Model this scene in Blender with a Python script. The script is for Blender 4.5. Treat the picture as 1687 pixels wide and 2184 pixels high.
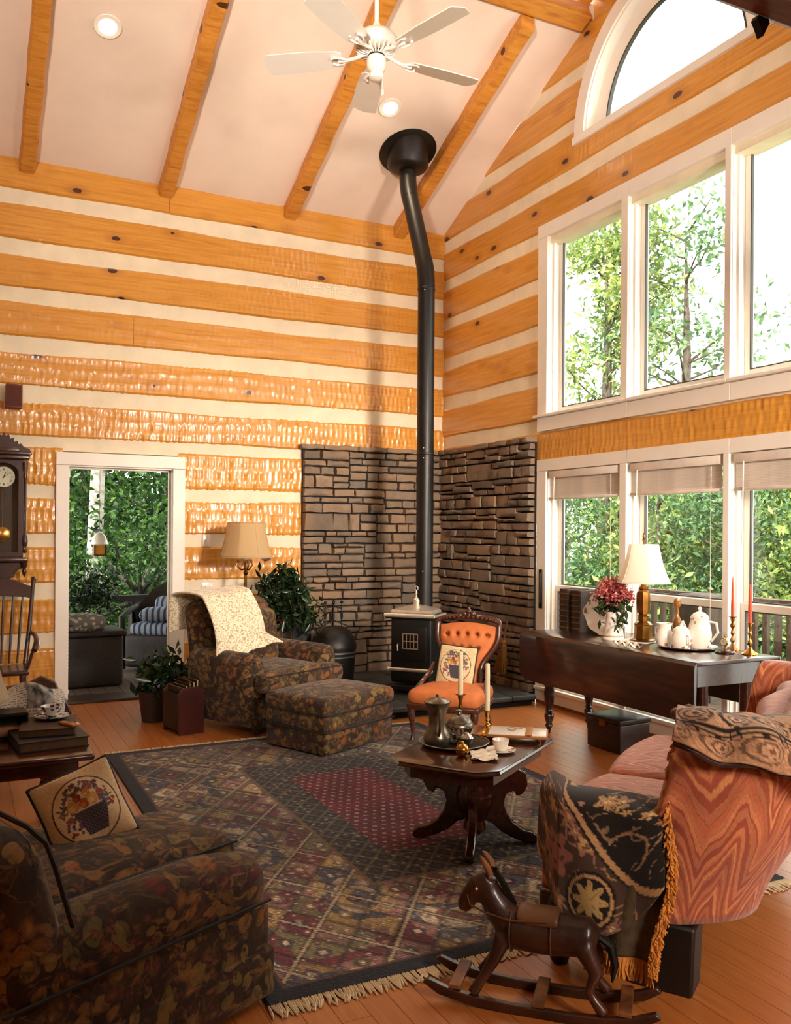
import bpy, math, random
import numpy as np
from mathutils import Matrix, Vector
for o in list(bpy.data.objects): bpy.data.objects.remove(o)
SC = bpy.context.scene
COL = SC.collection
PI = math.pi
# ---------------------------------------------------------------- camera
FPX, YAW, ROLL, HOR = 1862.65, .463753, .0072135, 1132.476
cf = Vector((math.sin(YAW), math.cos(YAW), 0)); cr0 = Vector((math.cos(YAW), -math.sin(YAW), 0)); cu0 = Vector((0, 0, 1))
cr = cr0 * math.cos(ROLL) + cu0 * math.sin(ROLL); cu = cu0 * math.cos(ROLL) - cr0 * math.sin(ROLL)
cam = bpy.data.cameras.new('camera'); camo = bpy.data.objects.new('camera', cam); COL.objects.link(camo)
camo.matrix_world = Matrix(((cr.x, cu.x, -cf.x, -4.603), (cr.y, cu.y, -cf.y, -8.082), (cr.z, cu.z, -cf.z, 1.508), (0, 0, 0, 1)))
cam.sensor_fit = 'VERTICAL'; cam.sensor_height = 36.0; cam.lens = FPX / 2184 * 36.0
cam.shift_y = (HOR - 1092) / 2184; cam.clip_end = 200
SC.camera = camo
# ---------------------------------------------------------------- world, sun, lamps, exposure
w = bpy.data.worlds.new('sky'); SC.world = w; w.use_nodes = True
bg = w.node_tree.nodes['Background']; bg.inputs[0].default_value = (1.0, .98, .94, 1); bg.inputs[1].default_value = 6.0
def lamp(name, kind, loc, rot, energy, color, **k):
    d = bpy.data.lights.new(name, kind); d.energy = energy; d.color = color
    for a, b in k.items(): setattr(d, a, b)
    o = bpy.data.objects.new(name, d); COL.objects.link(o); o.location = loc; o.rotation_euler = rot
    return o
def aim(o, p):
    o.rotation_euler = (Vector(p) - o.location).to_track_quat('-Z', 'Y').to_euler()
s = lamp('sun', 'SUN', (0, 0, 20), (0, 0, 0), 18.0, (1, .95, .85), angle=.01); s.rotation_euler = Vector((.55, .30, -.80)).to_track_quat('-Z', 'Y').to_euler()
a = lamp('studio_softbox', 'AREA', (-5.6, -7.6, 3.0), (0, 0, 0), 108, (1, .87, .75), size=.45, spread=1.5); aim(a, (-1.6, -.5, 4.9))
a = lamp('studio_softbox', 'AREA', (-1.2, -8.6, 2.6), (0, 0, 0), 88, (1, .86, .73), size=.65, spread=1.0); aim(a, (-1.1, -.6, 2.7))
a = lamp('studio_softbox', 'AREA', (-2.4, -9.2, 2.3), (0, 0, 0), 30, (1, .86, .72), size=.9, spread=1.2); aim(a, (-1.5, -5.6, .3))
for i, (yy, zz, sy, sz) in enumerate(((-3.4, 1.08, 3.4, 1.9), (-3.9, 3.3, 3.9, 1.5), (-3.2, 5.2, 1.6, .9))):
    p = lamp('window_portal', 'AREA', (.25, yy, zz), (0, PI / 2, 0), 1, (1, 1, 1), shape='RECTANGLE', size=sz, size_y=sy); p.data.cycles.is_portal = True
SC.view_settings.view_transform = 'Standard'; SC.view_settings.look = 'None'; SC.view_settings.gamma = 1
SC.view_settings.exposure = 0.0; SC.view_settings.use_curve_mapping = False
# ---------------------------------------------------------------- helpers
rng = np.random.default_rng(7); random.seed(7)
def lin(c):
    if isinstance(c, str): c = [int(c[i:i + 2], 16) / 255 for i in (0, 2, 4)]
    elif max(c) > 1.01: c = [q / 255 for q in c]
    return tuple(q / 12.92 if q <= .04045 else ((q + .055) / 1.055) ** 2.4 for q in c)
def linA(a):
    a = np.clip(a, 0, 1); return np.where(a <= .04045, a / 12.92, ((a + .055) / 1.055) ** 2.4)
class N:
    """tiny node-graph helper"""
    def __init__(s, name):
        s.m = bpy.data.materials.new(name); s.m.use_nodes = True; s.t = s.m.node_tree; s.n = s.t.nodes; s.l = s.t.links
        s.b = s.n['Principled BSDF']
    def node(s, typ, ins=None, **k):
        q = s.n.new(typ)
        for a, b in k.items(): setattr(q, a, b)
        for a, b in (ins or {}).items(): s.set(q, a, b)
        return q
    def set(s, q, a, b):
        i = q.inputs[a]
        if isinstance(b, bpy.types.NodeSocket): s.l.new(b, i)
        elif isinstance(b, bpy.types.Node): s.l.new(b.outputs[0], i)
        else: i.default_value = b
    def P(s, **k):
        for a, b in k.items(): s.set(s.b, {'col': 'Base Color', 'rough': 'Roughness', 'metal': 'Metallic', 'normal': 'Normal', 'coat': 'Coat Weight', 'coatr': 'Coat Roughness', 'sheen': 'Sheen Weight', 'spec': 'Specular IOR Level', 'trans': 'Transmission Weight', 'sss': 'Subsurface Weight', 'emis': 'Emission Color', 'emis_s': 'Emission Strength', 'alpha': 'Alpha'}[a], b)
        return s.m
    def obj(s): return s.node('ShaderNodeTexCoord').outputs['Object']
    def attr(s, name, out='Color'): return s.node('ShaderNodeAttribute', attribute_name=name).outputs[out]
    def map(s, v, scale=(1, 1, 1), rot=(0, 0, 0), loc=(0, 0, 0)):
        return s.node('ShaderNodeMapping', {'Vector': v, 'Scale': scale, 'Rotation': rot, 'Location': loc}).outputs[0]
    def noise(s, v, scale, detail=3, rough=.55, dist=0, out=0):
        return s.node('ShaderNodeTexNoise', {'Vector': v, 'Scale': scale, 'Detail': detail, 'Roughness': rough, 'Distortion': dist}).outputs[out]
    def vor(s, v, scale, feature='F1', out=0, rand=1.0):
        return s.node('ShaderNodeTexVoronoi', {'Vector': v, 'Scale': scale, 'Randomness': rand}, feature=feature).outputs[out]
    def math(s, op, a, b=0.0, c=None):
        q = s.node('ShaderNodeMath', operation=op); s.set(q, 0, a); s.set(q, 1, b)
        if c is not None: s.set(q, 2, c)
        return q.outputs[0]
    def ramp(s, f, stops, interp='LINEAR'):
        q = s.node('ShaderNodeValToRGB', {'Fac': f}); e = q.color_ramp; e.interpolation = interp
        while len(e.elements) > 1: e.elements.remove(e.elements[-1])
        for i, (p, c) in enumerate(stops):
            c = (c, c, c) if isinstance(c, (int, float)) else lin(c)
            el = e.elements[0] if i == 0 else e.elements.new(p)
            el.position = p; el.color = (*c, 1)
        return q.outputs[0]
    def mix(s, f, a, b, blend='MIX'):
        q = s.node('ShaderNodeMix', data_type='RGBA', blend_type=blend)
        for i, x in ((0, f), (6, a), (7, b)):
            if isinstance(x, bpy.types.NodeSocket): s.l.new(x, q.inputs[i])
            elif i == 0: q.inputs[0].default_value = x
            else: q.inputs[i].default_value = (*lin(x), 1)
        return q.outputs[2]
    def bump(s, h, st=.3, d=.01, normal=None):
        q = s.node('ShaderNodeBump', {'Height': h, 'Strength': st, 'Distance': d})
        if normal is not None: s.set(q, 'Normal', normal)
        return q.outputs[0]
MATS = {}
def M(name, c, rough=.5, metal=0, var=.12, scale=6, bump=0, bscale=60, coat=0, spec=.5, stretch=None):
    """simple procedural material: tinted noise over a base colour, optional fine relief"""
    if name in MATS: return MATS[name]
    g = N(name); v = g.obj()
    if stretch: v = g.map(v, stretch)
    n = g.noise(v, scale, 4)
    c1 = lin(c); c = [max(0, q) for q in c1]
    lo = tuple(q * (1 - var * 1.6) for q in c); hi = tuple(min(1, q * (1 + var)) for q in c)
    q = g.node('ShaderNodeValToRGB', {'Fac': n}); e = q.color_ramp.elements
    e[0].position = .3; e[1].position = .7; e[0].color = (*lo, 1); e[1].color = (*hi, 1)
    g.P(col=q.outputs[0], rough=rough, metal=metal, spec=spec)
    if coat: g.P(coat=coat, coatr=.12)
    if bump: g.P(normal=g.bump(g.noise(v, bscale, 3), bump, .004))
    MATS[name] = g.m; return g.m
class G:
    """collects verts / faces of one mesh"""
    def __init__(s): s.v = []; s.f = []; s.st = []; s.mi = []
    def add(s, v, f, st=None):
        o = len(s.v); s.v += [tuple(map(float, q)) for q in v]; s.f += [tuple(i + o for i in q) for q in f]
        s.st += [tuple(map(float, q)) for q in st] if st is not None else [(0, 0)] * len(v)
        return s
    def box(s, c, d, rz=0, ry=0, rx=0, taper=1.0):
        h = [q / 2 for q in d]; R = Matrix.Rotation(rz, 3, 'Z') @ Matrix.Rotation(ry, 3, 'Y') @ Matrix.Rotation(rx, 3, 'X')
        v = []
        for z in (-1, 1):
            t = taper if z < 0 else 1
            for x, y in ((-1, -1), (1, -1), (1, 1), (-1, 1)): v.append(R @ Vector((x * h[0] * t, y * h[1] * t, z * h[2])) + Vector(c))
        return s.add(v, [(3, 2, 1, 0), (4, 5, 6, 7), (0, 1, 5, 4), (1, 2, 6, 5), (2, 3, 7, 6), (3, 0, 4, 7)])
    def b2(s, x0, x1, y0, y1, z0, z1): return s.box(((x0 + x1) / 2, (y0 + y1) / 2, (z0 + z1) / 2), (abs(x1 - x0), abs(y1 - y0), abs(z1 - z0)))
    def grid(s, A, wrap_u=False, wrap_v=False, st=None, flip=False):
        A = np.asarray(A, float); n, m = A.shape[:2]
        idx = np.arange(n * m).reshape(n, m); ii = list(range(n)) + ([0] if wrap_u else []); jj = list(range(m)) + ([0] if wrap_v else [])
        q = idx[np.ix_(ii, jj)]
        F = np.stack([q[:-1, :-1], q[1:, :-1], q[1:, 1:], q[:-1, 1:]], -1).reshape(-1, 4)
        if flip: F = F[:, ::-1]
        return s.add(A.reshape(-1, 3), F.tolist(), None if st is None else np.asarray(st, float).reshape(-1, 2))
    def tube(s, pts, r, n=10, cap=True, flat=1.0):
        P = [Vector(p) for p in pts]; R = r if hasattr(r, '__len__') else [r] * len(P)
        T = [(P[min(i + 1, len(P) - 1)] - P[max(i - 1, 0)]).normalized() for i in range(len(P))]
        u = Vector((0, 0, 1)) if abs(T[0].z) < .9 else Vector((1, 0, 0))
        u = (u - T[0] * u.dot(T[0])).normalized(); rows = []
        for p, t, rr in zip(P, T, R):
            u = (u - t * u.dot(t)).normalized(); b = t.cross(u)
            rows.append([p + (u * math.cos(2 * PI * k / n) + b * math.sin(2 * PI * k / n) * flat) * rr for k in range(n)])
        o = len(s.v); s.grid(np.array([[tuple(q) for q in row] for row in rows]), wrap_v=True, flip=True)
        if cap: s.f += [tuple(o + k for k in range(n))[::-1], tuple(o + (len(P) - 1) * n + k for k in range(n))]
        return s
    def lathe(s, prof, n=20, c=(0, 0, 0), sx=1, sy=1):
        A = [[(c[0] + r * math.cos(2 * PI * k / n) * sx, c[1] + r * math.sin(2 * PI * k / n) * sy, c[2] + z) for k in range(n)] for r, z in prof]
        o = len(s.v); s.grid(np.array(A), wrap_v=True, flip=True)
        if prof[0][0] > 1e-4: s.f.append(tuple(o + k for k in range(n))[::-1])
        if prof[-1][0] > 1e-4: s.f.append(tuple(o + (len(prof) - 1) * n + k for k in range(n)))
        return s
    def ball(s, c, r, n=12):
        r = r if hasattr(r, '__len__') else (r, r, r); m = max(5, n // 2 + 1)
        A = [[(c[0] + r[0] * math.sin(PI * i / (m - 1)) * math.cos(2 * PI * k / n), c[1] + r[1] * math.sin(PI * i / (m - 1)) * math.sin(2 * PI * k / n), c[2] - r[2] * math.cos(PI * i / (m - 1))) for k in range(n)] for i in range(m)]
        return s.grid(np.array(A), wrap_v=True, flip=True)
    def prism(s, poly, t, plane='xz', off=0.0):
        """extrude a 2D outline by thickness t, centred on off"""
        n = len(poly); v = []
        for d in (off - t / 2, off + t / 2):
            for a, b in poly: v.append({'xz': (a, d, b), 'xy': (a, b, d), 'yz': (d, a, b)}[plane])
        f = [tuple(range(n))[::-1], tuple(range(n, 2 * n))] + [(i, (i + 1) % n, n + (i + 1) % n, n + i) for i in range(n)]
        return s.add(v, f)
    def rbox(s, c, d, r, n=3, k=3, puff=0, fn=None, rz=0):
        h = np.array(d) / 2; r = min(r, *(h * .98))
        def ax(H):
            a = [-H + r * (1 - math.cos(PI / 2 * i / k)) for i in range(k)]
            return np.array(a + list(np.linspace(-H + r, H - r, n + 1)) + [-q for q in a[::-1]])
        V = []; F = []
        for axis in range(3):
            a, b = [(1, 2), (2, 0), (0, 1)][axis]; ga, gb = ax(h[a]), ax(h[b])
            for sg in (-1, 1):
                o = len(V); na, nb = len(ga), len(gb)
                for i in range(na):
                    for j in range(nb):
                        p = np.zeros(3); p[axis] = sg * h[axis]; p[a] = ga[i]; p[b] = gb[j]; V.append(p)
                for i in range(na - 1):
                    for j in range(nb - 1):
                        q = (o + i * nb + j, o + (i + 1) * nb + j, o + (i + 1) * nb + j + 1, o + i * nb + j + 1)
                        F.append(q if sg > 0 else q[::-1])
        V = np.array(V); I = np.clip(V, -(h - r), h - r); D = V - I; L = np.linalg.norm(D, axis=1, keepdims=True); V = I + D / np.maximum(L, 1e-9) * r
        if puff: V[:, 2] += puff * (1 - (V[:, 0] / h[0]) ** 2) * (1 - (V[:, 1] / h[1]) ** 2) * (V[:, 2] / h[2])
        key = np.round(V * 20000).astype(np.int64); _, first, inv = np.unique(key, axis=0, return_index=True, return_inverse=True)
        inv = inv.ravel(); V = V[first]
        F = [tuple(dict.fromkeys(int(inv[i]) for i in q)) for q in F]; F = [q for q in F if len(q) > 2]
        if fn is not None: V = np.array([fn(*q) for q in V])
        if rz: cz, sz = math.cos(rz), math.sin(rz); V = np.stack([V[:, 0] * cz - V[:, 1] * sz, V[:, 0] * sz + V[:, 1] * cz, V[:, 2]], 1)
        return s.add(V + np.array(c), F)
    def xf(s, m, start=0):
        s.v = s.v[:start] + [tuple(m @ Vector(q)) for q in s.v[start:]]; return s
    def mesh(s, name, mat=None, smooth=True, ang=40, st=False):
        me = bpy.data.meshes.new(name); me.from_pydata(s.v, [], s.f)
        for q in (mat if isinstance(mat, (list, tuple)) else [mat]):
            if q: me.materials.append(q)
        if smooth:
            me.shade_smooth()
            if ang < 180: me.set_sharp_from_angle(angle=math.radians(ang))
        if st:
            at = me.attributes.new('st', 'FLOAT2', 'POINT'); at.data.foreach_set('vector', np.array(s.st, np.float32).ravel())
        return me
    def obj(s, name, mat, parent=None, smooth=True, ang=40, kind=None, label=None, st=False, col=None, bevel=0):
        me = s.mesh(name, mat, smooth, ang, st)
        if col is not None:
            at = me.color_attributes.new('col', 'FLOAT_COLOR', 'POINT'); a = np.ones((len(s.v), 4), np.float32); a[:, :3] = col; at.data.foreach_set('color', a.ravel())
        return link(name, me, parent, kind, label, bevel)
def link(name, me, parent=None, kind=None, label=None, bevel=0, loc=None, rot=None):
    o = bpy.data.objects.new(name, me); COL.objects.link(o)
    if parent is not None: o.parent = parent
    if kind: o['kind'] = kind
    if label: o['label'] = label
    if loc is not None: o.location = loc
    if rot is not None: o.rotation_euler = rot
    if bevel:
        b = o.modifiers.new('bevel', 'BEVEL'); b.width = bevel; b.segments = 2; b.limit_method = 'ANGLE'; b.angle_limit = .6
    return o
def thing(name, label, cat, loc=(0, 0, 0), rz=0, group=None, kind=None):
    o = bpy.data.objects.new(name, None); COL.objects.link(o); o.empty_display_size = .1
    o.location = loc; o.rotation_euler = (0, 0, rz)
    if kind: o['kind'] = kind
    if label: o['label'] = label
    if cat: o['category'] = cat
    if group: o['group'] = group
    return o
def tag(o, label, cat, group=None):
    o['label'] = label; o['category'] = cat
    if group: o['group'] = group
    return o
def dup(root, loc, rz, label=None, scale=None):
    """copy a thing with its parts and sub-parts"""
    def cp(o, par):
        c = o.copy(); COL.objects.link(c); c.parent = par
        for ch in list(o.children): cp(ch, c)
        return c
    r = cp(root, None); r.location = loc; r.rotation_euler = (0, 0, rz)
    if label: r['label'] = label
    if scale: r.scale = scale
    return r
def hsh(a, b, k=0):
    x = np.sin(np.asarray(a) * 127.1 + np.asarray(b) * 311.7 + k * 74.7) * 43758.5453; return x - np.floor(x)
def ceil_z(y): return 4.65 + .44 * np.minimum(-np.asarray(y), 6.6 + np.asarray(y))
# ---------------------------------------------------------------- structure materials
def m_log():
    g = N('honey_log'); v = g.obj(); vm = g.map(v, (1, 1, 4))
    grain = g.noise(g.map(v, (.7, .7, 14)), 3, 5, .6, .6)
    base = g.ramp(grain, [(.25, 'B87424'), (.5, 'DC9A3C'), (.75, 'EAB056')])
    tint = g.noise(v, .9, 2); base = g.mix(g.math('MULTIPLY', tint, .55), base, 'C4822E')
    rnd = g.node('ShaderNodeObjectInfo').outputs['Random']; base = g.mix(g.math('MULTIPLY', rnd, .35), base, 'CE8C38')
    d = g.vor(g.map(v, (2.1, 2.1, 4.2)), 1.0); k = g.math('LESS_THAN', g.math('ADD', d, g.math('MULTIPLY', g.noise(v, 14, 2), .06)), .125)
    halo = g.ramp(d, [(.06, 1), (.28, 0)])
    base = g.mix(g.math('MULTIPLY', halo, .45), base, '8A4718'); base = g.mix(k, base, '4A2310')
    st = g.ramp(g.noise(g.map(v, (.8, .8, 20)), 2.2, 3, .5, .3), [(.62, 0), (.72, 1)]); base = g.mix(g.math('MULTIPLY', st, .35), base, '8A4A1C')
    return g.P(col=base, rough=.3, spec=.5, coat=.45, coatr=.16, normal=g.bump(g.noise(g.map(v, (3, 3, 40)), 6, 3), .15, .004))
def m_beam():
    g = N('amber_beam'); v = g.obj(); grain = g.noise(g.map(v, (1.5, 9, 9)), 3, 5, .6, .5)
    base = g.ramp(grain, [(.25, 'B06A24'), (.5, 'D08A34'), (.78, 'DC9C48')])
    d = g.vor(g.map(v, (1.6, 4, 4)), 1.0); base = g.mix(g.math('LESS_THAN', d, .13), base, '4C2410')
    st = g.ramp(g.noise(g.map(v, (1.2, 12, 12)), 2, 3), [(.6, 0), (.72, 1)]); base = g.mix(g.math('MULTIPLY', st, .4), base, '7A3F18')
    return g.P(col=base, rough=.5, normal=g.bump(g.noise(g.map(v, (3, 30, 30)), 4, 3), .3, .004))
def m_stone():
    g = N('ledge_stone'); v = g.obj(); r = g.node('ShaderNodeObjectInfo').outputs['Random']
    c = g.ramp(r, [(0, '6A5E52'), (.25, '82705E'), (.5, '917A64'), (.75, '9C8268'), (1, '766C60')])
    n = g.noise(v, 9, 5, .65); c = g.mix(g.math('MULTIPLY', g.ramp(n, [(.35, 0), (.7, 1)]), .5), c, '5A4C40')
    c = g.mix(g.math('MULTIPLY', g.ramp(g.noise(v, 2.6, 3), [(.5, 0), (.65, 1)]), .35), c, 'A8805A')
    return g.P(col=c, rough=.85, normal=g.bump(g.noise(v, 45, 5, .7), .8, .012))
def m_floor():
    g = N('oak_floor_board'); v = g.obj(); r = g.node('ShaderNodeObjectInfo').outputs['Random']
    vv = g.node('ShaderNodeVectorMath', {0: v, 1: g.node('ShaderNodeCombineXYZ', {0: g.math('MULTIPLY', r, 31), 1: g.math('MULTIPLY', r, 17), 2: 0.0}).outputs[0]}, operation='ADD').outputs[0]
    n = g.noise(g.map(vv, (28, 1.6, 6)), 2.2, 5, .6, .8)
    c = g.ramp(n, [(.2, '98562A'), (.5, 'AC6630'), (.8, 'BC783C')]); c = g.mix(g.math('MULTIPLY', r, .3), c, '965826')
    return g.P(col=c, rough=.36, coat=.15, coatr=.25)
def m_glass():
    g = N('window_glass'); t = g.node('ShaderNodeBsdfTransparent', {'Color': (.97, .99, .97, 1)}); gl = g.node('ShaderNodeBsdfGlossy', {'Roughness': .02})
    mx = g.node('ShaderNodeMixShader', {0: g.math('MULTIPLY', g.noise(g.obj(), 1.5, 1), .08), 1: t, 2: gl}); g.l.new(mx.outputs[0], g.n['Material Output'].inputs[0]); return g.m
LOG, BEAM, STONE, FLOOR, GLASS = m_log(), m_beam(), m_stone(), m_floor(), m_glass()
CHINK = M('chinking', 'EBDCC0', .85, var=.06, scale=5, bump=.3, bscale=30)
PLASTER = M('ceiling_plaster', 'F0DCCB', .9, var=.03, scale=3, bump=.15, bscale=50)
WHITE = M('white_trim_paint', 'F0E8DC', .45, var=.03, scale=3)
MORTAR = M('dark_mortar', '1C1713', .95, var=.2)
DARKWOOD = M('dark_walnut', '3A1A0E', .32, var=.35, scale=5, stretch=(2, 2, 12), coat=.3)
# ---------------------------------------------------------------- room shell
def log_mesh(fn, smin, smax, t0, t1, hew, seed, fine=True, depth=.16):
    """fn(s, d, t) -> xyz ; d = distance proud of the wall plane"""
    L = abs(smax(t0) - smin(t0)); ns = max(3, int(L / (.0115 if fine else .05))); nt = 18 if fine else 4
    vt = np.linspace(0, 1, nt); us = np.linspace(0, 1, ns + 1)
    H = t1 - t0; A = np.zeros((ns + 1, nt + 2, 3))
    rows = max(2, int(round(H / .095)))
    for j, q in enumerate(vt):
        wav = .006 * np.sin(us * L * 2.1 + seed) + .004 * np.sin(us * L * 5.3 + seed * 2)
        t = t0 + H * q + (wav if q > .5 else -wav * .7) * (abs(q - .5) * 2) ** 2 * (1 if hew else .3)
        s = smin(t0 + H * q) + us * (smax(t0 + H * q) - smin(t0 + H * q)); S = s
        if hew:
            r = np.minimum(rows - 1, np.floor(q * rows + .28 * np.sin(S * 2.3 + seed))); r = np.maximum(r, 0)
            x = S / .052 + hsh(r, seed) + .25 * np.sin(S * 3 + r); i = np.floor(x); u = x - i
            amp = hew * (.45 + .9 * hsh(i, r, seed)); vv = np.clip(q * rows + .28 * np.sin(S * 2.3 + seed) - r, 0, 1)
            d = .012 - amp * (4 * u * (1 - u)) * np.sin(PI * np.clip(vv, .02, .98)) ** .6 + .0025 * (hsh(i, r, seed + 3) - .5) * 2 * (hew / .004) * (u - .5) * 2
        else: d = .012 + .0015 * np.sin(S * 9 + j) + 0 * S
        e = min(q, 1 - q) * H; d = d - .016 * max(0, 1 - e / .012) ** 2
        for k in range(ns + 1): A[k, j + 1] = fn(s[k], d[k], t[k])
    for k in range(ns + 1):
        A[k, 0] = fn(smin(t0) + us[k] * (smax(t0) - smin(t0)), -depth, t0 + .003); A[k, -1] = fn(smin(t1) + us[k] * (smax(t1) - smin(t1)), -depth, t1 - .003)
    g = G(); o = 0; g.grid(A); m = nt + 2
    if t1 > 4.9 and fn is fr: return g
    g.f.append(tuple(range(m))[::-1]); g.f.append(tuple(ns * m + j for j in range(m)))
    return g
fl = lambda s, d, t: (s, -d, t)          # left wall (y = 0)
fr = lambda s, d, t: (-d, s, t)          # right wall (x = 0)
cst = lambda v: (lambda t: v)
def strip(g, fn, s0, s1, t0, t1, d=-.002, dep=.15, sm=None):
    sa = sm or (lambda t: s0); sb = lambda t: s1
    n = 24; A = []
    for k in range(n + 1):
        u = k / n; row = []
        for t, dd in ((t0 - .02, -dep), (t0 - .02, d), ((t0 + t1) / 2, d - .006), (t1 + .02, d), (t1 + .02, -dep)):
            a = sa(t); row.append(fn(a + u * (s1 - a), dd, t))
        A.append(row)
    g.grid(np.array(A)); return g
wl = thing('wall_left', None, None, kind='structure')
gaps = [(4.26, 4.39), (3.83, 3.965), (3.427, 3.557), (3.008, 3.147), (2.584, 2.722), (2.203, 2.30), (1.774, 1.88), (1.345, 1.458), (.908, 1.04), (.477, .60), (.02, .154)]
tops = [4.66] + [g_[0] for g_ in gaps]; bots = [g_[1] for g_ in gaps]
joints = {0: -2.9, 3: -3.21, 5: -3.52}
for i, (lo, hi) in enumerate(zip(bots, tops)):
    lo_ = lo; segs = [(-4.7, 0.0)]
    if i >= 6: segs = [(-4.7, -3.80), (-2.80, -1.55)]
    if i in joints: segs = [(-4.7, joints[i] - .001), (joints[i] + .002, 0.0)]
    for a_, b_ in segs:
        hew = [.0016, .003, .0034, .0042, .0062, .0072, .0078, .0076, .0068, .006, .0052][i]
        log_mesh(fl, cst(a_), cst(b_), lo, hi, hew, i * 3.7 + a_).obj('log', LOG, wl)
    G().b2(-8, -4.702, -.012, .16, lo, hi).obj('log', LOG, wl)
for i, (lo, hi) in enumerate(gaps):
    for a_, b_ in ([(-8, -.01)] if i < 6 else [(-8, -3.80), (-2.80, -1.55)]): strip(G(), fl, a_, .03 if b_ > -.1 else b_, lo, hi).obj('chinking', CHINK, wl)
wr = thing('wall_right', None, None, kind='structure')
YE = -9.6
gr = [(5.70, 5.82), (5.28, 5.40), (4.87, 4.985), (4.452, 4.577), (4.051, 4.162), (3.636, 3.751), (3.212, 3.342), (2.798, 2.923), (2.384, 2.499), (1.97, 2.09)]
gl_ = lambda t: min(.03, -(t - 4.65) / .44) if t > 4.65 else .03
gfar = lambda t: max(YE, -6.6 + max(0, t - 4.65) / .44) if t > 4.65 else (YE if t < 3.36 else max(YE, -6.6 + (t - 4.65) / .44))
AC, AZ, AR = -3.2, 4.80, .985
def arc_l(t): return AC + math.sqrt(max(.0, .90 ** 2 - max(0, t - AZ) ** 2))
def arc_r(t): return 2 * AC - arc_l(t)
rtops = [6.02] + [q[0] for q in gr]; rbots = [q[1] for q in gr]
def r_ops(z0, z1):
    """wall intervals (from corner side to camera side) for a course"""
    if z1 < 2.10: return [(gl_, cst(-1.80), 0), (cst(-6.0), cst(YE), 1)]
    if 2.43 < z0 < 4.0: return [(gl_, cst(-1.79), 0), (cst(-6.0), gfar, 1)]
    if z0 > 4.85: return [(gl_, arc_l, 0), (arc_r, gfar, 1)]
    if z0 > 4.5 and z0 < 4.6: return [(gl_, cst(-2.2), 0), (cst(-2.2), cst(-4.8), 0), (cst(-4.8), gfar, 1)]
    return [(gl_, cst(-4.8), 0), (cst(-4.8), gfar, 1)]
for i, (lo, hi) in enumerate(zip(rbots, rtops)):
    if hi > 5.75: continue
    for a_, b_, far in r_ops(lo, hi):
        if i == 3: hi = 4.79 if a_(4.6) < -2.1 else 4.87
        hew = .0022 if i in (3, 9) else .0008
        if i == 8: hew = .0008
        log_mesh(fr, a_, b_, lo, hi, .0035 if lo > 2.05 and lo < 2.2 else hew, i * 5.1 + 1, fine=not far).obj('log', LOG, wr)
log_mesh(fr, gl_, cst(-1.6), 1.60, 1.97, .001, 3, fine=False).obj('log', LOG, wr)
G().b2(.0, .15, -9.6, -6.0, 0, 2.0).obj('log', LOG, wr)
for lo, hi in gr:
    if lo > 5.6: continue
    for a_, b_, far in r_ops(lo + .01, hi - .01):
        a0 = a_; g = G(); n = 24; A = []
        for k in range(n + 1):
            row = []
            for t, d in ((lo - .02, -.15), (lo - .02, -.002), ((lo + hi) / 2, -.008), (hi + .02, -.002), (hi + .02, -.15)):
                sa, sb = a_(t), b_(t); row.append(fr(sa + (sb - sa) * k / n, d, t))
            A.append(row)
        g.grid(np.array(A)).obj('chinking', CHINK, wr)
g = G(); yy = np.linspace(-2.2, -4.4, 30)   # gable peak above the arched window
g.grid(np.array([[(.02, y, max(5.30, AZ + math.sqrt(max(0, .9 ** 2 - (y - AC) ** 2)))), (.02, y, float(ceil_z(y)) + .2)] for y in yy])); g.obj('log', LOG, wr)
for nm, bx in (('wall_back', (-8.2, .15, -9.75, -9.6, 0, 3.5)), ('wall_side', (-8.2, -8.0, -9.6, .15, 0, 6.1))):
    o = G().b2(*bx).obj(nm, CHINK, smooth=False); o['kind'] = 'structure'
# ceiling: two plaster slopes, rafters, purlin, ridge
ce = thing('ceiling', None, None, kind='structure')
for (ya, yb, dz) in ((.16, -2.40, 0), (-2.40, -3.3, .17), (-3.3, -9.75, .17)):
    za, zb = (4.65 - .44 * ya + dz, 4.65 - .44 * yb + dz) if ya > -3.2 else (6.272, 6.272 - .44 * 6.45)
    G().add([(-8.2, ya, za), (.16, ya, za), (.16, yb, zb), (-8.2, yb, zb), (-8.2, ya, za + .12), (.16, ya, za + .12), (.16, yb, zb + .12), (-8.2, yb, zb + .12)],
            [(0, 1, 2, 3), (7, 6, 5, 4), (0, 4, 5, 1), (1, 5, 6, 2), (2, 6, 7, 3), (3, 7, 4, 0)]).obj('ceiling_panel', PLASTER, ce, smooth=False)
sl = math.atan(.44)
def rafter(x, ya, yb, wdt=.125, dep=.125, name='rafter', parent=ce):
    n = 14; A = []
    for k in range(n + 1):
        y = ya + (yb - ya) * k / n; z = 4.65 - .44 * y; j = .004 * math.sin(k * 2.1 + x * 5)
        A.append([(x - wdt / 2 + j, y, z + .02), (x - wdt / 2 + j, y, z - dep + .015), (x - wdt / 2 + j + .015, y, z - dep), (x + wdt / 2 + j - .015, y, z - dep), (x + wdt / 2 + j, y, z - dep + .015), (x + wdt / 2 + j, y, z + .02)])
    g = G(); g.grid(np.array(A)); g.f.append(tuple(range(6))); g.f.append(tuple(n * 6 + k for k in range(6))[::-1])
    return g.obj(name, BEAM, parent, ang=30)
for x in (-6.47, -5.28, -4.10, -2.93, -1.735, -.55): rafter(x, -.013, -2.28)
q_ = rafter(-.10, -2.42, -3.24, .12, .10); q_.location.z = .17
def rafter_b(x):
    g = G().box((0, 0, 0), (.125, 6.6, .125)); g.xf(Matrix.Translation((x, -6.35, 6.272 - .44 * 3.05 - .07)) @ Matrix.Rotation(sl, 4, 'X')); g.obj('rafter', BEAM, ce, bevel=.01)
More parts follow.
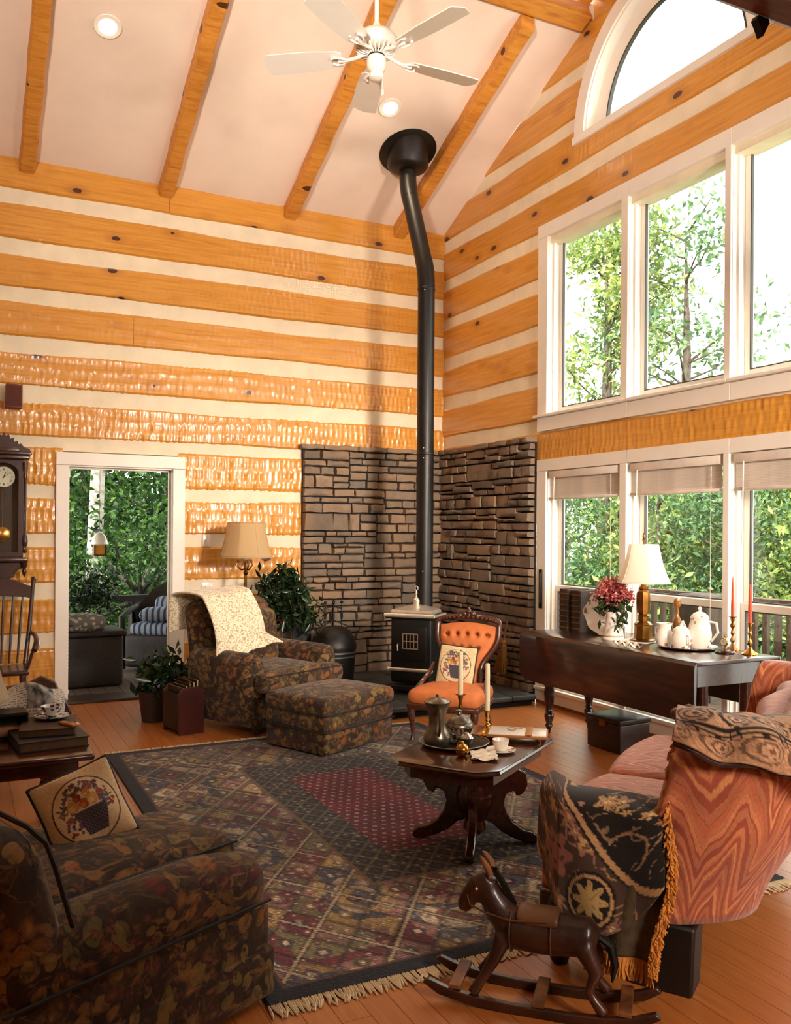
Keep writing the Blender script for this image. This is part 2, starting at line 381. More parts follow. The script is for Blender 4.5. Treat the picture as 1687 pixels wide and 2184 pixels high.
for x in (-6.47, -5.28, -4.10, -2.93, -1.735, -.55): rafter_b(x)
g = G().box((0, 0, 0), (8.0, .16, .26)); g.xf(Matrix.Translation((-4.03, -2.33, 4.65 + .44 * 2.33 + .095)) @ Matrix.Rotation(-sl, 4, 'X')); g.obj('purlin', BEAM, ce, bevel=.02)
G().b2(-8, -.02, -3.42, -3.18, 5.97, 6.25).obj('ridge_beam', BEAM, ce, bevel=.015)
G().b2(-8, -.02, -6.95, -6.62, 2.715, 3.05).obj('header_beam', M('dark_header_beam', '7A4222', .5, var=.3, stretch=(1, 9, 9)), ce, bevel=.02)
# floor boards
fo = thing('floor', None, None, kind='structure')
G().b2(-8.2, .15, -9.75, .15, -.14, -.022).obj('subfloor', DARKWOOD, fo, smooth=False)
BW = .098; me_cache = {}
for i in range(int(8.1 / BW)):
    x = -8.05 + BW * i + BW / 2
    if x < -5.4:
        cuts = [-9.6, .0]
    else:
        cuts = [-9.6]; y = -9.6 + random.uniform(1.2, 3.2)
        while y < -1.2: cuts.append(y); y += random.choice((2.2, 2.8, 3.4))
        cuts.append(0)
    for a_, b_ in zip(cuts[:-1], cuts[1:]):
        L = round(b_ - a_ - .0025, 3)
        if L not in me_cache: me_cache[L] = G().box((0, 0, -.010), (BW - .0018, L, .020)).mesh('board', FLOOR, smooth=False)
        link('board', me_cache[L], fo, loc=(x, (a_ + b_) / 2, 0))
# ---------------------------------------------------------------- stone surround in the corner
def split(r, out):
    x, z, w_, h_ = r
    if (h_ > .20) or (h_ > .11 and random.random() < .52 and w_ < 1.1):
        k = random.uniform(.32, .68); split((x, z, w_, h_ * k), out); split((x, z + h_ * k, w_, h_ * (1 - k)), out); return
    if w_ > .46 or (w_ > .26 and random.random() < .55) or w_ > 4.2 * h_ + .08:
        k = random.uniform(.35, .65); split((x, z, w_ * k, h_), out); split((x + w_ * k, z, w_ * (1 - k), h_), out); return
    out.append(r)
def stones(parent, fn, W, H, z0, n0, lim=190):
    out = []
    nrow = 7; hs = [random.uniform(.7, 1.3) for _ in range(nrow)]; sc = H / sum(hs); z = z0
    for h_ in hs:
        k = random.uniform(.3, .7)
        split((0, z, W * k, h_ * sc), out); split((W * k, z, W * (1 - k), h_ * sc), out); z += h_ * sc
    for (x, zz, w_, h_) in out:
        g = G(); gp = .006; pr = random.uniform(.045, .085); nx, nz = 4, 3; A = np.zeros((nx + 2, nz + 2, 3))
        for i in range(nx + 2):
            for j in range(nz + 2):
                ii, jj = min(max(i - 1, 0), nx - 1) / (nx - 1), min(max(j - 1, 0), nz - 1) / (nz - 1)
                edge = i in (0, nx + 1) or j in (0, nz + 1)
                rim = i in (1, nx) or j in (1, nz)
                px = x + gp + (w_ - 2 * gp) * ii; pz = zz + gp + (h_ - 2 * gp) * jj
                if not edge: px += (.5 - ii) * .007 + random.uniform(-1, 1) * .006; pz += (.5 - jj) * .007 + random.uniform(-1, 1) * .0055
                A[i, j] = fn(px, 0.0 if edge else pr * (.84 if rim else 1) + random.uniform(-.006, .006), pz)
        g.grid(A); g.obj('stone', STONE, parent, ang=60)
    return len(out)
sl_ = thing('wall_stone_left', None, None, kind='structure')
G().b2(-1.60, -.012, -.03, -.0125, .0, 2.30).obj('mortar_bed', MORTAR, sl_, smooth=False)
n1 = stones(sl_, lambda a, d, t: (-1.60 + a, -.03 - d, t), 1.56, 2.22, .08, 0)
sr_ = thing('wall_stone_right', None, None, kind='structure')
G().b2(-.03, -.0125, -1.70, -.03, .0, 2.30).obj('mortar_bed', MORTAR, sr_, smooth=False)
n2 = stones(sr_, lambda a, d, t: (-.03 - d, -.06 - a, t), 1.64, 2.22, .08, 0)
print('stones', n1, n2)
def caps(parent, fn, W):
    x = -.02
    while x < W:
        L = random.uniform(.22, .5); L = min(L, W + .02 - x); g = G().rbox((0, 0, 0), (L - .006, .125, .045), .008, n=3, k=1, fn=lambda a, b, c: (a, b + .012 * math.sin(a * 23 + x), c + .004 * math.sin(a * 31)))
        g.v = [fn(x + L / 2 + a, .048 + b, 2.325 + c) for a, b, c in g.v]
        if fn(0, 0, 0)[1] != fn(0, .1, 0)[1] and fn(1, 0, 0)[0] != fn(0, 0, 0)[0]: pass
        g.obj('stone', STONE, parent, ang=60); x += L
        if W + .02 - x < .05: break
caps(sl_, lambda a, d, t: (-1.62 + a, -.02 - d, t), 1.52); caps(sr_, lambda a, d, t: (-.02 - d, -.02 - a, t), 1.68)
SLATE = M('hearth_slate', '3A3A36', .55, var=.35, scale=4, bump=.5, bscale=20)
h = thing('raised_hearth', 'low dark slate hearth platform in the stone corner under the stove', 'hearth', (0, 0, 0))
G().b2(-1.78, -.12, -1.80, -.12, .001, .055).obj('base', MORTAR, h, smooth=False)
xs = [-1.82, -1.30, -.82, -.36, -.112]; ys = [-1.86, -1.38, -.9, -.45, -.112]
for i in range(4):
    for j in range(4):
        w_, d_ = xs[i + 1] - xs[i] - .008, ys[j + 1] - ys[j] - .008
        G().rbox(((xs[i] + xs[i + 1]) / 2, (ys[j] + ys[j + 1]) / 2, .076), (w_, d_, .042), .007, n=2, k=1, fn=lambda a, b, c: (a, b + .006 * math.sin(a * 17 + i), c + random.uniform(-.001, .001))).obj('flagstone', SLATE, h, ang=60)
# ---------------------------------------------------------------- windows
WY = [(-1.86, -2.80), (-2.885, -3.825), (-3.885, -4.83), (-4.89, -5.83)]
GASK = M('dark_gasket', '3A3632', .6)
SASHSH = WHITE
def frame(g, y0, y1, z0, z1, wd, xa, xb):
    """rectangular frame in the x = const plane, y0 > y1"""
    g.b2(xa, xb, y0, y0 - wd, z0, z1); g.b2(xa, xb, y1 + wd, y1, z0, z1); g.b2(xa, xb, y0 - wd, y1 + wd, z1 - wd, z1); g.b2(xa, xb, y0 - wd, y1 + wd, z0, z0 + wd); return g
def sash(par, y0, y1, z0, z1, x, wd=.05):
    s_ = frame(G(), y0, y1, z0, z1, wd, x, x + .035).obj('sash', WHITE, par, smooth=False, bevel=.003)
    frame(G(), y0 - wd, y1 + wd, z0 + wd, z1 - wd, .007, x - .001, x + .02).obj('gasket', GASK, s_, smooth=False)
    G().b2(x + .015, x + .019, y0 - wd, y1 + wd, z0 + wd, z1 - wd).obj('pane', GLASS, s_, smooth=False)
wn = 0
for lower in (1, 0):
    z0, z1 = (.17, 2.04) if lower else (2.55, 4.09)
    for k, (y0, y1) in enumerate(WY):
        wn += 1; W = thing('window_%d' % wn, None, None, kind='structure')
        g = G(); g.b2(-.01, .15, y0 + .02, y0, z0 - .02, z1 + .02); g.b2(-.01, .15, y1, y1 - .02, z0 - .02, z1 + .02); g.b2(-.01, .15, y0, y1, z1, z1 + .02); g.b2(-.01, .15, y0, y1, z0 - .02, z0)
        g.b2(.03, .06, y0, y0 - .018, z0, z1); g.b2(.03, .06, y1 + .018, y1, z0, z1)
        g.obj('jamb', WHITE, W, smooth=False)
        if lower:
            sash(W, y0 - .004, y1 + .004, 1.00, z1 - .005, .105); sash(W, y0 - .004, y1 + .004, z0 + .005, 1.045, .065)
        else: sash(W, y0 - .004, y1 + .004, z0 + .005, z1 - .005, .10, .045)
        # casings of this window: mullion on its camera side, head and sill stretch
        yy1 = y1 - (.085 if k == 0 else .06) if k < 3 else y1 - .14
        G().b2(-.028, .02, y1 - .004, yy1 + .004, z0 - .1, z1 + .004).obj('casing', WHITE, W, smooth=False, bevel=.004)
        ya = y0 + (.14 if k == 0 else 0); yb = yy1 if k == 3 else y1 - (.085 if k == 0 else .06)
        hd = .102 if lower else .118
        G().b2(-.03, .02, ya, yb, z1 + .001, z1 + hd).obj('head_casing', WHITE, W, smooth=False, bevel=.004)
        if k == 0: G().b2(-.028, .02, y0 + .14, y0 + .004, z0 - .1, z1).obj('casing', WHITE, W, smooth=False, bevel=.004)
        if lower:
            G().b2(-.026, .02, ya, yb, .03, .125).obj('apron', WHITE, W, smooth=False, bevel=.003)
            G().b2(-.05, .06, ya, yb, .125, .155).obj('stool', WHITE, W, smooth=False, bevel=.006)
        else:
            G().b2(-.065, .06, ya + (.02 if k == 0 else 0), yb, 2.512, 2.535).obj('stool', WHITE, W, smooth=False, bevel=.006)
            G().b2(-.03, .02, ya, yb, 2.392, 2.51).obj('apron', WHITE, W, smooth=False, bevel=.004)
W = thing('window_9', None, None, kind='structure')
def ring(g, ra, rb, xa, xb, zc=AZ, n=40, base=0):
    A = []
    for k in range(n + 1):
        th = PI * k / n; c, s_ = math.cos(th), math.sin(th)
        A.append([(xa, AC + ra * c, zc + ra * s_ + (base if k in (0, n) else 0)), (xa, AC + rb * c, zc + rb * s_), (xb, AC + rb * c, zc + rb * s_), (xb, AC + ra * c, zc + ra * s_)])
    g.grid(np.array(A), wrap_v=True); return g
ring(G(), AR, .865, -.03, .02).obj('arch_casing', WHITE, W, ang=30)
ring(G(), .87, .85, -.01, .15).obj('arch_jamb', WHITE, W, ang=30)
sh = ring(G(), .85, .715, .08, .12).obj('sash', WHITE, W, ang=30)
ring(G(), .715, .70, .078, .11).obj('gasket', GASK, sh, ang=30)
g = G(); n = 40; g.add([(.10, AC + .705 * math.cos(PI * k / n), AZ + .705 * math.sin(PI * k / n)) for k in range(n + 1)], [tuple(range(n + 1))]); g.obj('pane', GLASS, sh)
G().b2(.08, .12, AC + .85, AC - .85, AZ - .02, AZ + .012).obj('sash', WHITE, W, smooth=False)
G().b2(-.04, .15, AC + AR + .02, AC - AR - .02, AZ - .06, AZ + .002).obj('sill', WHITE, W, smooth=False, bevel=.005)
# baseboard under windows + between
o = G().b2(-.018, .0, -9.6, -6.0, 0, .12).obj('baseboard_right', WHITE, smooth=False); o['kind'] = 'structure'
o = G().b2(-.02, .02, -5.95, -1.72, .001, .029).obj('baseboard_window', M('oak_shoe', '8A5426', .4), smooth=False); o['kind'] = 'structure'
# ---------------------------------------------------------------- door in the left wall
D = thing('door_1', None, None, kind='structure')
g = G(); g.b2(-3.855, -3.745, -.03, .02, 0, 2.06); g.obj('casing', WHITE, D, smooth=False, bevel=.004)
G().b2(-2.852, -2.741, -.03, .02, 0, 2.06).obj('casing', WHITE, D, smooth=False, bevel=.004)
G().b2(-3.855, -2.741, -.03, .02, 2.062, 2.172).obj('head_casing', WHITE, D, smooth=False, bevel=.004)
g = G(); g.b2(-3.80, -3.745, -.005, .17, 0, 2.06); g.b2(-2.855, -2.80, -.005, .17, 0, 2.06); g.b2(-3.80, -2.80, -.005, .17, 2.05, 2.09); g.b2(-2.872, -2.855, .07, .10, 0, 2.05); g.b2(-3.745, -2.855, .07, .10, 2.035, 2.05)
g.obj('jamb', WHITE, D, smooth=False)
G().b2(-3.80, -2.80, -.16, .17, .0005, .022).obj('threshold', M('dark_threshold', '3A2A1E', .4, var=.3), D, smooth=False, bevel=.006)
for z in (.22, 1.0, 1.82): G().b2(-3.752, -3.742, -.02, .03, z - .05, z + .05).obj('hinge', M('bronze_hinge', '6A4A30', .4, .7), D, smooth=False)
lf = G(); lf.b2(-3.80, -3.765, .18, 1.02, .03, 2.03); lf.obj('door_leaf', WHITE, D, smooth=False)
BL = M('blind_white', 'E8DDD0', .5)
bl = thing('door_blind', 'white slatted blind seen edge-on along the left jamb of the open door', 'blind')
G().b2(-3.763, -3.72, .14, 1.0, 1.965, 2.03).obj('head_rail', BL, bl, smooth=False, bevel=.003)
me = G().box((0, 0, 0), (.036, .84, .0022)).mesh('slat', BL, smooth=False)
for k in range(58):
    z = 1.945 - k * .032; t = .25 if k < 30 else .25 + .02 * (k - 30)
    link('slat', me, bl, loc=(-3.742 + (.006 if k > 36 else 0), .57, z), rot=(0, t, 0))
G().b2(-3.755, -3.72, .14, 1.0, .045, .075).obj('bottom_rail', BL, bl, smooth=False, bevel=.003)
me = G().tube([(0, 0, 0), (0, 0, 1.87)], .0012, 5).mesh('ladder_cord', BL)
for y in (.2, .55, .92): link('ladder_cord', me, bl, loc=(-3.722, y, .07))
# ---------------------------------------------------------------- painted textiles (per-vertex colour from numpy)
def canvas(h, w_, c): return np.tile(np.array([q / 255 for q in (int(c[0:2], 16), int(c[2:4], 16), int(c[4:6], 16))]), (h, w_, 1))
def hx(c): return np.array([int(c[i:i + 2], 16) / 255 for i in (0, 2, 4)])
def vnoise(h, w_, cell, seed=0):
    r = np.random.default_rng(seed); gh, gw = int(h / cell) + 3, int(w_ / cell) + 3; n = r.random((gh, gw))
    y, x = np.mgrid[0:h, 0:w_] / cell; i, j = y.astype(int), x.astype(int); u, v = y - i, x - j; u, v = u * u * (3 - 2 * u), v * v * (3 - 2 * v)
    return n[i, j] * (1 - u) * (1 - v) + n[i + 1, j] * u * (1 - v) + n[i, j + 1] * (1 - u) * v + n[i + 1, j + 1] * u * v
def ell(A, cx, cy, rx, ry, c, a=1.0, rot=0, hl=None):
    h, w_ = A.shape[:2]; y, x = np.mgrid[0:h, 0:w_]; x = x / w_ - cx; y = y / h - cy
    cs, sn = math.cos(rot), math.sin(rot); X, Y = (x * cs + y * sn) / rx, (-x * sn + y * cs) / ry; d = X * X + Y * Y; m = (d < 1)
    col = hx(c); A[m] = A[m] * (1 - a) + col * a
    if hl: q = ((X + .3) ** 2 + (Y + .3) ** 2 < .25) & m; A[q] = hx(hl)
def outline(A, cx, cy, rx, ry, c, t=.1):
    h, w_ = A.shape[:2]; y, x = np.mgrid[0:h, 0:w_]; d = np.hypot((x / w_ - cx) / rx, (y / h - cy) / ry); A[abs(d - 1) < t] = hx(c)
def m_cloth(name, rough=.9, bump=.4, bs=350, sheen=.15):
    g = N(name); v = g.obj(); c = g.attr('col'); n = g.noise(v, bs, 2); c = g.mix(.35, c, g.ramp(n, [(.3, .25), (.7, .9)]), 'OVERLAY')
    return g.P(col=c, rough=rough, sheen=sheen, spec=.2, normal=g.bump(n, bump, .003))
CLOTH = m_cloth('printed_cloth')
RUGM = m_cloth('woven_rug', .95, .9, 260, .1)
def m_floral():
    """dark tapestry upholstery with fruit, leaves and vines"""
    g = N('dark_fruit_tapestry'); v = g.obj(); w1 = g.noise(v, 3.2, 2, out=1)
    vd = g.node('ShaderNodeVectorMath', {0: v, 1: g.node('ShaderNodeVectorMath', {0: w1, 1: (.20, .20, .20)}, operation='MULTIPLY').outputs[0]}, operation='ADD').outputs[0]
    base = g.ramp(g.noise(v, 5, 4), [(.30, '1A120C'), (.5, '32241A'), (.68, '4A3826')])
    # leaves: stretched, warped cells
    lv = g.map(vd, (9, 17, 15), (.5, .4, .7)); ld = g.vor(lv, 1.0); lcol = g.ramp(g.noise(v, 2.1, 2), [(.3, '54502C'), (.45, '7A6434'), (.55, '8A5228'), (.7, '4A5458')])
    base = g.mix(g.math('MULTIPLY', g.math('LESS_THAN', ld, .43), .85), base, lcol)
    base = g.mix(g.math('MULTIPLY', g.math('LESS_THAN', g.math('ABSOLUTE', g.math('SUBTRACT', ld, .43)), .035), .6), base, '0E0907')
    # fruit: round woven cells, darker towards the rim
    fd = g.vor(vd, 11, rand=1.0); fc = g.vor(vd, 11, out=1, rand=1.0); sel = g.noise(v, 2.4, 1)
    hue = g.node('ShaderNodeSeparateColor', {0: fc}).outputs[0]
    fcol = g.ramp(hue, [(0, '9A5426'), (.2, '7E3222'), (.38, 'A0743A'), (.55, '5C2A30'), (.7, '8A6034'), (.85, '4A4450')], 'CONSTANT')
    m = g.math('MULTIPLY', g.math('LESS_THAN', fd, .36), g.math('GREATER_THAN', sel, .50)); rim = g.ramp(fd, [(.05, .85), (.36, .12)])
    base = g.mix(m, base, g.mix(rim, '2A120C', fcol))
    gd = g.vor(vd, 26, rand=.7); gm = g.math('MULTIPLY', g.math('LESS_THAN', gd, .36), g.math('LESS_THAN', sel, .43))
    base = g.mix(gm, base, g.mix(g.ramp(gd, [(.05, 1), (.36, .2)]), '1A0F12', g.ramp(g.noise(v, 3, 1), [(.4, '6A3A30'), (.6, '7E5A2C')])))
    vn = g.math('ABSOLUTE', g.math('SUBTRACT', g.noise(v, 4.5, 2, dist=.8), .5)); base = g.mix(g.math('MULTIPLY', g.math('LESS_THAN', vn, .007), .5), base, '6A5230')
    mt = g.noise(vd, 30, 4, .7); base = g.mix(g.math('MULTIPLY', g.ramp(mt, [(.46, 0), (.62, 1)]), .75), base, g.ramp(g.noise(v, 12, 2), [(.35, '1A110C'), (.5, '2E2216'), (.62, '6A4A2A')]))
    st_ = g.noise(g.map(vd, (60, 9, 30), (.3, .8, .2)), 1.0, 3); base = g.mix(g.math('MULTIPLY', g.ramp(st_, [(.55, 0), (.66, 1)]), .55), base, '8A6436')
    wv = g.noise(g.map(v, (420, 420, 420)), 1, 1); base = g.mix(.3, base, g.ramp(wv, [(.3, .3), (.7, .85)]), 'OVERLAY')
    return g.P(col=base, rough=.85, spec=.25, sheen=.1, normal=g.bump(wv, .35, .002))
FLORAL = m_floral()
def m_flame():
    """orange flame-stitch (bargello) upholstery driven by the surface coordinate 'st'"""
    g = N('orange_flame_stitch'); st = g.attr('st', 'Vector'); s = g.node('ShaderNodeSeparateXYZ', {0: st}); u, v = s.outputs[0], s.outputs[1]
    big = g.math('PINGPONG', g.math('ADD', u, g.math('MULTIPLY', g.noise(g.map(st, (3, 1.2, 1)), 1.0, 2), .16)), .075)
    small = g.math('PINGPONG', g.math('ADD', u, .02), .028)
    amp = g.math('MULTIPLY_ADD', g.noise(g.map(st, (4, .8, 1)), 1.0, 1), 4.2, .6)
    h = g.math('ADD', v, g.math('ADD', g.math('MULTIPLY', big, amp), g.math('MULTIPLY', small, 1.1)))
    h = g.math('ADD', h, g.math('MULTIPLY', g.noise(g.map(st, (160, 12, 1)), 1.0, 2), .022))
    f = g.math('FRACT', g.math('MULTIPLY', h, 6.0)); f2 = g.math('FRACT', g.math('MULTIPLY', h, 14.3))
    c = g.ramp(f, [(0, '8E402A'), (.28, 'CA8050'), (.42, '9A4630'), (.62, 'B2603C'), (.8, '84382A')], 'CONSTANT')
    c2 = g.ramp(f2, [(0, 'A0503A'), (.5, 'CC8856')], 'CONSTANT'); c = g.mix(.38, c, c2)
    nz = g.noise(g.map(st, (700, 60, 1)), 1.0, 1); c = g.mix(.35, c, g.ramp(nz, [(.3, .3), (.7, .8)]), 'OVERLAY')
    return g.P(col=c, rough=.6, spec=.35, sheen=.2, normal=g.bump(nz, .2, .002))
FLAME = m_flame()
VELVET = M('apricot_upholstery', 'C9703A', .75, var=.10, scale=14, bump=.2, bscale=300)
PIPING = M('black_piping', '1A1512', .7)
# ---------------------------------------------------------------- the rug
def paint_rug():
    h, w_ = 520, 360; RX, RY = 2.35, 3.42
    y, x = np.mgrid[0:h, 0:w_]; X = x / (w_ - 1) * RX; Y = y / (h - 1) * RY                 # Y = 0 at the front (near camera)
    pal = [hx(c) for c in ('9C7A52', '6E5058', '6E6440', '6C2430', '8E5E58', 'A27E44', '4A4A5A', 'B49A78', '7E4A3C', '5A5648')]
    # lattice of diamonds
    a, b = X / .19 + Y / .25, X / .19 - Y / .25; ia, ib = np.floor(a), np.floor(b); ua, ub = a - ia, b - ib
    r1 = hsh(ia, ib, 1); zone = vnoise(h, w_, 46, 5) * .75 + .35 * r1
    idx = np.clip((zone * len(pal) * .95).astype(int), 0, len(pal) - 1); A = np.array(pal)[idx]
    A = A * (.85 + .3 * hsh(ia, ib, 2))[..., None]
    e = np.minimum(np.minimum(ua, 1 - ua), np.minimum(ub, 1 - ub)); A = np.where((e < .06)[..., None], A * .62 + .02, A); A = np.where(((e > .06) & (e < .11))[..., None], A * .6 + np.array([.30, .24, .17]) * .5, A)
    d = abs(ua - .5) + abs(ub - .5); fl_ = (np.maximum(abs(ua - .5), abs(ub - .5)) < .2) & (hsh(ia, ib, 4) > .25); c2 = np.array(pal)[(hsh(ia, ib, 5) * 9.9).astype(int)]
    A = np.where(fl_[..., None], c2 * .75, A); A = np.where((d < .12)[..., None], hx('C8B490') * .9, A)
    # small filler flowers
    p, q = X / .045, Y / .05; ip, iq = np.floor(p), np.floor(q); dd = np.hypot(p - ip - .5, q - iq - .5); m = (dd < .36) & (hsh(ip, iq, 8) > .45) & (e > .1)
    c3 = np.array(pal)[(hsh(ip, iq, 9) * 9.9).astype(int)]; A = np.where(m[..., None], A * .45 + c3 * .5, A); A = np.where(((dd < .13) & (hsh(ip, iq, 8) > .6))[..., None], A * .3 + hx('D6C6A4') * .65, A)
    a4, b4 = X / .40 + Y / .52 + .35, X / .40 - Y / .52; e4 = np.minimum(np.minimum(a4 - np.floor(a4), 1 - a4 + np.floor(a4)), np.minimum(b4 - np.floor(b4), 1 - b4 + np.floor(b4)))
    A = np.where((e4 < .022)[..., None], hx('A08A66'), A); A = np.where(((e4 > .022) & (e4 < .04))[..., None], A * .5, A)
    gray = A.mean(-1, keepdims=True); A = gray + (A - gray) * .72; A = A * (.78 + .5 * vnoise(h, w_, 60, 15))[..., None]
    # inner dark band with lattice
    cx, cy = RX / 2, RY / 2; ax, ay = abs(X - cx), abs(Y - cy)
    ind = (ax < .485) & (ay < 1.0); B = np.tile(hx('231E26'), (h, w_, 1)); k1, k2 = X / .11 + Y / .13, X / .11 - Y / .13; f1, f2 = k1 - np.floor(k1), k2 - np.floor(k2)
    e2 = np.minimum(np.minimum(f1, 1 - f1), np.minimum(f2, 1 - f2)); B[e2 < .09] = hx('54503E'); B[(abs(f1 - .5) < .16) & (abs(f2 - .5) < .16)] = hx('44303A'); q2 = (dd < .2) & (hsh(ip, iq, 11) > .55); B[q2] = hx('8A7A66')
    A = np.where(ind[..., None], B, A)
    line = (ind & ((ax > .465) | (ay > .98))); A[line] = hx('6A5238')
    # red centre field with rows of small flowers
    red = (ax < .265) & (ay < .68); Rr = np.tile(hx('6A1B26'), (h, w_, 1)) * (.8 + .4 * vnoise(h, w_, 22, 9))[..., None]
    p, q = X / .052, Y / .056; iq = np.floor(q); p = p + .5 * (iq % 2); ip = np.floor(p); dd = np.hypot(p - ip - .5, q - iq - .5)
    Rr[(dd < .40) & (dd > .28)] = hx('3A1420'); Rr[dd < .20] = hx('A8948C'); Rr[dd < .09] = hx('5A2A30'); A = np.where(red[..., None], Rr, A)
    # outer borders
    bd = np.minimum(np.minimum(X, RX - X), np.minimum(Y, RY - Y)); A[bd < .075] = hx('1B1B24'); A[(bd > .075) & (bd < .09)] = hx('5A3A34'); A[(bd < .010)] = hx('2A2A30')
    A = A * (.82 + .36 * rng.random((h, w_)))[..., None] * (.88 + .2 * np.sin(Y * 2 * PI / .012))[..., None]
    return X, Y, A
X, Y, A = paint_rug(); g = G()
Zr = .012 + .0012 * rng.random(X.shape); Zr[0] = Zr[-1] = .004; Zr[:, 0] = Zr[:, -1] = .004
g.grid(np.stack([X - 1.175, Y - 1.71, Zr], -1), flip=True)
rug = thing('rug', 'large patchwork oriental rug with a dark red centre on the wooden floor', 'rug', (-2.548, -3.745, 0))
g.obj('pile', RUGM, rug, smooth=False, col=linA(A.reshape(-1, 3)))
FR = M('cream_fringe', 'D9C6A4', .9, var=.1, scale=30)
for sg in (-1, 1):
    g = G()
    for k in range(300):
        x = -1.172 + 2.344 * k / 299 + random.uniform(-.003, .003); L = random.uniform(.05, .075); dx = random.uniform(-.02, .02)
        g.tube([(x, sg * 1.705, .008), (x + dx * .3, sg * (1.71 + L * .5), .007), (x + dx, sg * (1.71 + L), .004)], [.0042, .0045, .003], 4)
    g.obj('fringe', FR, rug, kind='stuff')
# ---------------------------------------------------------------- pillows
def paint_basket(bgc='C9AE86', n=110, seed=1):
    A = canvas(n, n, bgc); r = random.Random(seed)
    outline(A, .5, .47, .40, .41, '4A3A34', .022)
    ell(A, .5, .47, .385, .395, 'D8C29C', .5)
    for k in range(120):                                   # foliage and small blossoms
        t = r.uniform(0, 2 * PI); q = r.uniform(.18, .34); cx, cy = .5 + q * math.cos(t), .56 + q * math.sin(t) * .8
        ell(A, cx, cy, r.uniform(.012, .03), r.uniform(.008, .016), r.choice(['5A4A44', '6E4038', '7A6A52', '4A5048', '8A5A48']), 1, r.uniform(0, 3))
    for k in range(26):                                    # upper leaves / grapes
        ell(A, r.uniform(.3, .72), r.uniform(.68, .82), .03, .022, r.choice(['5E3A3C', '6A5258', '7E4A38', '52505C']), 1, r.uniform(0, 3))
    h, w_ = A.shape[:2]; y, x = np.mgrid[0:h, 0:w_]; u, v = x / w_, y / h
    bk = (v > .16) & (v < .48) & (abs(u - .54) < .12 + (v - .16) * .28); wv = ((np.floor(u * 42) + np.floor(v * 42)) % 2 > 0)
    A[bk] = np.where(wv[..., None], hx('5A5660'), hx('38343C'))[bk]
    for cx, cy, rr, c, hl in ((.36, .56, .072, 'B98A48', 'D6AE6C'), (.49, .55, .06, 'A2542E', 'C27A48'), (.60, .57, .072, 'C99A56', 'E0BC80'), (.71, .59, .05, '8E4436', 'A86450'), (.43, .64, .05, '7A3C34', '9A5A4A'), (.55, .66, .05, 'B07A40', 'CFA060'), (.28, .42, .045, '9C5A48', 'B87C64'), (.22, .52, .03, '7A5A5A', '9A7A78'), (.80, .42, .028, '7E2F30', 'A05450'), (.84, .47, .026, '7E2F30', 'A05450')):
        ell(A, cx, cy, rr, rr, c, 1, 0, hl)
    for k in range(22): ell(A, .26 + r.uniform(-.06, .12), .36 + r.uniform(-.16, .06), .02, .02, r.choice(['6A5A70', '8A4A40', '54485A']))
    for k in range(18): ell(A, .72 + r.uniform(-.05, .08), .52 + r.uniform(-.06, .05), .018, .018, r.choice(['6A6070', '54505C']))
    A *= (.9 + .2 * rng.random((n, n)))[..., None]; return A
def pillow(name, label, S, T, mat_edge, paint, M4, group=None, piping_r=.007):
    t = thing(name, label, 'pillow'); t.matrix_world = M4
    if group: t['group'] = group
    n = paint.shape[0]; u = np.linspace(-1, 1, n); Ug, Vg = np.meshgrid(u, u)
    prof = ((1 - Ug ** 2) * (1 - Vg ** 2)) ** .42; sq = 1 - .05 * (1 - abs(Ug * Vg)) * (Ug ** 2 + Vg ** 2) * .8
    P = np.stack([Ug * S / 2 * sq, Vg * S / 2 * sq, prof * T / 2 + .004 * np.sin(Ug * 5 + Vg * 3)], -1)
    G().grid(P, flip=True).obj('front_panel', CLOTH, t, col=linA(paint.reshape(-1, 3)), ang=180)
    k = max(1, n // 28); Q = P[::k, ::k].copy(); Q[..., 2] = -Q[..., 2]; Q2 = np.concatenate([Q, P[-1:, ::k] * np.array([1, 1, -1])], 0) if (n - 1) % k else Q
    G().grid(Q2).obj('back_panel', mat_edge, t, ang=180)
    ed = [P[0, i] for i in range(0, n, 4)] + [P[i, -1] for i in range(0, n, 4)] + [P[-1, i] for i in range(n - 1, -1, -4)] + [P[i, 0] for i in range(n - 1, -1, -4)]
    g = G().tube(ed + [ed[0]], piping_r, 6); g.obj('piping', mat_edge, t)
    return t
def frame_m(o, xdir, ydir):
    x = Vector(xdir).normalized(); z = x.cross(Vector(ydir)).normalized(); y = z.cross(x)
    return Matrix(((x.x, y.x, z.x, o[0]), (x.y, y.y, z.y, o[1]), (x.z, y.z, z.z, o[2]), (0, 0, 0, 1)))
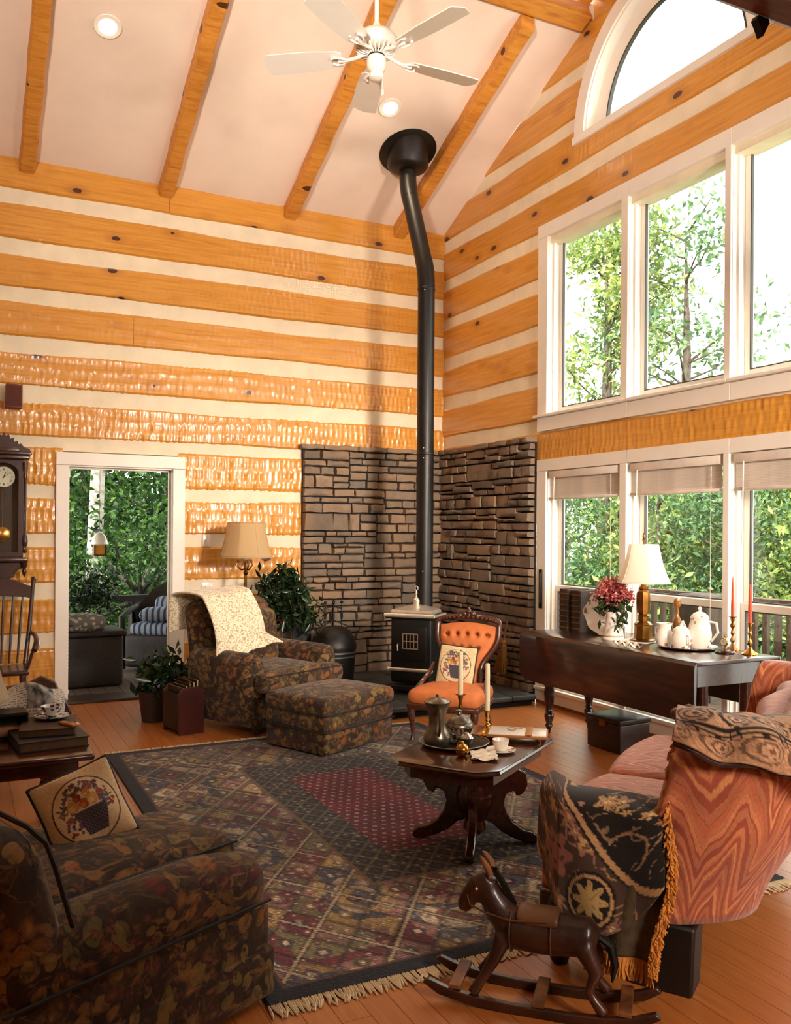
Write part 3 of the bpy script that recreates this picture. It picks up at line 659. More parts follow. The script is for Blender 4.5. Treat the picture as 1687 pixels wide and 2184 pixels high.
# ---------------------------------------------------------------- upholstered armchair with T cushion (faces local -y)
def welt(g, pts, r=.006): g.tube(pts, r, 6)
def floral_armchair(name, label, loc, rz):
    t = thing(name, label, 'armchair', loc, rz)
    G().rbox((0, .06, .20), (.80, .74, .27), .03, n=3).obj('base', FLORAL, t)
    for s in (-1, 1):
        prof = []
        g = G()
        for (yy, rr) in ((-.31, .075), (-.285, .10), (-.2, .108), (0, .110), (.2, .112), (.36, .10)): prof.append((yy, rr))
        A = []
        for yy, rr in prof:                       # rolled arm: rounded top, straight outer side
            ring_ = []
            for k in range(18):
                th = -PI * .5 + 2 * PI * k / 18; cx, cz = math.cos(th), math.sin(th)
                ring_.append((s * (.385 + rr * cx * .95), yy, max(.055, .50 + rr * cz * 1.15 if cz > -.2 else .50 - (.45) * min(1, (-cz - .2) / .8) - .02)))
            A.append(ring_)
        g.grid(np.array(A), wrap_v=True, flip=(s < 0)); g.f.append(tuple(range(18))[::s]); o = len(A) * 18 - 18; g.f.append(tuple(o + k for k in range(18))[::-s])
        a = g.obj('arm', FLORAL, t, ang=70)
    G().rbox((0, .34, .58), (.80, .20, .78), .085, n=5, fn=lambda x, y, z: (x * (1 + .05 * z), y + .16 * (z + .39) + .012 * math.sin(x * 7), z + .05 * (1 - (x / .4) ** 2) * (z > 0))).obj('back', FLORAL, t, ang=70)
    G().rbox((0, .205, .68), (.58, .17, .46), .075, n=5, fn=lambda x, y, z: (x, y + .12 * (z + .2) - .03 * (1 - (x / .3) ** 2), z)).obj('back_cushion', FLORAL, t, ang=70)
    c = G(); c.rbox((0, -.10, .405), (.58, .66, .155), .06, n=6, puff=.03)
    c.rbox((0, -.375, .405), (.86, .15, .15), .06, n=4, puff=.02)
    cu_ = c.obj('seat_cushion', FLORAL, t, ang=70)
    g = G()
    for z in (.345, .465): welt(g, [(-.40, -.452 + .012, z), (0, -.456, z), (.40, -.452 + .012, z)], .005)
    g.obj('welt', PIPING, cu_)
    G().rbox((0, -.305, .16), (.80, .02, .22), .009, n=2).obj('skirt', FLORAL, t)
    for x in (-.35, .35):
        for y in (-.27, .40): G().lathe([(.018, .001), (.025, .02), (.03, .07)], 10, (x, y, 0)).obj('foot', DARKWOOD, t)
    return t
def R2(rz, x, y): return (x * math.cos(rz) - y * math.sin(rz), x * math.sin(rz) + y * math.cos(rz))
T25 = math.radians(25)
d = R2(T25, 0, .80); floral_armchair('armchair', 'dark floral armchair with a cream knitted throw over its back beside the floor lamp', (-2.24 + d[0] + .13, -2.35 + d[1] + .09, .014), T25)
AC1 = (-2.24 + d[0] + .13, -2.35 + d[1] + .09)
# ottoman
t = thing('ottoman', 'dark floral ottoman standing on the far edge of the rug before the armchair', 'ottoman', (-2.24, -2.35, .0145), T25)
G().rbox((0, 0, .085), (.72, .56, .155), .02, n=4).obj('skirt', FLORAL, t)
G().rbox((0, 0, .215), (.735, .575, .12), .035, n=4).obj('body', FLORAL, t)
c = G().rbox((0, 0, .32), (.75, .59, .115), .045, n=6, puff=.025).obj('top_cushion', FLORAL, t, ang=70)
g = G()
for z in (.272, .16): g.tube([(-.36, -.292, z), (.36, -.292, z), (.374, -.27, z), (.374, .28, z), (-.374, .28, z), (-.374, -.27, z), (-.36, -.292, z)], .005, 6)
g.obj('welt', PIPING, t)
for x in (-.3, .3):
    for y in (-.22, .22): G().lathe([(.02, 0), (.025, .03)], 8, (x, y, -.0)).obj('foot', DARKWOOD, t)
# cream knitted throw over the armchair back
def m_knit():
    g = N('cream_knit'); v = g.obj(); d1 = g.vor(v, 75); n = g.noise(v, 18, 2)
    c = g.ramp(d1, [(.1, 'F6ECD6'), (.5, 'E6D8BA'), (.75, 'B8A27A')]); c = g.mix(.2, c, g.ramp(n, [(.3, .4), (.7, .7)]), 'OVERLAY')
    return g.P(col=c, rough=.95, sheen=.3, spec=.15, normal=g.bump(d1, -1.0, .012))
bpy.data.objects['armchair'].scale = (1, 1, .95)
th = thing('knitted_throw', 'cream knitted throw hanging over the back of the dark floral armchair', 'blanket', (AC1[0], AC1[1], .014), T25)
th.scale = (1, 1, .95)
nu, nv = 60, 100; A = np.zeros((nu, nv, 3))
for i in range(nu):
    for j in range(nv):
        u, v = i / (nu - 1), j / (nv - 1); x = -.475 + .50 * u + .02 * math.sin(v * 3); crown = .035 * u
        L = v * 1.28                                             # up behind the back, over its top, down the front onto the seat and arm
        if L < .30: p = (x, .60, .72 + L * .95)
        elif L < .56:
            q = (L - .30) / .26; th_ = PI * q; p = (x, .415 + .18 * math.cos(th_), 1.005 + .05 * math.sin(th_))
        else:
            q = (L - .56) / .72; z = 1.005 - q * (.36 + .20 * (1 - u) ** 2 + .05 * u); p = (x, .235 - .19 * q - .05 * math.sin(q * PI), z)
            if q > .8: p = (x + .09 * (q - .8) * 5 * u, p[1] - .10 * (q - .8) * 5 * u, z + .012)
        f = .018 * math.sin(u * 17 + 1.5 * math.sin(v * 4)) * min(1, v * 2) + .022 * math.sin(u * 6.5 + v * 2)
        A[i, j] = (p[0], p[1] - abs(f) * 1.0 * (L > .43) + abs(f) * (L < .43), p[2] + f * .45 + crown)
g = G().grid(A); o = g.obj('throw_cloth', m_knit(), th, ang=180); sd = o.modifiers.new('thick', 'SOLIDIFY'); sd.thickness = .016; sd.offset = 1
# ---------------------------------------------------------------- foreground slipper chair, bottom left (faces +x)
TL = math.radians(115.5); FL_ = (-3.69, -5.40)
d = R2(TL, 0.40, .38)     # near front corner is local (-.40, -.38)
d = R2(TL, .40, .40); CL = (FL_[0] + d[0], FL_[1] + d[1])
t = thing('slipper_chair', 'big dark floral chair with a fruit pillow at the near left of the room', 'armchair', (CL[0], CL[1], .0145), TL)
G().rbox((0, .08, .19), (.80, .95, .24), .03, n=5).obj('base', FLORAL, t)
G().rbox((0, .08, .085), (.82, .97, .16), .02, n=5).obj('skirt', FLORAL, t)
for s in (-1, 1): G().rbox((s * .305, .06, .375), (.205, .92, .20), .085, n=6, puff=.012, fn=lambda x, y, z: (x, y, z - .02 * (y < -.3))).obj('arm', FLORAL, t, ang=70)
cu_ = G().rbox((0, .0, .40), (.46, .84, .16), .06, n=6, puff=.025).obj('seat_cushion', FLORAL, t, ang=70)
g = G()
for s in (-1, 1): g.tube([(s * .222, -.40, .455), (s * .222, 0, .462), (s * .222, .4, .455)], .006, 6); g.tube([(s * .405, -.38, .315), (s * .405, .5, .315)], .006, 6)
g.obj('welt', PIPING, t)
bk = G().rbox((0, .34, .47), (.80, .20, .52), .08, n=6, fn=lambda x, y, z: (x, y + .30 * (z + .26), z + .04 * (1 - (x / .4) ** 2) * (z > 0))).obj('back', FLORAL, t, ang=70)
g = G(); g.tube([(-.40, .235 + .30 * (z - .21), z) for z in (.47, .55, .64)] + [(-.385, .38, .70), (-.33, .40, .735), (0, .42, .765), (.33, .40, .735), (.39, .37, .66)], .007, 6); g.obj('welt', PIPING, t)
for x in (-.34, .34):
    for y in (-.3, .45): G().lathe([(.02, 0), (.028, .03)], 8, (x, y, 0)).obj('foot', DARKWOOD, t)
TLm = Matrix.Translation((CL[0], CL[1], .0145)) @ Matrix.Rotation(TL, 4, 'Z')
CREAM = M('cream_linen', 'CDB48C', .85, var=.06, scale=20, bump=.2, bscale=250)
pillow('fruit_pillow', 'square cream pillow with a fruit basket print leaning on the dark near left chair', .265, .10, PIPING, paint_basket(n=150, seed=2), TLm @ frame_m((.125, -.05, .575), (-.21, -.911, .27), (.52, .14, .84)), None, .006)
# ---------------------------------------------------------------- sofa (local -y is the front, +x the near end)
TS = math.radians(213); SO = (-1.80, -5.41)
SM = Matrix.Translation((SO[0], SO[1], 0)) @ Matrix.Rotation(TS, 4, 'Z')
sofa = thing('sofa', 'orange flame stitch camelback sofa at the right, seen from its rounded near end', 'sofa', (SO[0], SO[1], 0), TS)
MAHOG = M('carved_mahogany', '46200F', .35, var=.35, scale=6, stretch=(3, 3, 12), coat=.3)
def u_path(n=150):
    """U-shaped plan line of the wing: far arm front -> back -> near arm front"""
    pts = []; X, Y0, Y1, r = .90, -.20, .31, .30
    segs = [((-X, Y0), (-X, Y1 - r)), 'a', ((-X + r, Y1), (X - r, Y1)), 'b', ((X, Y1 - r), (X, Y0))]
    def ln(a, b, k): return [(a[0] + (b[0] - a[0]) * i / k, a[1] + (b[1] - a[1]) * i / k) for i in range(k)]
    pts += ln(*segs[0], 22); pts += [(-X + r - r * math.cos(t), Y1 - r + r * math.sin(t)) for t in np.linspace(0, PI / 2, 20, endpoint=False)]
    pts += ln(*segs[2], 46); pts += [(X - r + r * math.sin(t), Y1 - r + r * math.cos(t)) for t in np.linspace(0, PI / 2, 20, endpoint=False)]
    pts += ln(*segs[4], 22) + [(X, Y0)]; return np.array(pts)
P = u_path(); dP = np.gradient(P, axis=0); dP /= np.linalg.norm(dP, axis=1, keepdims=True); Nn = np.stack([-dP[:, 1], dP[:, 0]], 1)   # outward = left of travel
S = np.concatenate([[0], np.cumsum(np.linalg.norm(np.diff(P, axis=0), axis=1))]); A = []; ST = []
def smooth(a, b, x): x = min(1, max(0, (x - a) / (b - a))); return x * x * (3 - 2 * x)
for i, (p, nrm) in enumerate(zip(P, Nn)):
    y = p[1]; x = p[0]
    hgt = .56 + .31 * smooth(-.01, .085, y) + .05 * (1 - min(1, abs(x) / .75) ** 2) * smooth(.2, .34, y)
    th = .075 + .012 * smooth(-.01, .085, y); row = []; st = []
    endr = 1.0
    if i < 4: endr = [.35, .75, .93, 1][i]
    if i > len(P) - 5: endr = [.35, .75, .93, 1][len(P) - 1 - i]
    prof = [(-th, .24), (-th, .40), (-th, hgt - .14), (-th * 1.06, hgt - .07), (-th * .8, hgt - .02), (-th * .3, hgt), (th * .3, hgt + .002), (th * .95, hgt - .018), (th * 1.3, hgt - .06), (th * 1.32, hgt - .11), (th * 1.12, hgt - .16)]
    zz = np.linspace(hgt - .22, .235, 12)
    for z in zz: q = (hgt - .22 - z) / (hgt - .455 + 1e-6); prof.append((th * (1.02 - .25 * max(0, (.62 - z) / .4) ** 1.5) + .012 * math.sin(q * PI), z))
    prof.append((th * .3, .225)); l = 0
    for k, (d_, z) in enumerate(prof):
        if k: l += math.hypot(d_ - prof[k - 1][0], z - prof[k - 1][1])
        lean = .10 * smooth(.3, .9, z) * smooth(-.06, .25, y) - .10 * (1 - smooth(.2, .62, z)) * smooth(-.2, .22, y)
        row.append((p[0] + nrm[0] * (d_ * endr + lean), p[1] + nrm[1] * (d_ * endr + lean), z)); st.append((S[i], z + (.35 if k < 6 else 0)))
    A.append(row); ST.append(st)
g = G(); A = np.array(A); g.grid(A, st=np.array(ST)); m = A.shape[1]
g.f.append(tuple(range(m))[::-1]); g.f.append(tuple((len(A) - 1) * m + k for k in range(m)))
g.obj('wraparound_back', FLAME, sofa, ang=75, st=True)
def stbox(c, d, r, puff=0, name='seat_cushion', n=6, fn=None, mat=FLAME, parent=sofa, rep=1.0):
    g = G().rbox(c, d, r, n=n, puff=puff, fn=fn); g.st = [(v[0] * rep, (v[1] + v[2] * (1 if abs(v[2] - c[2]) < d[2] * .44 else .2)) * rep + .17) for v in g.v]
    return g.obj(name, mat, parent, ang=75, st=True)
for k in range(2): stbox(((-.425 if k == 0 else .425), -.135, .385), (.84, .60, .15), .055, .03, fn=lambda x, y, z: (x, y - .05 * (1 - (x / .43) ** 2) * (y < 0), z))
stbox((0, -.17, .27), (1.66, .50, .10), .02, 0, 'seat_deck')
stbox((0, .24, .60), (1.60, .14, .42), .065, 0, 'back_cushion', n=10, fn=lambda x, y, z: (x, y + .10 * (z + .2) - .02 * math.cos(x * 11), z + .05 * (1 - (x / .8) ** 2) * (z > 0)))
G().rbox((0, -.155, .205), (1.72, .52, .07), .015, n=6, fn=lambda x, y, z: (x, y, z)).obj('seat_rail', MAHOG, sofa)
for s in (-1, 1):
    g = G(); g.tube([(s * .90, -.30, .10), (s * .90, -.27, .24), (s * .90, -.265, .40), (s * .90, -.31, .50), (s * .905, -.335, .565), (s * .905, -.27, .595), (s * .90, -.19, .585), (s * .895, -.06, .59)], [.016, .024, .022, .02, .022, .022, .016, .008], 10)
    g.ball((s * .905, -.335, .56), .03); g.obj('carved_arm', MAHOG, sofa)
    for y, tw in ((-.32, 1), (.26, -1)):
        if y > 0: g = G().box((s * .82, .02, .115), (.14, .22, .23), taper=.92)
        else: g = G().tube([(s * .86, y, .22), (s * .865, y - .03 * tw, .15), (s * .86, y + .01, .07), (s * .86, y - .02 * tw, .002)], [.05, .045, .026, .036], 10)
        g.obj('leg', M('ebony_leg', '120B08', .5), sofa, bevel=.01)
# flame stitched seat seen beyond: done by cushions. tapestry cushion on the near back corner
def paint_tapestry(h, w_, seed=3, dark=True):
    r = random.Random(seed); A = canvas(h, w_, '1E1713'); n1 = vnoise(h, w_, h / 7, seed); n2 = vnoise(h, w_, h / 14, seed + 1)
    y, x = np.mgrid[0:h, 0:w_]; u, v = x / w_, y / h
    for k in range(46):
        cx, cy = r.random(), r.random(); rr = r.uniform(.04, .10); c = r.choice(['A9835A', '8E5E4A', '7A6048', '96705C', 'B08C58', '6A4A40'])
        ph = r.random() * 6; pet = r.choice((5, 6, 8)); dx, dy = (u - cx), (v - cy) * h / w_; a = np.arctan2(dy, dx); d = np.hypot(dx, dy)
        lim = rr * (.72 + .28 * np.cos(a * pet + ph)); m = d < lim; A[m] = hx(c); A[(d > lim) & (d < lim + .008)] = hx('120D0A'); A[d < rr * .22] = hx('C9A468'); A[m & (abs(np.sin(a * pet / 2 + ph)) < .12) & (d > rr * .25)] *= .6
    vn = abs(n1 - .5) < .02; A[vn] = hx('97774C'); A[(abs(n2 - .5) < .012)] = hx('8A6A52')
    A *= (.85 + .3 * r.random() * 0 + .25 * rng.random((h, w_)))[..., None]; return A
def paint_scroll(n, seed=5):
    A = canvas(n, n, 'A88262'); r = random.Random(seed)
    for j in range(4):
        for i in range(5):
            cx, cy = (i + .5 * (j % 2)) / 4.5, .12 + j * .25
            for q, c in ((.10, '1F1815'), (.082, 'A88262'), (.058, '1F1815'), (.044, 'C0987A'), (.02, '2A1D18')): ell(A, cx + (.10 - q) * .35, cy, q, q * .9, c)
            ell(A, cx + .1, cy + .1, .03, .05, '1F1815', 1, .6); ell(A, cx + .1, cy + .1, .018, .036, '9A6A58', 1, .6)
    y = np.mgrid[0:n, 0:n][0] / n; A[(abs(y - .26) < .016) | (abs(y - .22) < .008) | (abs(y - .76) < .012)] = hx('1A1412'); A[y < .2] = A[y < .2] * .5 + hx('A87858') * .5
    A *= (.85 + .25 * rng.random((n, n)))[..., None]; return A
pc = SM @ Vector((.62, .30, .93))
ft = thing('folded_tapestry', 'folded scroll patterned tapestry lying over the top edge of the orange sofa', 'throw', (SO[0], SO[1], 0), TS)
nu, nv = 110, 70; A = np.zeros((nu, nv, 3)); S1 = S[-1]
for i in range(nu):
    u = i / (nu - 1); s_ = S1 - .27 - .31 * u; px_, py_ = np.interp(s_, S, P[:, 0]), np.interp(s_, S, P[:, 1]); nx_, ny_ = np.interp(s_, S, Nn[:, 0]), np.interp(s_, S, Nn[:, 1])
    for j in range(nv):
        v = j / (nv - 1); L_ = v * (.31 + .12 * u + .015 * math.sin(u * 9)); wr_ = .012 * math.sin(u * 21 + v * 6) + .008 * math.sin(u * 9 - v * 11)
        top = .89 + .014 * math.sin(u * 5 + .6); di, do_ = -.10, .125
        if L_ < .08: d_, z = di, top - .08 + L_
        elif L_ < .28: q = PI * (L_ - .08) / .20; d_, z = (di + do_) / 2 - (do_ - di) / 2 * math.cos(q), top + .035 * math.sin(q)
        else: d_, z = do_ + .02 * math.sin((L_ - .28) * 14), top - (L_ - .28)
        ln_ = .10 * smooth(.3, .9, z) * smooth(-.06, .25, py_) + wr_ + .016; A[i, j] = (px_ + nx_ * (d_ + ln_), py_ + ny_ * (d_ + ln_), z + wr_ * .6)
pt_ = np.repeat(np.transpose(paint_scroll(nu), (1, 0, 2))[:, :nu], 1, 1); pt_ = pt_[:, np.linspace(nu - 1, 0, nv).astype(int)]
o = G().grid(A).obj('tapestry_cloth', CLOTH, ft, ang=180, col=linA(pt_.reshape(-1, 3))); sd = o.modifiers.new('thick', 'SOLIDIFY'); sd.thickness = .02; sd.offset = -1
G().tube([tuple(A[i, -1]) for i in range(0, nu, 4)] + [tuple(A[-1, -1])], .014, 8).obj('rolled_edge', M('tapestry_edge', '4A322A', .9, var=.35, scale=40), ft)
# tapestry throw over the near low arm with gold fringe
GOLD = M('gold_fringe', 'C07A2C', .8, var=.2, scale=40)
tt = thing('tapestry_throw', 'dark floral tapestry throw with gold fringe draped over the near arm of the sofa', 'throw', (SO[0], SO[1], 0), TS)
def drape(y, l):
    """l = length from the seat side; over the arm roll and down outside"""
    top = .575 + .30 * smooth(.03, .14, y); xi, xo = .80, 1.015
    if l < .16: z = top - .16 + l; return (xi, z)
    q = (l - .16)
    if q < .30: th_ = PI * q / .30; return ((xi + xo) / 2 - (xo - xi) / 2 * math.cos(th_), top + .05 * math.sin(th_))
    return (xo + .015 * math.sin((q - .3) * 5), top - (q - .30))
nu, nv = 90, 150; A = np.zeros((nu, nv, 3)); Yf = []
for i in range(nu):
    u = i / (nu - 1)
    for j in range(nv):
        v = j / (nv - 1); y = -.43 + .50 * u
        Lmax = .64 + .22 * (1 - ((u - .50) / .50) ** 2) - .04 * (1 - u); l = v * Lmax
        yy = y
        if y < -.28: yy = -.28 + (y + .28) * .8                       # wraps over the front of the arm
        x, z = drape(min(yy, .02), l); f = .010 * math.sin(yy * 26 + 1.5 * math.sin(l * 5)) * smooth(.1, .5, l)
        if y < -.28: x -= (-.28 - y) * .9 * smooth(.1, .3, l)
        A[i, j] = (x + .012 + f, yy, z + .012)
paint = paint_tapestry(nv, nu, 12); y_, x_ = np.mgrid[0:nv, 0:nu]; uu, vv = x_ / nu, y_ / nv
dg = (vv - .30) / .70                                                  # diagonal ribbon + rosette like the photo
for off, c in ((0, '1A1310'), (.02, 'A98258'), (.06, '1A1310')):
    m_ = abs((uu - .12) * .78 - (dg * .75) * .9 - off + .02) < .016; paint[m_ & (vv > .3)] = hx(c)
lowm = ((uu - .12) * .78 < dg * .68 - .03) & (vv > .3); paint[lowm] = paint[lowm] * .75 + hx('9A6A52') * .3
LL = vv * (.64 + .22 * (1 - ((uu - .50) / .50) ** 2) - .04 * (1 - uu)); Yy = -.43 + .50 * uu; ry_, rl_ = (Yy + .17) / .075, (LL - .725) / .085; d_ = np.hypot(ry_, rl_); a_ = np.arctan2(rl_, ry_)
paint[d_ < 1.12] = hx('1A1310'); paint[d_ < 1.0] = hx('A98258'); paint[d_ < .88] = hx('1A1310'); paint[d_ < .62 + .18 * np.cos(a_ * 8)] = hx('B0905A'); paint[(abs(np.sin(a_ * 4)) < .10) & (d_ < .7)] *= .7
ry_, rl_ = (Yy + .30) / .075, (LL - .60) / .08; d_ = np.hypot(ry_, rl_); a_ = np.arctan2(rl_, ry_); paint[d_ < .82 + .18 * np.cos(a_ * 6)] = hx('8E5A4C'); paint[(abs(d_ - .45) < .07) & (np.sin(a_ * 5) > .2)] = hx('3A211C')
g = G().grid(A); o = g.obj('tapestry_cloth', CLOTH, tt, ang=180, col=linA(np.transpose(paint, (1, 0, 2)).reshape(-1, 3))); sd = o.modifiers.new('thick', 'SOLIDIFY'); sd.thickness = .006; sd.offset = 0
# dark olive lining hanging below it, and the gold fringe along the wing edge
nu2, nv2 = 26, 60; B = np.zeros((nu2, nv2, 3))
for i in range(nu2):
    for j in range(nv2):
        u, v = i / (nu2 - 1), j / (nv2 - 1); y = -.16 + .235 * u + .02 * math.sin(v * 5) * u - .02 * v; B[i, j] = (1.012 + .010 * math.sin(u * 12 + v * 2) * smooth(.2, .6, v) + .02 * v, y, .60 - .44 * v)
o = G().grid(B).obj('lining', M('dark_olive_lining', '4A3A24', .9, var=.25, scale=30, bump=.4, bscale=200), tt, ang=180); sd = o.modifiers.new('thick', 'SOLIDIFY'); sd.thickness = .005
g = G(); edge = [Vector(q) for q in ((.84, .13, .895), (.90, .105, .89), (.95, .085, .87), (.985, .075, .81), (1.0, .07, .74), (1.005, .07, .66))] + [Vector(q) + Vector((.012, .004, 0)) for q in B[-1]]
for k in range(190):
    q = k / 189 * (len(edge) - 1); i = int(q); q = (k / 189) ** .8 * (len(edge) - 1) if False else q; p = edge[i].lerp(edge[min(i + 1, len(edge) - 1)], q - i)
    for r_ in range(2): g.tube([p, p + Vector((.010 + random.uniform(-.006, .008), random.uniform(-.012, .012), -.014)), p + Vector((.012 + random.uniform(-.01, .01), random.uniform(-.02, .018), -.038))], [.0055, .006, .003], 4, cap=False)
bot = [Vector(q) for q in B[:, -1]]
for k in range(70):
    q = k / 69 * (len(bot) - 1); i = int(q); p = bot[i].lerp(bot[min(i + 1, len(bot) - 1)], q - i)
    g.tube([p, p + Vector((.008 + random.uniform(-.006, .008), random.uniform(-.006, .006), -.035)), p + Vector((.01, random.uniform(-.012, .012), -.07))], [.004, .005, .002], 4, cap=False)
g.obj('gold_fringe', GOLD, tt, kind='stuff')
# ---------------------------------------------------------------- coffee table (long axis along local x)
TC = math.radians(34); CT = (-2.355, -4.47)
ROSE = M('rosewood_table', '3C170C', .22, var=.35, scale=5, stretch=(2, 9, 9), coat=.5)
tb = thing('coffee_table', 'dark carved pedestal coffee table with clipped corners on the rug', 'table', (CT[0], CT[1], .0145), TC)
def oct_(a, b, c): return [(-a + c, -b), (a - c, -b), (a, -b + c), (a, b - c), (a - c, b), (-a + c, b), (-a, b - c), (-a, -b + c)]
def moulded_top(a, b, c, z, prof, name, par, mat):
    A = [[(x, y, z + dz) for x, y in oct_(a - dx, b - dx, c - dx * .4)] for dx, dz in prof]
    g = G(); g.grid(np.array(A), wrap_v=True, flip=True); g.f.append(tuple(range(8))[::-1]); g.f.append(tuple((len(prof) - 1) * 8 + k for k in range(8))); return g.obj(name, mat, par, ang=25)
moulded_top(.43, .275, .085, .455, [(.03, -.032), (.004, -.026), (0, -.018), (.006, -.010), (.002, -.004), (.012, 0)], 'tabletop', tb, ROSE)
moulded_top(.375, .225, .07, .425, [(.0, -.055), (0, 0)], 'apron', tb, ROSE)
def leg_profile():
    o = [(.03, .37), (.22, .37), (.265, .335), (.275, .28), (.25, .235), (.215, .225), (.205, .25), (.165, .235), (.15, .19), (.165, .14), (.20, .095), (.255, .062), (.30, .055), (.33, .032), (.325, .004), (.275, .0), (.20, .022), (.14, .05), (.09, .09), (.03, .11)]
    return o
for k, (ang, sc) in enumerate(((-68, .92), (20, 1.0), (112, .92), (200, 1.0))):
    g = G().prism(leg_profile(), .042); g.xf(Matrix.Rotation(math.radians(ang), 4, 'Z') @ Matrix.Scale(sc, 4, (1, 0, 0))); l = g.obj('leg', ROSE, tb, bevel=.007)
    h_ = G().tube([(.20 + .03 * math.cos(q), 0, .30 + .03 * math.sin(q)) for q in np.linspace(0, 2 * PI, 12)], .008, 6); h_.xf(Matrix.Rotation(math.radians(ang), 4, 'Z') @ Matrix.Scale(sc, 4, (1, 0, 0))); h_.obj('scroll_carving', ROSE, l)
G().lathe([(.03, .03), (.06, .06), (.05, .10), (.085, .16), (.095, .23), (.07, .30), (.09, .35), (.10, .372)], 14).obj('pedestal', ROSE, tb)
CTM = Matrix.Translation((CT[0], CT[1], .0145)) @ Matrix.Rotation(TC, 4, 'Z'); CZ = .4565
def on_ct(x, y): p = CTM @ Vector((x, y, CZ)); return (p.x, p.y, p.z)
PEWT = M('tarnished_pewter', '8A8070', .33, .95, var=.35, scale=12); BRASS = M('polished_brass', 'C8964A', .22, 1.0, var=.15, scale=10); BRASSD = M('aged_brass', '9A6C34', .32, 1.0, var=.3, scale=10)
IVORY = M('ivory_wax', 'F0E0BC', .45, var=.03, scale=10); CHINA = M('white_china', 'F2E8DA', .2, var=.02, scale=4, coat=.3)
def m_china():
    g = N('floral_china'); v = g.obj(); d = g.vor(v, 26); n = g.noise(v, 9, 2); m = g.math('MULTIPLY', g.math('LESS_THAN', d, .30), g.math('GREATER_THAN', n, .54))
    c = g.mix(m, 'F2E8DA', g.ramp(g.noise(v, 30, 1), [(.4, 'A8604A'), (.55, 'C08A6A'), (.65, '7A7A50')])); return g.P(col=c, rough=.2, coat=.3, coatr=.1)
CHF = m_china()
pw = lambda name, label, cat, x, y, rz=0, grp=None: thing(name, label, cat, on_ct(x, y), TC + rz, grp)
tr = pw('round_tray', 'round dark pewter tray holding the pewter pieces on the coffee table', 'tray', -.03, .10)
G().lathe([(.0, .003), (.14, .003), (.15, .008), (.164, .014), (.170, .017), (.170, .013), (.153, .002), (0, .0005)], 40).obj('dish', M('dark_pewter', '3E3A36', .35, .8, var=.3, scale=8), tr)
rim_ = G(); rim_.tube([(.169 * math.cos(q), .169 * math.sin(q), .016) for q in np.linspace(0, 2 * PI, 41)], .0035, 6); rim_.obj('beaded_rim', PEWT, tr)
TZ = .0045
def on_tray(name, label, cat, x, y, rz=0): p = CTM @ Vector((x, y, CZ + TZ)); return thing(name, label, cat, p, TC + rz)
p = on_tray('pewter_pitcher', 'tall tarnished pewter pitcher on the round tray', 'pitcher', -.115, .150, .6)
G().lathe([(0, 0), (.052, 0), (.058, .008), (.066, .03), (.066, .05), (.050, .075), (.040, .11), (.042, .15), (.055, .19), (.066, .212), (.060, .212), (.048, .188), (.0, .10)], 24).obj('body', PEWT, p, ang=60)
G().tube([(-.045, 0, .19), (-.085, 0, .185), (-.10, 0, .14), (-.09, 0, .09), (-.058, 0, .06)], [.006, .008, .007, .007, .006], 8).obj('handle', PEWT, p)
g = G().add([(.055, -.022, .206), (.055, .022, .206), (.098, 0, .222), (.055, 0, .17)], [(0, 2, 1), (0, 3, 2), (1, 2, 3)]); g.obj('spout', PEWT, p)
G().lathe([(.062, .212), (.05, .222), (.02, .232), (.006, .236), (.008, .246), (0, .252)], 20).obj('lid', PEWT, p)
p = on_tray('pewter_sugar_bowl', 'squat lidded pewter bowl at the back of the round tray', 'bowl', .075, .125)
G().lathe([(0, 0), (.04, 0), (.042, .008), (.06, .03), (.072, .055), (.074, .075), (.06, .085)], 24).obj('body', PEWT, p, ang=60)
G().lathe([(.066, .084), (.058, .10), (.035, .116), (.012, .122), (.010, .13), (.016, .138), (0, .146)], 24).obj('lid', PEWT, p)
for s in (-1, 1): G().tube([(s * .07, 0, .07), (s * .10, 0, .075), (s * .105, 0, .05), (s * .072, 0, .04)], .005, 6).obj('handle', PEWT, p)
p = on_tray('pewter_creamer', 'small bright pewter pot at the front of the round tray', 'pot', -.02, .04)
G().lathe([(0, 0), (.022, 0), (.034, .016), (.036, .032), (.026, .046), (.014, .052), (.010, .058), (0, .06)], 20).obj('body', M('bright_pewter', 'C8C0B4', .22, 1, var=.1), p)
G().tube([(.03, 0, .03), (.055, 0, .042)], [.008, .005], 8).obj('spout', PEWT, p)
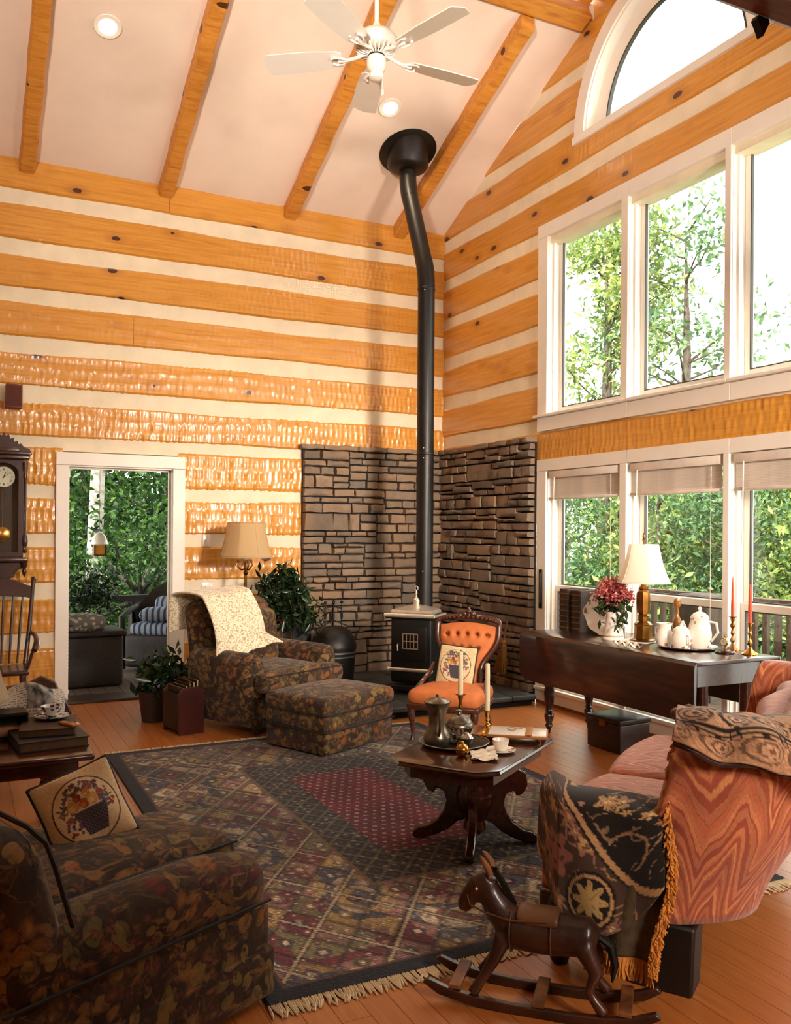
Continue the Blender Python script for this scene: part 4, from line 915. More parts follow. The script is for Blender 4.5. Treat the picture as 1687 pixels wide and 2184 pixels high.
def leaf_cloud(name, mat, parent, centers, n, size, seed, spread, up=.2, kind='stuff', fold=.25, elong=1.0):
    r = np.random.default_rng(seed); c = np.asarray(centers, float); k = r.integers(0, len(c), n); p = c[k] + r.normal(0, 1, (n, 3)) * np.asarray(spread)
    a = r.normal(0, 1, (n, 3)); a[:, 2] += up * r.random(n); a /= np.linalg.norm(a, axis=1, keepdims=True); b = np.cross(a, r.normal(0, 1, (n, 3))); b /= np.linalg.norm(b, axis=1, keepdims=True); nn = np.cross(a, b)
    s = size * r.uniform(.6, 1.3, (n, 1)); L, W_ = s * elong, s * .5
    V = np.stack([p, p + a * L * .5 + b * W_ * .5 + nn * s * fold * .3, p + a * L, p + a * L * .5 - b * W_ * .5 + nn * s * fold * .3], 1).reshape(-1, 3)
    me = bpy.data.meshes.new(name); me.vertices.add(n * 4); me.vertices.foreach_set('co', V.astype(np.float32).ravel())
    me.loops.add(n * 6); me.polygons.add(n * 2); base = np.arange(n)[:, None] * 4
    me.loops.foreach_set('vertex_index', (base + np.array([0, 1, 2, 0, 2, 3])).astype(np.int32).ravel()); me.polygons.foreach_set('loop_start', (np.arange(n * 2) * 3).astype(np.int32)); me.update(); me.validate()
    me.materials.append(mat)
    rv = np.repeat(r.random(n), 4).astype(np.float32); at = me.attributes.new('rnd', 'FLOAT', 'POINT'); at.data.foreach_set('value', rv)
    return link(name, me, parent, kind)
def m_leaf(name, stops, trans=.35, rough=.5, tint=None):
    g = N(name); r = g.attr('rnd', 'Fac'); n = g.noise(g.obj(), 1.2, 2); f = g.math('ADD', g.math('MULTIPLY', r, .6), g.math('MULTIPLY', n, .4)); c = g.ramp(f, stops)
    g.P(col=c, rough=rough, spec=.3); tl = g.node('ShaderNodeBsdfTranslucent', {'Color': c}); mx = g.node('ShaderNodeMixShader', {0: trans, 1: g.b.outputs[0], 2: tl.outputs[0]})
    g.l.new(mx.outputs[0], g.n['Material Output'].inputs[0]); return g.m
DRY = m_leaf('dried_flower', [(.2, '5A5030'), (.45, '7A6A48'), (.6, '6A4A5A'), (.8, '8A6A60')], .2)
p = on_tray('dried_flowers', 'bunch of dried mauve and olive flowers lying on the round tray', 'flowers', .0, .115)
leaf_cloud('blossoms', DRY, p, [(-.02, 0, .04), (.02, -.02, .03), (.05, .0, .035), (-.03, -.04, .03)], 420, .022, 3, (.022, .022, .014))
g = G()
for k in range(9): g.tube([(-.09 + .004 * k, .03 - .01 * k, .012), (.02, 0, .03)], .002, 4)
g.obj('stems', M('dry_stem', '5A4A2A', .8), p)
p = pw('brass_bell', 'little round brass ball ornament at the front edge of the coffee table', 'ornament', -.215, -.03)
G().lathe([(0, 0), (.018, .001), (.030, .014), (.033, .030), (.027, .046), (.014, .055), (.007, .058), (.008, .066), (0, .070)], 20).obj('ball', BRASS, p)
G().lathe([(.0335, .028), (.0335, .033)], 20).obj('dark_band', BRASSD, p)
# candlesticks
def candlestick(name, label, loc, H, ch, cmat, metal, cr_=.011, base=.05, group=None, rzz=0, taper=.75, hurricane=0):
    t = thing(name, label, 'candlestick', loc, rzz)
    pr = [(0, 0), (base, 0), (base, .006), (base * .86, .012), (base * .42, .026), (base * .24, .04)]
    z = .04; k = 0; n_ = max(2, int((H - .07) / .045)); st = (H - .075) / n_
    for i in range(n_): pr += [(.007, z + st * .15), (.017 - .004 * (i % 2), z + st * .45), (.016 - .004 * (i % 2), z + st * .6), (.007, z + st * .95)]; z += st
    pr += [(.010, H - .03), (.013, H - .02), (.014, H - .006), (.026, H - .002), (.027, H), (.012, H + .001), (0, H + .001)]
    G().lathe(pr, 18).obj('stick', metal, t, ang=50)
    cn = G().lathe([(cr_, H - .004), (cr_, H + ch * .3), (cr_ * (1 + taper) / 2, H + ch * .75), (cr_ * taper, H + ch - .004), (cr_ * taper * .5, H + ch), (0, H + ch)], 14).obj('candle', cmat, t)
    G().tube([(0, 0, H + ch - .002), (.001, 0, H + ch + .012)], .0012, 5).obj('wick', PIPING, cn); return t
candlestick('brass_candlestick', 'taller brass candlestick with an ivory candle beside the pewter tray', on_ct(.19, .17), .20, .22, IVORY, BRASSD, .0125, .045, taper=.9)
candlestick('brass_candlestick', 'shorter brass candlestick with an ivory candle beside the writing board', on_ct(.235, .04), .125, .24, IVORY, BRASS, .0125, .052, taper=.9)
p = pw('china_cup', 'white flowered china cup and saucer at the front edge of the coffee table', 'cup', -.055, -.155, .5)
G().lathe([(0, 0), (.028, 0), (.045, .004), (.070, .012), (.071, .0145), (.045, .008), (.0, .005)], 28).obj('saucer', CHF, p)
cp = G().lathe([(0, .008), (.022, .008), (.026, .012), (.034, .03), (.040, .060), (.0385, .060), (.032, .032), (.02, .016), (0, .014)], 24).obj('cup', CHF, p)
G().tube([(.038, 0, .052), (.058, 0, .05), (.060, 0, .032), (.036, 0, .026)], .0035, 8).obj('handle', CHF, cp)
LACE = M('white_lace', 'EADCC6', .85, var=.12, scale=40, bump=.6, bscale=120)
def cloth_patch(name, label, cat, M4, w_, h_, mat, seed=1, amp=.006, n=26, scallop=.0):
    t = thing(name, label, cat); t.matrix_world = M4; A = np.zeros((n, n, 3)); r = random.Random(seed)
    a1, a2 = r.uniform(20, 40), r.uniform(20, 40)
    for i in range(n):
        for j in range(n):
            u, v = i / (n - 1) - .5, j / (n - 1) - .5; e = max(abs(u), abs(v)) * 2
            x, y = u * w_ * (1 + scallop * math.sin(v * 40)), v * h_ * (1 + scallop * math.sin(u * 40)); A[i, j] = (x, y, .003 + amp * (1 + math.sin(x * a1 * 4 + y * 11) * math.cos(y * a2 * 3)) * .5)
    o = G().grid(A, flip=True).obj('cloth', mat, t, ang=180); sd = o.modifiers.new('thick', 'SOLIDIFY'); sd.thickness = .002; sd.offset = 0; return t
cloth_patch('lace_napkin', 'crumpled white lace napkin lying in front of the china cup', 'napkin', CTM @ Matrix.Translation((-.185, -.125, CZ)) @ Matrix.Rotation(.5, 4, 'Z'), .17, .12, LACE, 4, .016, scallop=.05)
p = pw('letter_stand', 'low writing board with white papers and a leather strap on the coffee table', 'writing board', .235, -.125, -1.25)
for x in (-.11, .11):
    for y in (-.06, .06): G().lathe([(.008, .0), (.011, .012), (.007, .022)], 8, (x, y, 0)).obj('foot', BRASS, p)
G().rbox((0, 0, .028), (.30, .19, .014), .004, n=2).obj('board', M('tan_leather', 'A06430', .5, var=.15), p)
G().rbox((-.045, 0, .037), (.19, .175, .004), .001, n=2).obj('paper', CHINA, p); G().rbox((.105, 0, .037), (.075, .175, .004), .001, n=2).obj('paper', CHINA, p)
G().rbox((.058, 0, .041), (.034, .19, .004), .001, n=2).obj('strap', M('tan_strap', 'B0702F', .5), p)
g = G().tube([(-.03 + .022 * math.cos(q), .03 + .03 * math.sin(q), .041) for q in np.linspace(0, 2 * PI, 18)], .0016, 5); g.tube([(-.03 + .022, .03, .041), (.02, .05, .041)], .0016, 5); g.obj('wire_spectacles', BRASSD, p)
# ---------------------------------------------------------------- orange button-back parlour chair (faces local -y)
TO = math.radians(-50); OC = (-1.40, -2.63)
oc = thing('parlour_chair', 'low orange button-back chair with carved walnut frame in front of the stove', 'chair', (OC[0], OC[1], .014), TO)
oc.scale = (.90, .90, .95)
WAL = M('carved_walnut', '4A2414', .35, var=.35, scale=8, stretch=(3, 3, 10), coat=.3)
def seat_fn(x, y, z):
    k = 1 - .12 * smooth(-.1, .26, y); return (x * k, y - .03 * (1 - (x / .28) ** 2) * (y < 0), z + .03 * (1 - (x / .3) ** 2) * (1 - (y / .28) ** 2) * (z > 0))
G().rbox((0, 0, .335), (.60, .54, .11), .05, n=8, fn=seat_fn).obj('seat', VELVET, oc, ang=180)
G().rbox((0, 0, .268), (.60, .54, .045), .015, n=6, fn=lambda x, y, z: seat_fn(x, y, z * .99)).obj('seat_rail', WAL, oc)
for s in (-1, 1):
    G().tube([(s * .255, -.235, .27), (s * .262, -.25, .22), (s * .255, -.24, .14), (s * .25, -.235, .06), (s * .25, -.25, .012)], [.03, .032, .022, .014, .02], 10).obj('leg', WAL, oc)
    G().tube([(s * .21, .22, .27), (s * .21, .25, .14), (s * .22, .33, .001)], [.026, .022, .016], 10).obj('leg', WAL, oc)
    G().tube([(s * .255, -.10, .30), (s * .285, -.06, .37), (s * .262, .02, .43), (s * .255, .11, .46), (s * .235, .18, .54)], [.022, .026, .016, .018, .014], 8).obj('side_scroll', WAL, oc)
def back_w(t): # half width of the balloon back, t = 0 bottom .. 1 top
    return .150 + .005 * t + .115 * smooth(.28, .80, t) - .01 * smooth(.0, .25, t) * (1 - smooth(.3, .6, t)) - .0 * t
BH, BZ = .50, .35
def back_pt(sx, t, d=0):
    y = .20 + .17 * t + .02 * math.sin(t * PI); return (sx * back_w(t), y + d, BZ + BH * t)
n_, m_ = 46, 60; A = np.zeros((n_, m_, 3))
bt = [(cx, cz) for cz, row in ((.82, 5), (.60, 4)) for cx in ([-.72, -.36, 0, .36, .72] if row == 5 else [-.5, -.17, .17, .5])]
for i in range(n_):
    for j in range(m_):
        sx, t = -1 + 2 * i / (n_ - 1), j / (m_ - 1); tt_ = t * (1 - .06 * sx * sx * (t > .5) * (t - .5) * 2); x, y, z = back_pt(sx * .9, tt_)
        d = -.055 * (1 - abs(sx) ** 3) * min(1, (1 - t) * 7, t * 7 + .3)
        for cx, cz in bt: d += .052 * math.exp(-((((sx - cx) * .25) ** 2 + ((t - cz) * .55) ** 2) / .0005))
        if t > .55: d += .008 * abs(math.cos(sx * PI / .36 + PI / 2 * 0)) * 0
        A[i, j] = (x, y + d, z)
b_ = G().grid(A).obj('tufted_back', VELVET, oc, ang=180)
A2 = A[::3, ::4].copy(); A2[..., 1] = np.array([[back_pt(0, t, .03)[1] for t in np.linspace(0, 1, A2.shape[1])]] * A2.shape[0]); G().grid(A2, flip=True).obj('back_cover', VELVET, oc, ang=180)
g = G()
for cx, cz in bt:
    x, y, z = back_pt(cx * .9, cz); g = G().ball((x, y - .016, z), (.011, .007, .011), 8); g.obj('button', M('rust_button', '7A3214', .8), b_)
fr_ = [back_pt(-1, t) for t in np.linspace(0, 1, 18)]; top_ = [(back_w(1) * math.sin(q) * 1.0, back_pt(0, 1)[1] + .01, BZ + BH + .045 * math.cos(q)) for q in np.linspace(-PI / 2, PI / 2, 14)]
fr_ += top_[1:-1] + [back_pt(1, t) for t in np.linspace(1, 0, 18)]
G().tube(fr_, [.022] * len(fr_), 10).obj('back_frame', WAL, oc)
g = G()
for q in np.linspace(-PI / 2 * .8, PI / 2 * .8, 17): g.ball((back_w(1) * math.sin(q), back_pt(0, 1)[1] - .018, BZ + BH + .045 * math.cos(q) - .004), .012, 8)
g.obj('bead_carving', WAL, oc)
yc = back_pt(0, 1)[1]; cr_ = [(-.13, .945), (-.10, 1.02), (-.06, 1.018), (-.045, 1.05), (-.015, 1.055), (0, 1.085), (.015, 1.055), (.045, 1.05), (.06, 1.018), (.10, 1.02), (.13, .995)]
g = G().prism(cr_ + [(.1, .985), (-.1, .985)], .03, 'xz', yc + .01)
for x, z, r_ in ((-.075, 1.015, .02), (.075, 1.015, .02), (-.035, 1.03, .022), (.035, 1.03, .022), (0, 1.05, .024), (0, 1.02, .022)): g.ball((x, yc - .004, z), (r_, .014, r_), 8)
g.v = [(x, y, z - .115) for x, y, z in g.v]; g.obj('crest_carving', WAL, oc, ang=50)
OM = Matrix.Translation((OC[0], OC[1], .0)) @ Matrix.Rotation(TO, 4, 'Z')
pillow('basket_pillow', 'small cream fruit basket pillow standing on the orange chair seat', .29, .09, PIPING, paint_basket('D2B88C', 90, 9), OM @ frame_m((-.02, .125, .52), (1, 0, -.06), (.05, .30, 1)), None, .007)
# ---------------------------------------------------------------- parlour stove and its pipe
IRON = M('black_cast_iron', '14120F', .45, .2, var=.25, scale=14, bump=.3, bscale=90); NICKEL = M('nickel_plate', 'EADFCC', .33, .75, var=.12, scale=10)
PIPE = M('black_stove_pipe', '1C1917', .42, .3, var=.25, scale=9)
TV = math.radians(-48); SV = (-1.015, -1.325)
st = thing('stove', 'black parlour stove with nickel trim standing on the stone hearth', 'stove', (SV[0], SV[1], .0995), TV)
st.scale = (.80, .68, 1)
G().rbox((0, 0, .38), (.46, .40, .56), .02, n=3).obj('firebox', IRON, st)
G().rbox((0, -.01, .055), (.54, .46, .05), .012, n=3).obj('base_plate', IRON, st)
for x in (-.22, .22):
    for y in (-.19, .17): G().tube([(x, y, .05), (x * 1.08, y * 1.08, .03), (x * 1.16, y * 1.16, .001)], [.03, .022, .028], 10).obj('leg', IRON, st)
G().rbox((0, 0, .665), (.56, .50, .03), .012, n=3).obj('top_plate', IRON, st)
g = G(); g.tube([(-.285, -.257, .682), (.285, -.257, .682)], .017, 12); g.tube([(-.285, -.257, .682), (-.285, .18, .682)], .013, 10); g.tube([(.285, -.257, .682), (.285, .18, .682)], .013, 10)
g.obj('nickel_rail', NICKEL, st, label='bright nickel rail around the top plate')
A = [[(sx * w_, sy * d_, z) for sx, sy in ((-1, -1), (1, -1), (1, 1), (-1, 1))] for w_, d_, z in ((.23, .19, .69), (.235, .195, .705), (.225, .185, .725), (.17, .14, .742), (.05, .05, .762), (.03, .03, .77))]
g = G(); g.grid(np.array(A), wrap_v=True, flip=True); g.f.append((20, 21, 22, 23)); ld = g.obj('lid', NICKEL, st, ang=30)
G().lathe([(.03, .768), (.04, .785), (.036, .81), (.016, .826), (.008, .85), (.014, .862), (.008, .875), (.006, .89)], 16).obj('finial', NICKEL, ld)
G().tube([(.018 * math.sin(q), 0, .908 - .018 * math.cos(q)) for q in np.linspace(0, 2 * PI, 16)], .005, 6).obj('ring', NICKEL, ld)
dr = G().rbox((.0, -.203, .44), (.36, .02, .30), .008, n=2).obj('door', IRON, st)
G().b2(-.085, .085, -.216, -.213, .40, .52).obj('mica_pane', M('dark_mica', '241310', .15, var=.4), dr, smooth=False)
g = G()
for k in range(5): g.b2(-.088 + .042 * k, -.080 + .042 * k, -.222, -.213, .395, .525)
for z in (.392, .455, .52): g.b2(-.088, .088, -.222, -.213, z, z + .007)
g.obj('grille', NICKEL, dr, smooth=False)
G().tube([(-.14, -.215, .43), (-.14, -.24, .425), (-.135, -.245, .375)], .007, 8).obj('latch', NICKEL, dr)
G().tube([(-.24, -.235, .215), (.24, -.235, .215)], .015, 10).ball((-.245, -.235, .215), .021).ball((.245, -.235, .215), .021).obj('foot_rail', NICKEL, st, label='nickel rail across the ash door')
G().rbox((0, -.205, .17), (.36, .02, .10), .008, n=2).obj('ash_door', IRON, st)
cv = Matrix.Translation((SV[0], SV[1], .0995)) @ Matrix.Rotation(TV, 4, 'Z')
pp = thing('stove_pipe', 'tall black stove pipe with two elbows rising to the ceiling box', 'stove pipe', (-.857, -1.178, .80))
V0 = Vector((0, 0, 0)); V1 = Vector((0, 0, 3.03)); V2 = Vector((-.04, .305, 3.90)); V3 = Vector((-.04, .305, 4.10))
def bend(a, b, c, r, n=8):
    p0, p2 = b + (a - b).normalized() * r, b + (c - b).normalized() * r
    return [p0 * (1 - t) ** 2 + b * 2 * t * (1 - t) + p2 * t * t for t in np.linspace(0, 1, n)]
e1, e2 = bend(V0, V1, V2, .13), bend(V1, V2, V3, .12)
G().tube([(0, 0, -.25), (-.10, -.095, -.25)], .07, 20).obj('flue_stub', PIPE, pp)
G().lathe([(0, -.34), (.079, -.34), (.079, -.15), (.0768, -.14)], 24).obj('tee', PIPE, pp)
for z0, z1 in ((-.15, 1.40), (1.40, 2.90)): G().tube([(0, 0, z0 + .001), (0, 0, z1)], .0765, 24).obj('pipe_section', PIPE, pp)
G().tube(e1, .0785, 24).obj('elbow', PIPE, pp); G().tube([e1[-1] - (V2 - V1).normalized() * .02, e2[0]], .0765, 24).obj('pipe_section', PIPE, pp)
G().tube(e2, .0785, 24).obj('elbow', PIPE, pp); G().tube([e2[-1], V3 + Vector((0, 0, .06))], .0765, 24).obj('pipe_section', PIPE, pp)
for z in (1.40, 2.88): G().lathe([(.0775, z - .012), (.0805, z - .008), (.0805, z + .008), (.0775, z + .012)], 24).obj('crimp_ring', PIPE, pp)
g = G()
for z in (.35, 1.36, 1.45, 2.86): g.ball((-.05, -.06, z), .006, 6)
g.obj('rivet', NICKEL, pp, kind='stuff')
bx_ = thing('ceiling_box', 'round black chimney support box hanging from the sloped ceiling', 'ceiling box', (-.897, -.873, 4.84))
G().lathe([(.085, .0), (.12, .002), (.17, .02), (.19, .05), (.19, .30), (.0, .30)], 36).obj('drum', PIPE, bx_, ang=50)
g = G().lathe([(.0, -.004), (.265, -.004), (.27, .0), (.265, .006), (0, .006)], 40); g.xf(Matrix.Translation((0, .0, 4.65 + .44 * .873 - 4.84 - .008)) @ Matrix.Rotation(-sl, 4, 'X')); g.obj('flange', PIPE, bx_, ang=50)
# ---------------------------------------------------------------- hearth tools
t = thing('ash_bucket', 'black lidded ash bucket on the hearth left of the stove', 'bucket', (-1.50, -.62, .098))
G().lathe([(0, 0), (.17, 0), (.18, .02), (.205, .30), (.21, .34), (.205, .345)], 28).obj('body', IRON, t)
G().lathe([(.215, .34), (.215, .355), (.19, .43), (.12, .515), (.05, .53), (0, .532)], 28).obj('lid', IRON, t)
g = G().lathe([(.207, .285), (.213, .290), (.213, .300), (.208, .305)], 28).lathe([(.206, .25), (.211, .254), (.211, .262), (.207, .266)], 28); g.obj('rim_band', M('dull_steel', '8A8A8C', .3, .9), t)
G().tube([(-.21, 0, .33), (-.15, 0, .52), (0, 0, .58), (.15, 0, .52), (.21, 0, .33)], .006, 6).obj('bail_handle', IRON, t)
t = thing('wood_box', 'black upright kindling box on the hearth left of the ash bucket', 'box', (-1.745, -.30, .099))
g = G(); g.b2(-.10, .10, -.12, .12, 0, .02); g.b2(-.10, -.085, -.12, .12, .02, .62); g.b2(.085, .10, -.12, .12, .02, .62); g.b2(-.085, .085, -.12, -.105, .02, .62); g.b2(-.085, .085, .105, .12, .02, .62); g.obj('body', IRON, t, smooth=False, bevel=.004)
for x in (-.05, .0, .05): G().tube([(x, -.05, .03), (x + .02, .04, .60)], .025, 7).obj('kindling', M('kindling', '5A3E26', .8), t)
t = thing('fireplace_tools', 'black iron fireplace tool set against the stone wall behind the ash bucket', 'tools', (-1.38, -.30, .098))
G().lathe([(0, 0), (.10, 0), (.10, .01), (.02, .03), (.012, .05)], 18).obj('base', IRON, t)
G().tube([(0, 0, .04), (0, 0, .74)], .009, 8).obj('post', IRON, t)
G().tube([(-.09, 0, .66), (0, 0, .68), (.09, 0, .66)], .006, 6).obj('hanger', IRON, t)
for i, x in enumerate((-.085, .0, .085)):
    g = G().tube([(x, -.02, .14), (x, -.02, .70)], .006, 6); g.ball((x, -.02, .72), .016); g.lathe([(.011, .56), (.013, .60), (.011, .64)], 10, (x, -.02, 0))
    if i == 0: g.b2(x - .04, x + .04, -.03, -.015, .06, .15)
    if i == 1: g.tube([(x, -.02, .14), (x + .03, -.02, .11)], .005, 6)
    g.obj(('shovel', 'poker', 'tongs')[i], IRON, t)
t = thing('hearth_broom', 'straw hearth broom with a wooden handle hung on the right stone wall', 'broom', (-.175, -1.38, .22))
G().tube([(0, -.115, .50), (0, -.085, .40), (.0, -.06, .29)], [.007, .010, .012], 8).obj('handle', M('worn_handle', '7A4A24', .5), t)
STRAW = M('broom_straw', 'B07C3E', .9, var=.35, scale=50, stretch=(30, 30, 1), bump=.6, bscale=80)
g = G(); r_ = random.Random(8)
for k in range(90):
    q = r_.uniform(-1, 1); x0 = r_.uniform(-1, 1); g.tube([(x0 * .010, -.062 + q * .012, .31), (x0 * .016, -.055 + q * .026, .24), (x0 * .018, -.02 + q * .062, .10), (x0 * .018, .005 + q * .085, r_.uniform(-.01, .02))], [.004, .0045, .004, .003], 4)
hd_ = g.obj('straw_head', STRAW, t, kind='stuff')
g = G()
for z, y, r_ in ((.275, -.058, .022), (.235, -.053, .032), (.20, -.045, .04)): g.tube([(.75 * r_ * math.cos(q), y + r_ * math.sin(q), z) for q in np.linspace(0, 2 * PI, 15)], .004, 5)
g.obj('binding', M('red_cord', '8A3A1E', .8), hd_)
t = thing('thermometer', 'narrow black thermometer strip fixed to the left window casing', 'thermometer', (-.032, -1.80, 1.01)); G().b2(-.008, 0, -.022, .022, -.17, .17).obj('strip', IRON, t, smooth=False, bevel=.002)
G().b2(-.010, -.008, -.004, .004, -.12, .14).obj('tube', NICKEL, t, smooth=False)
# ---------------------------------------------------------------- drop-leaf table under the windows
MAH = M('old_mahogany', '35140B', .28, var=.5, scale=4, stretch=(14, 1.2, 9), coat=.4)
X0, X1, Y0, Y1, TZ2 = -.79, -.115, -4.36, -2.61, .76
t = thing('drop_leaf_table', 'long dark mahogany drop-leaf table under the windows with a hanging front leaf', 'table', ((X0 + X1) / 2, (Y0 + Y1) / 2, 0))
hx_, hy_ = (X1 - X0) / 2, (Y1 - Y0) / 2
G().rbox((0, 0, TZ2 - .012), (2 * hx_, 2 * hy_, .024), .006, n=4, k=2).obj('tabletop', MAH, t)
g = G(); n = 24; A = []
for k in range(n + 1):
    y = -hy_ + 2 * hy_ * k / n; cr = .06 * (max(0, abs(y) - (hy_ - .06)) / .06) ** 2
    A.append([(-hx_ - .002, y, TZ2 - .004), (-hx_ - .02, y, TZ2 - .02), (-hx_ - .024, y, TZ2 - .05), (-hx_ - .024, y, .405 + cr), (-hx_ - .008, y, .400 + cr), (-hx_ - .003, y, TZ2 - .03)])
g.grid(np.array(A), wrap_v=True); g.f.append(tuple(range(6))); g.f.append(tuple(n * 6 + k for k in range(6))[::-1]); lf_ = g.obj('front_leaf', MAH, t, ang=35)
g = G(); g.b2(hx_ + .003, hx_ + .022, -hy_, hy_, .42, TZ2 - .006); g.obj('rear_leaf', MAH, t, smooth=False, bevel=.004)
g = G(); g.b2(-.26, -.235, -.78, .78, .60, .735); g.b2(.235, .26, -.78, .78, .60, .735); g.obj('apron', MAH, t, smooth=False); G().b2(-.26, .26, -.80, -.775, .60, .735).obj('end_apron', MAH, t, smooth=False); G().b2(-.26, .26, .775, .80, .60, .735).obj('end_apron', MAH, t, smooth=False)
legp = [(.012, .001), (.016, .03), (.03, .055), (.022, .075), (.034, .11), (.036, .14), (.022, .155), (.030, .165), (.022, .18), (.034, .23), (.040, .30), (.034, .345), (.044, .36), (.03, .38), (.040, .40), (.040, .735)]
for x in (-.175, .20):
    for y in (-.75, .75): G().lathe(legp, 16, (x, y, 0)).obj('leg', MAH, t, ang=50)
t = thing('wooden_box', 'small dark wooden box on the floor under the drop-leaf table', 'box', (-.46, -3.31, 0), .06)
BOXW = M('stained_box', '2A130B', .4, var=.5, scale=4, stretch=(2, 2, 10), coat=.2)
G().rbox((0, 0, .10), (.28, .32, .19), .006, n=2).obj('body', BOXW, t); G().rbox((0, 0, .215), (.295, .335, .032), .006, n=2).obj('lid', BOXW, t); G().b2(-.152, -.142, -.03, .03, .17, .215).obj('hasp', BRASSD, t, smooth=False)
on = lambda name, label, cat, x, y, rz=0, grp=None: thing(name, label, cat, (x, y, TZ2 + .0005), rz, grp)
LEATH = M('brown_leather_binding', '3E2614', .5, var=.3, scale=12, bump=.3, bscale=60); PAGE = M('aged_pages', 'A88E62', .9, var=.15, scale=30, stretch=(1, 1, 20))
for i, (y, w_, h_, x, lab) in enumerate(((-2.705, .105, .315, -.47, 'thick old leather book standing nearest the stone wall on the long table'), (-2.83, .105, .31, -.455, 'thick old leather book standing second from the stone wall'), (-2.945, .085, .285, -.315, 'thinner dark leather book standing behind the flowered plate'))):
    b = on('leather_book', lab, 'book', x, y, 0, 'old leather books at the left end of the long table')
    D_ = .19; g = G(); g.b2(0, D_, -w_ / 2, -w_ / 2 + .006, 0, h_); g.b2(0, D_, w_ / 2 - .006, w_ / 2, 0, h_); A = [[(-.002 - .016 * math.cos(q), w_ / 2 * math.sin(q), z) for q in np.linspace(-PI / 2, PI / 2, 9)] for z in np.linspace(0, h_, 3)]; g.grid(np.array(A))
    g.obj('cover', LEATH, b, ang=30); G().b2(.002, D_ - .008, -w_ / 2 + .007, w_ / 2 - .007, .004, h_ - .006).obj('pages', PAGE, b, smooth=False)
    g = G()
    for k in range(7): z = h_ * (.08 + .135 * k); g.tube([(-.002 - .018 * math.cos(q), w_ / 2 * math.sin(q), z) for q in np.linspace(-PI / 2, PI / 2, 9)], .005, 6)
    g.obj('spine_band', M('gilt_band', '5E3F1E', .45), b)
b = on('serving_plate', 'white flowered serving plate with pierced handles leaning behind the flower jug', 'plate', -.39, -3.09)
g = G(); A = []
for k in range(40):
    q = 2 * PI * k / 40; wv = 1 + .03 * math.cos(8 * q); s_ = 1 + .10 * (abs(math.cos(q)) ** 14)
    A.append([(r_ * wv * s_ * math.cos(q), r_ * wv * math.sin(q), z) for r_, z in ((.001, .004), (.085, .004), (.10, .010), (.155, .022), (.165, .026), (.163, .020), (.10, .004), (.085, -.002), (.001, -.002))])
g.grid(np.array(A), wrap_u=True); g.xf(frame_m((0, 0, .166), (.25, -.97, 0), (.16, .04, .98))); g.obj('dish', CHF, b, ang=70)
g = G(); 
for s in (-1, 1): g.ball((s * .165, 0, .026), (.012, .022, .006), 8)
g.xf(frame_m((0, 0, .166), (.25, -.97, 0), (.16, .04, .98))); g.obj('handle_hole_shade', M('handle_shadow', '8A6A50', .5), b)  # solid brown spots stand in for the shade inside the pierced handles
b = on('flower_jug', 'white china jug holding dark pink flowers on the long table', 'jug', -.50, -3.30)
G().lathe([(0, 0), (.075, 0), (.077, .008), (.072, .016), (.066, .06), (.054, .13), (.050, .165), (.056, .195), (.052, .195), (.046, .165), (.0, .05)], 26).obj('jug_body', CHINA, b, ang=50)
G().lathe([(.0715, .022), (.074, .026), (.0705, .032)], 26).obj('foot_band', M('tan_band', 'C89A6A', .4), b)
G().tube([(.0, -.052, .17), (0, -.10, .165), (.0, -.11, .11), (0, -.064, .06)], [.007, .009, .008, .006], 8).obj('jug_handle', CHINA, b)
PINK = m_leaf('pink_petal', [(.15, '96323A'), (.45, 'BC5A58'), (.7, 'D48078'), (.9, 'E2A894')], .25); STEMG = m_leaf('bouquet_leaf', [(.2, '20301A'), (.6, '38482A'), (.9, '566038')], .25)
r_ = random.Random(4); cs = [(r_.gauss(0, .02) + .085 * math.cos(q) * a, .125 * math.sin(q) * a, .315 + .075 * (1 - a * a) + r_.uniform(-.035, .03)) for q in np.linspace(0, 6.2, 13) for a in (.45, .95)]
for i in range(0, 26, 2): leaf_cloud('bloom', PINK, b, cs[i:i + 2], 130, .028, i, (.020, .022, .017), kind='stuff', elong=.9)
leaf_cloud('foliage', STEMG, b, [(q[0] * .7, q[1] * .75, .25 + .3 * (q[2] - .3)) for q in cs], 320, .05, 5, (.02, .025, .03), elong=1.3)
leaf_cloud('drooping_leaf', STEMG, b, [(-.03, -.10, .16), (-.03, .09, .18), (-.05, -.105, .12)], 40, .045, 6, (.01, .01, .03), elong=1.4)
g = G()
for q in cs[::3]: g.tube([(0, 0, .12), (q[0] * .5, q[1] * .5, .22), q], .0022, 5)
g.obj('stem', M('flower_stem', '34421E', .6), b)
LSH = None
def m_shade(name, c, em=0.0):
    g = N(name); n = g.noise(g.map(g.obj(), (1, 1, 1)), 160, 2); col = g.mix(.25, c, g.ramp(n, [(.3, .4), (.7, .7)]), 'OVERLAY'); g.P(col=col, rough=.9, spec=.1)
    tl = g.node('ShaderNodeBsdfTranslucent', {'Color': (*lin(c), 1)}); mx = g.node('ShaderNodeMixShader', {0: .55, 1: g.b.outputs[0], 2: tl.outputs[0]}); g.l.new(mx.outputs[0], g.n['Material Output'].inputs[0]); return g.m
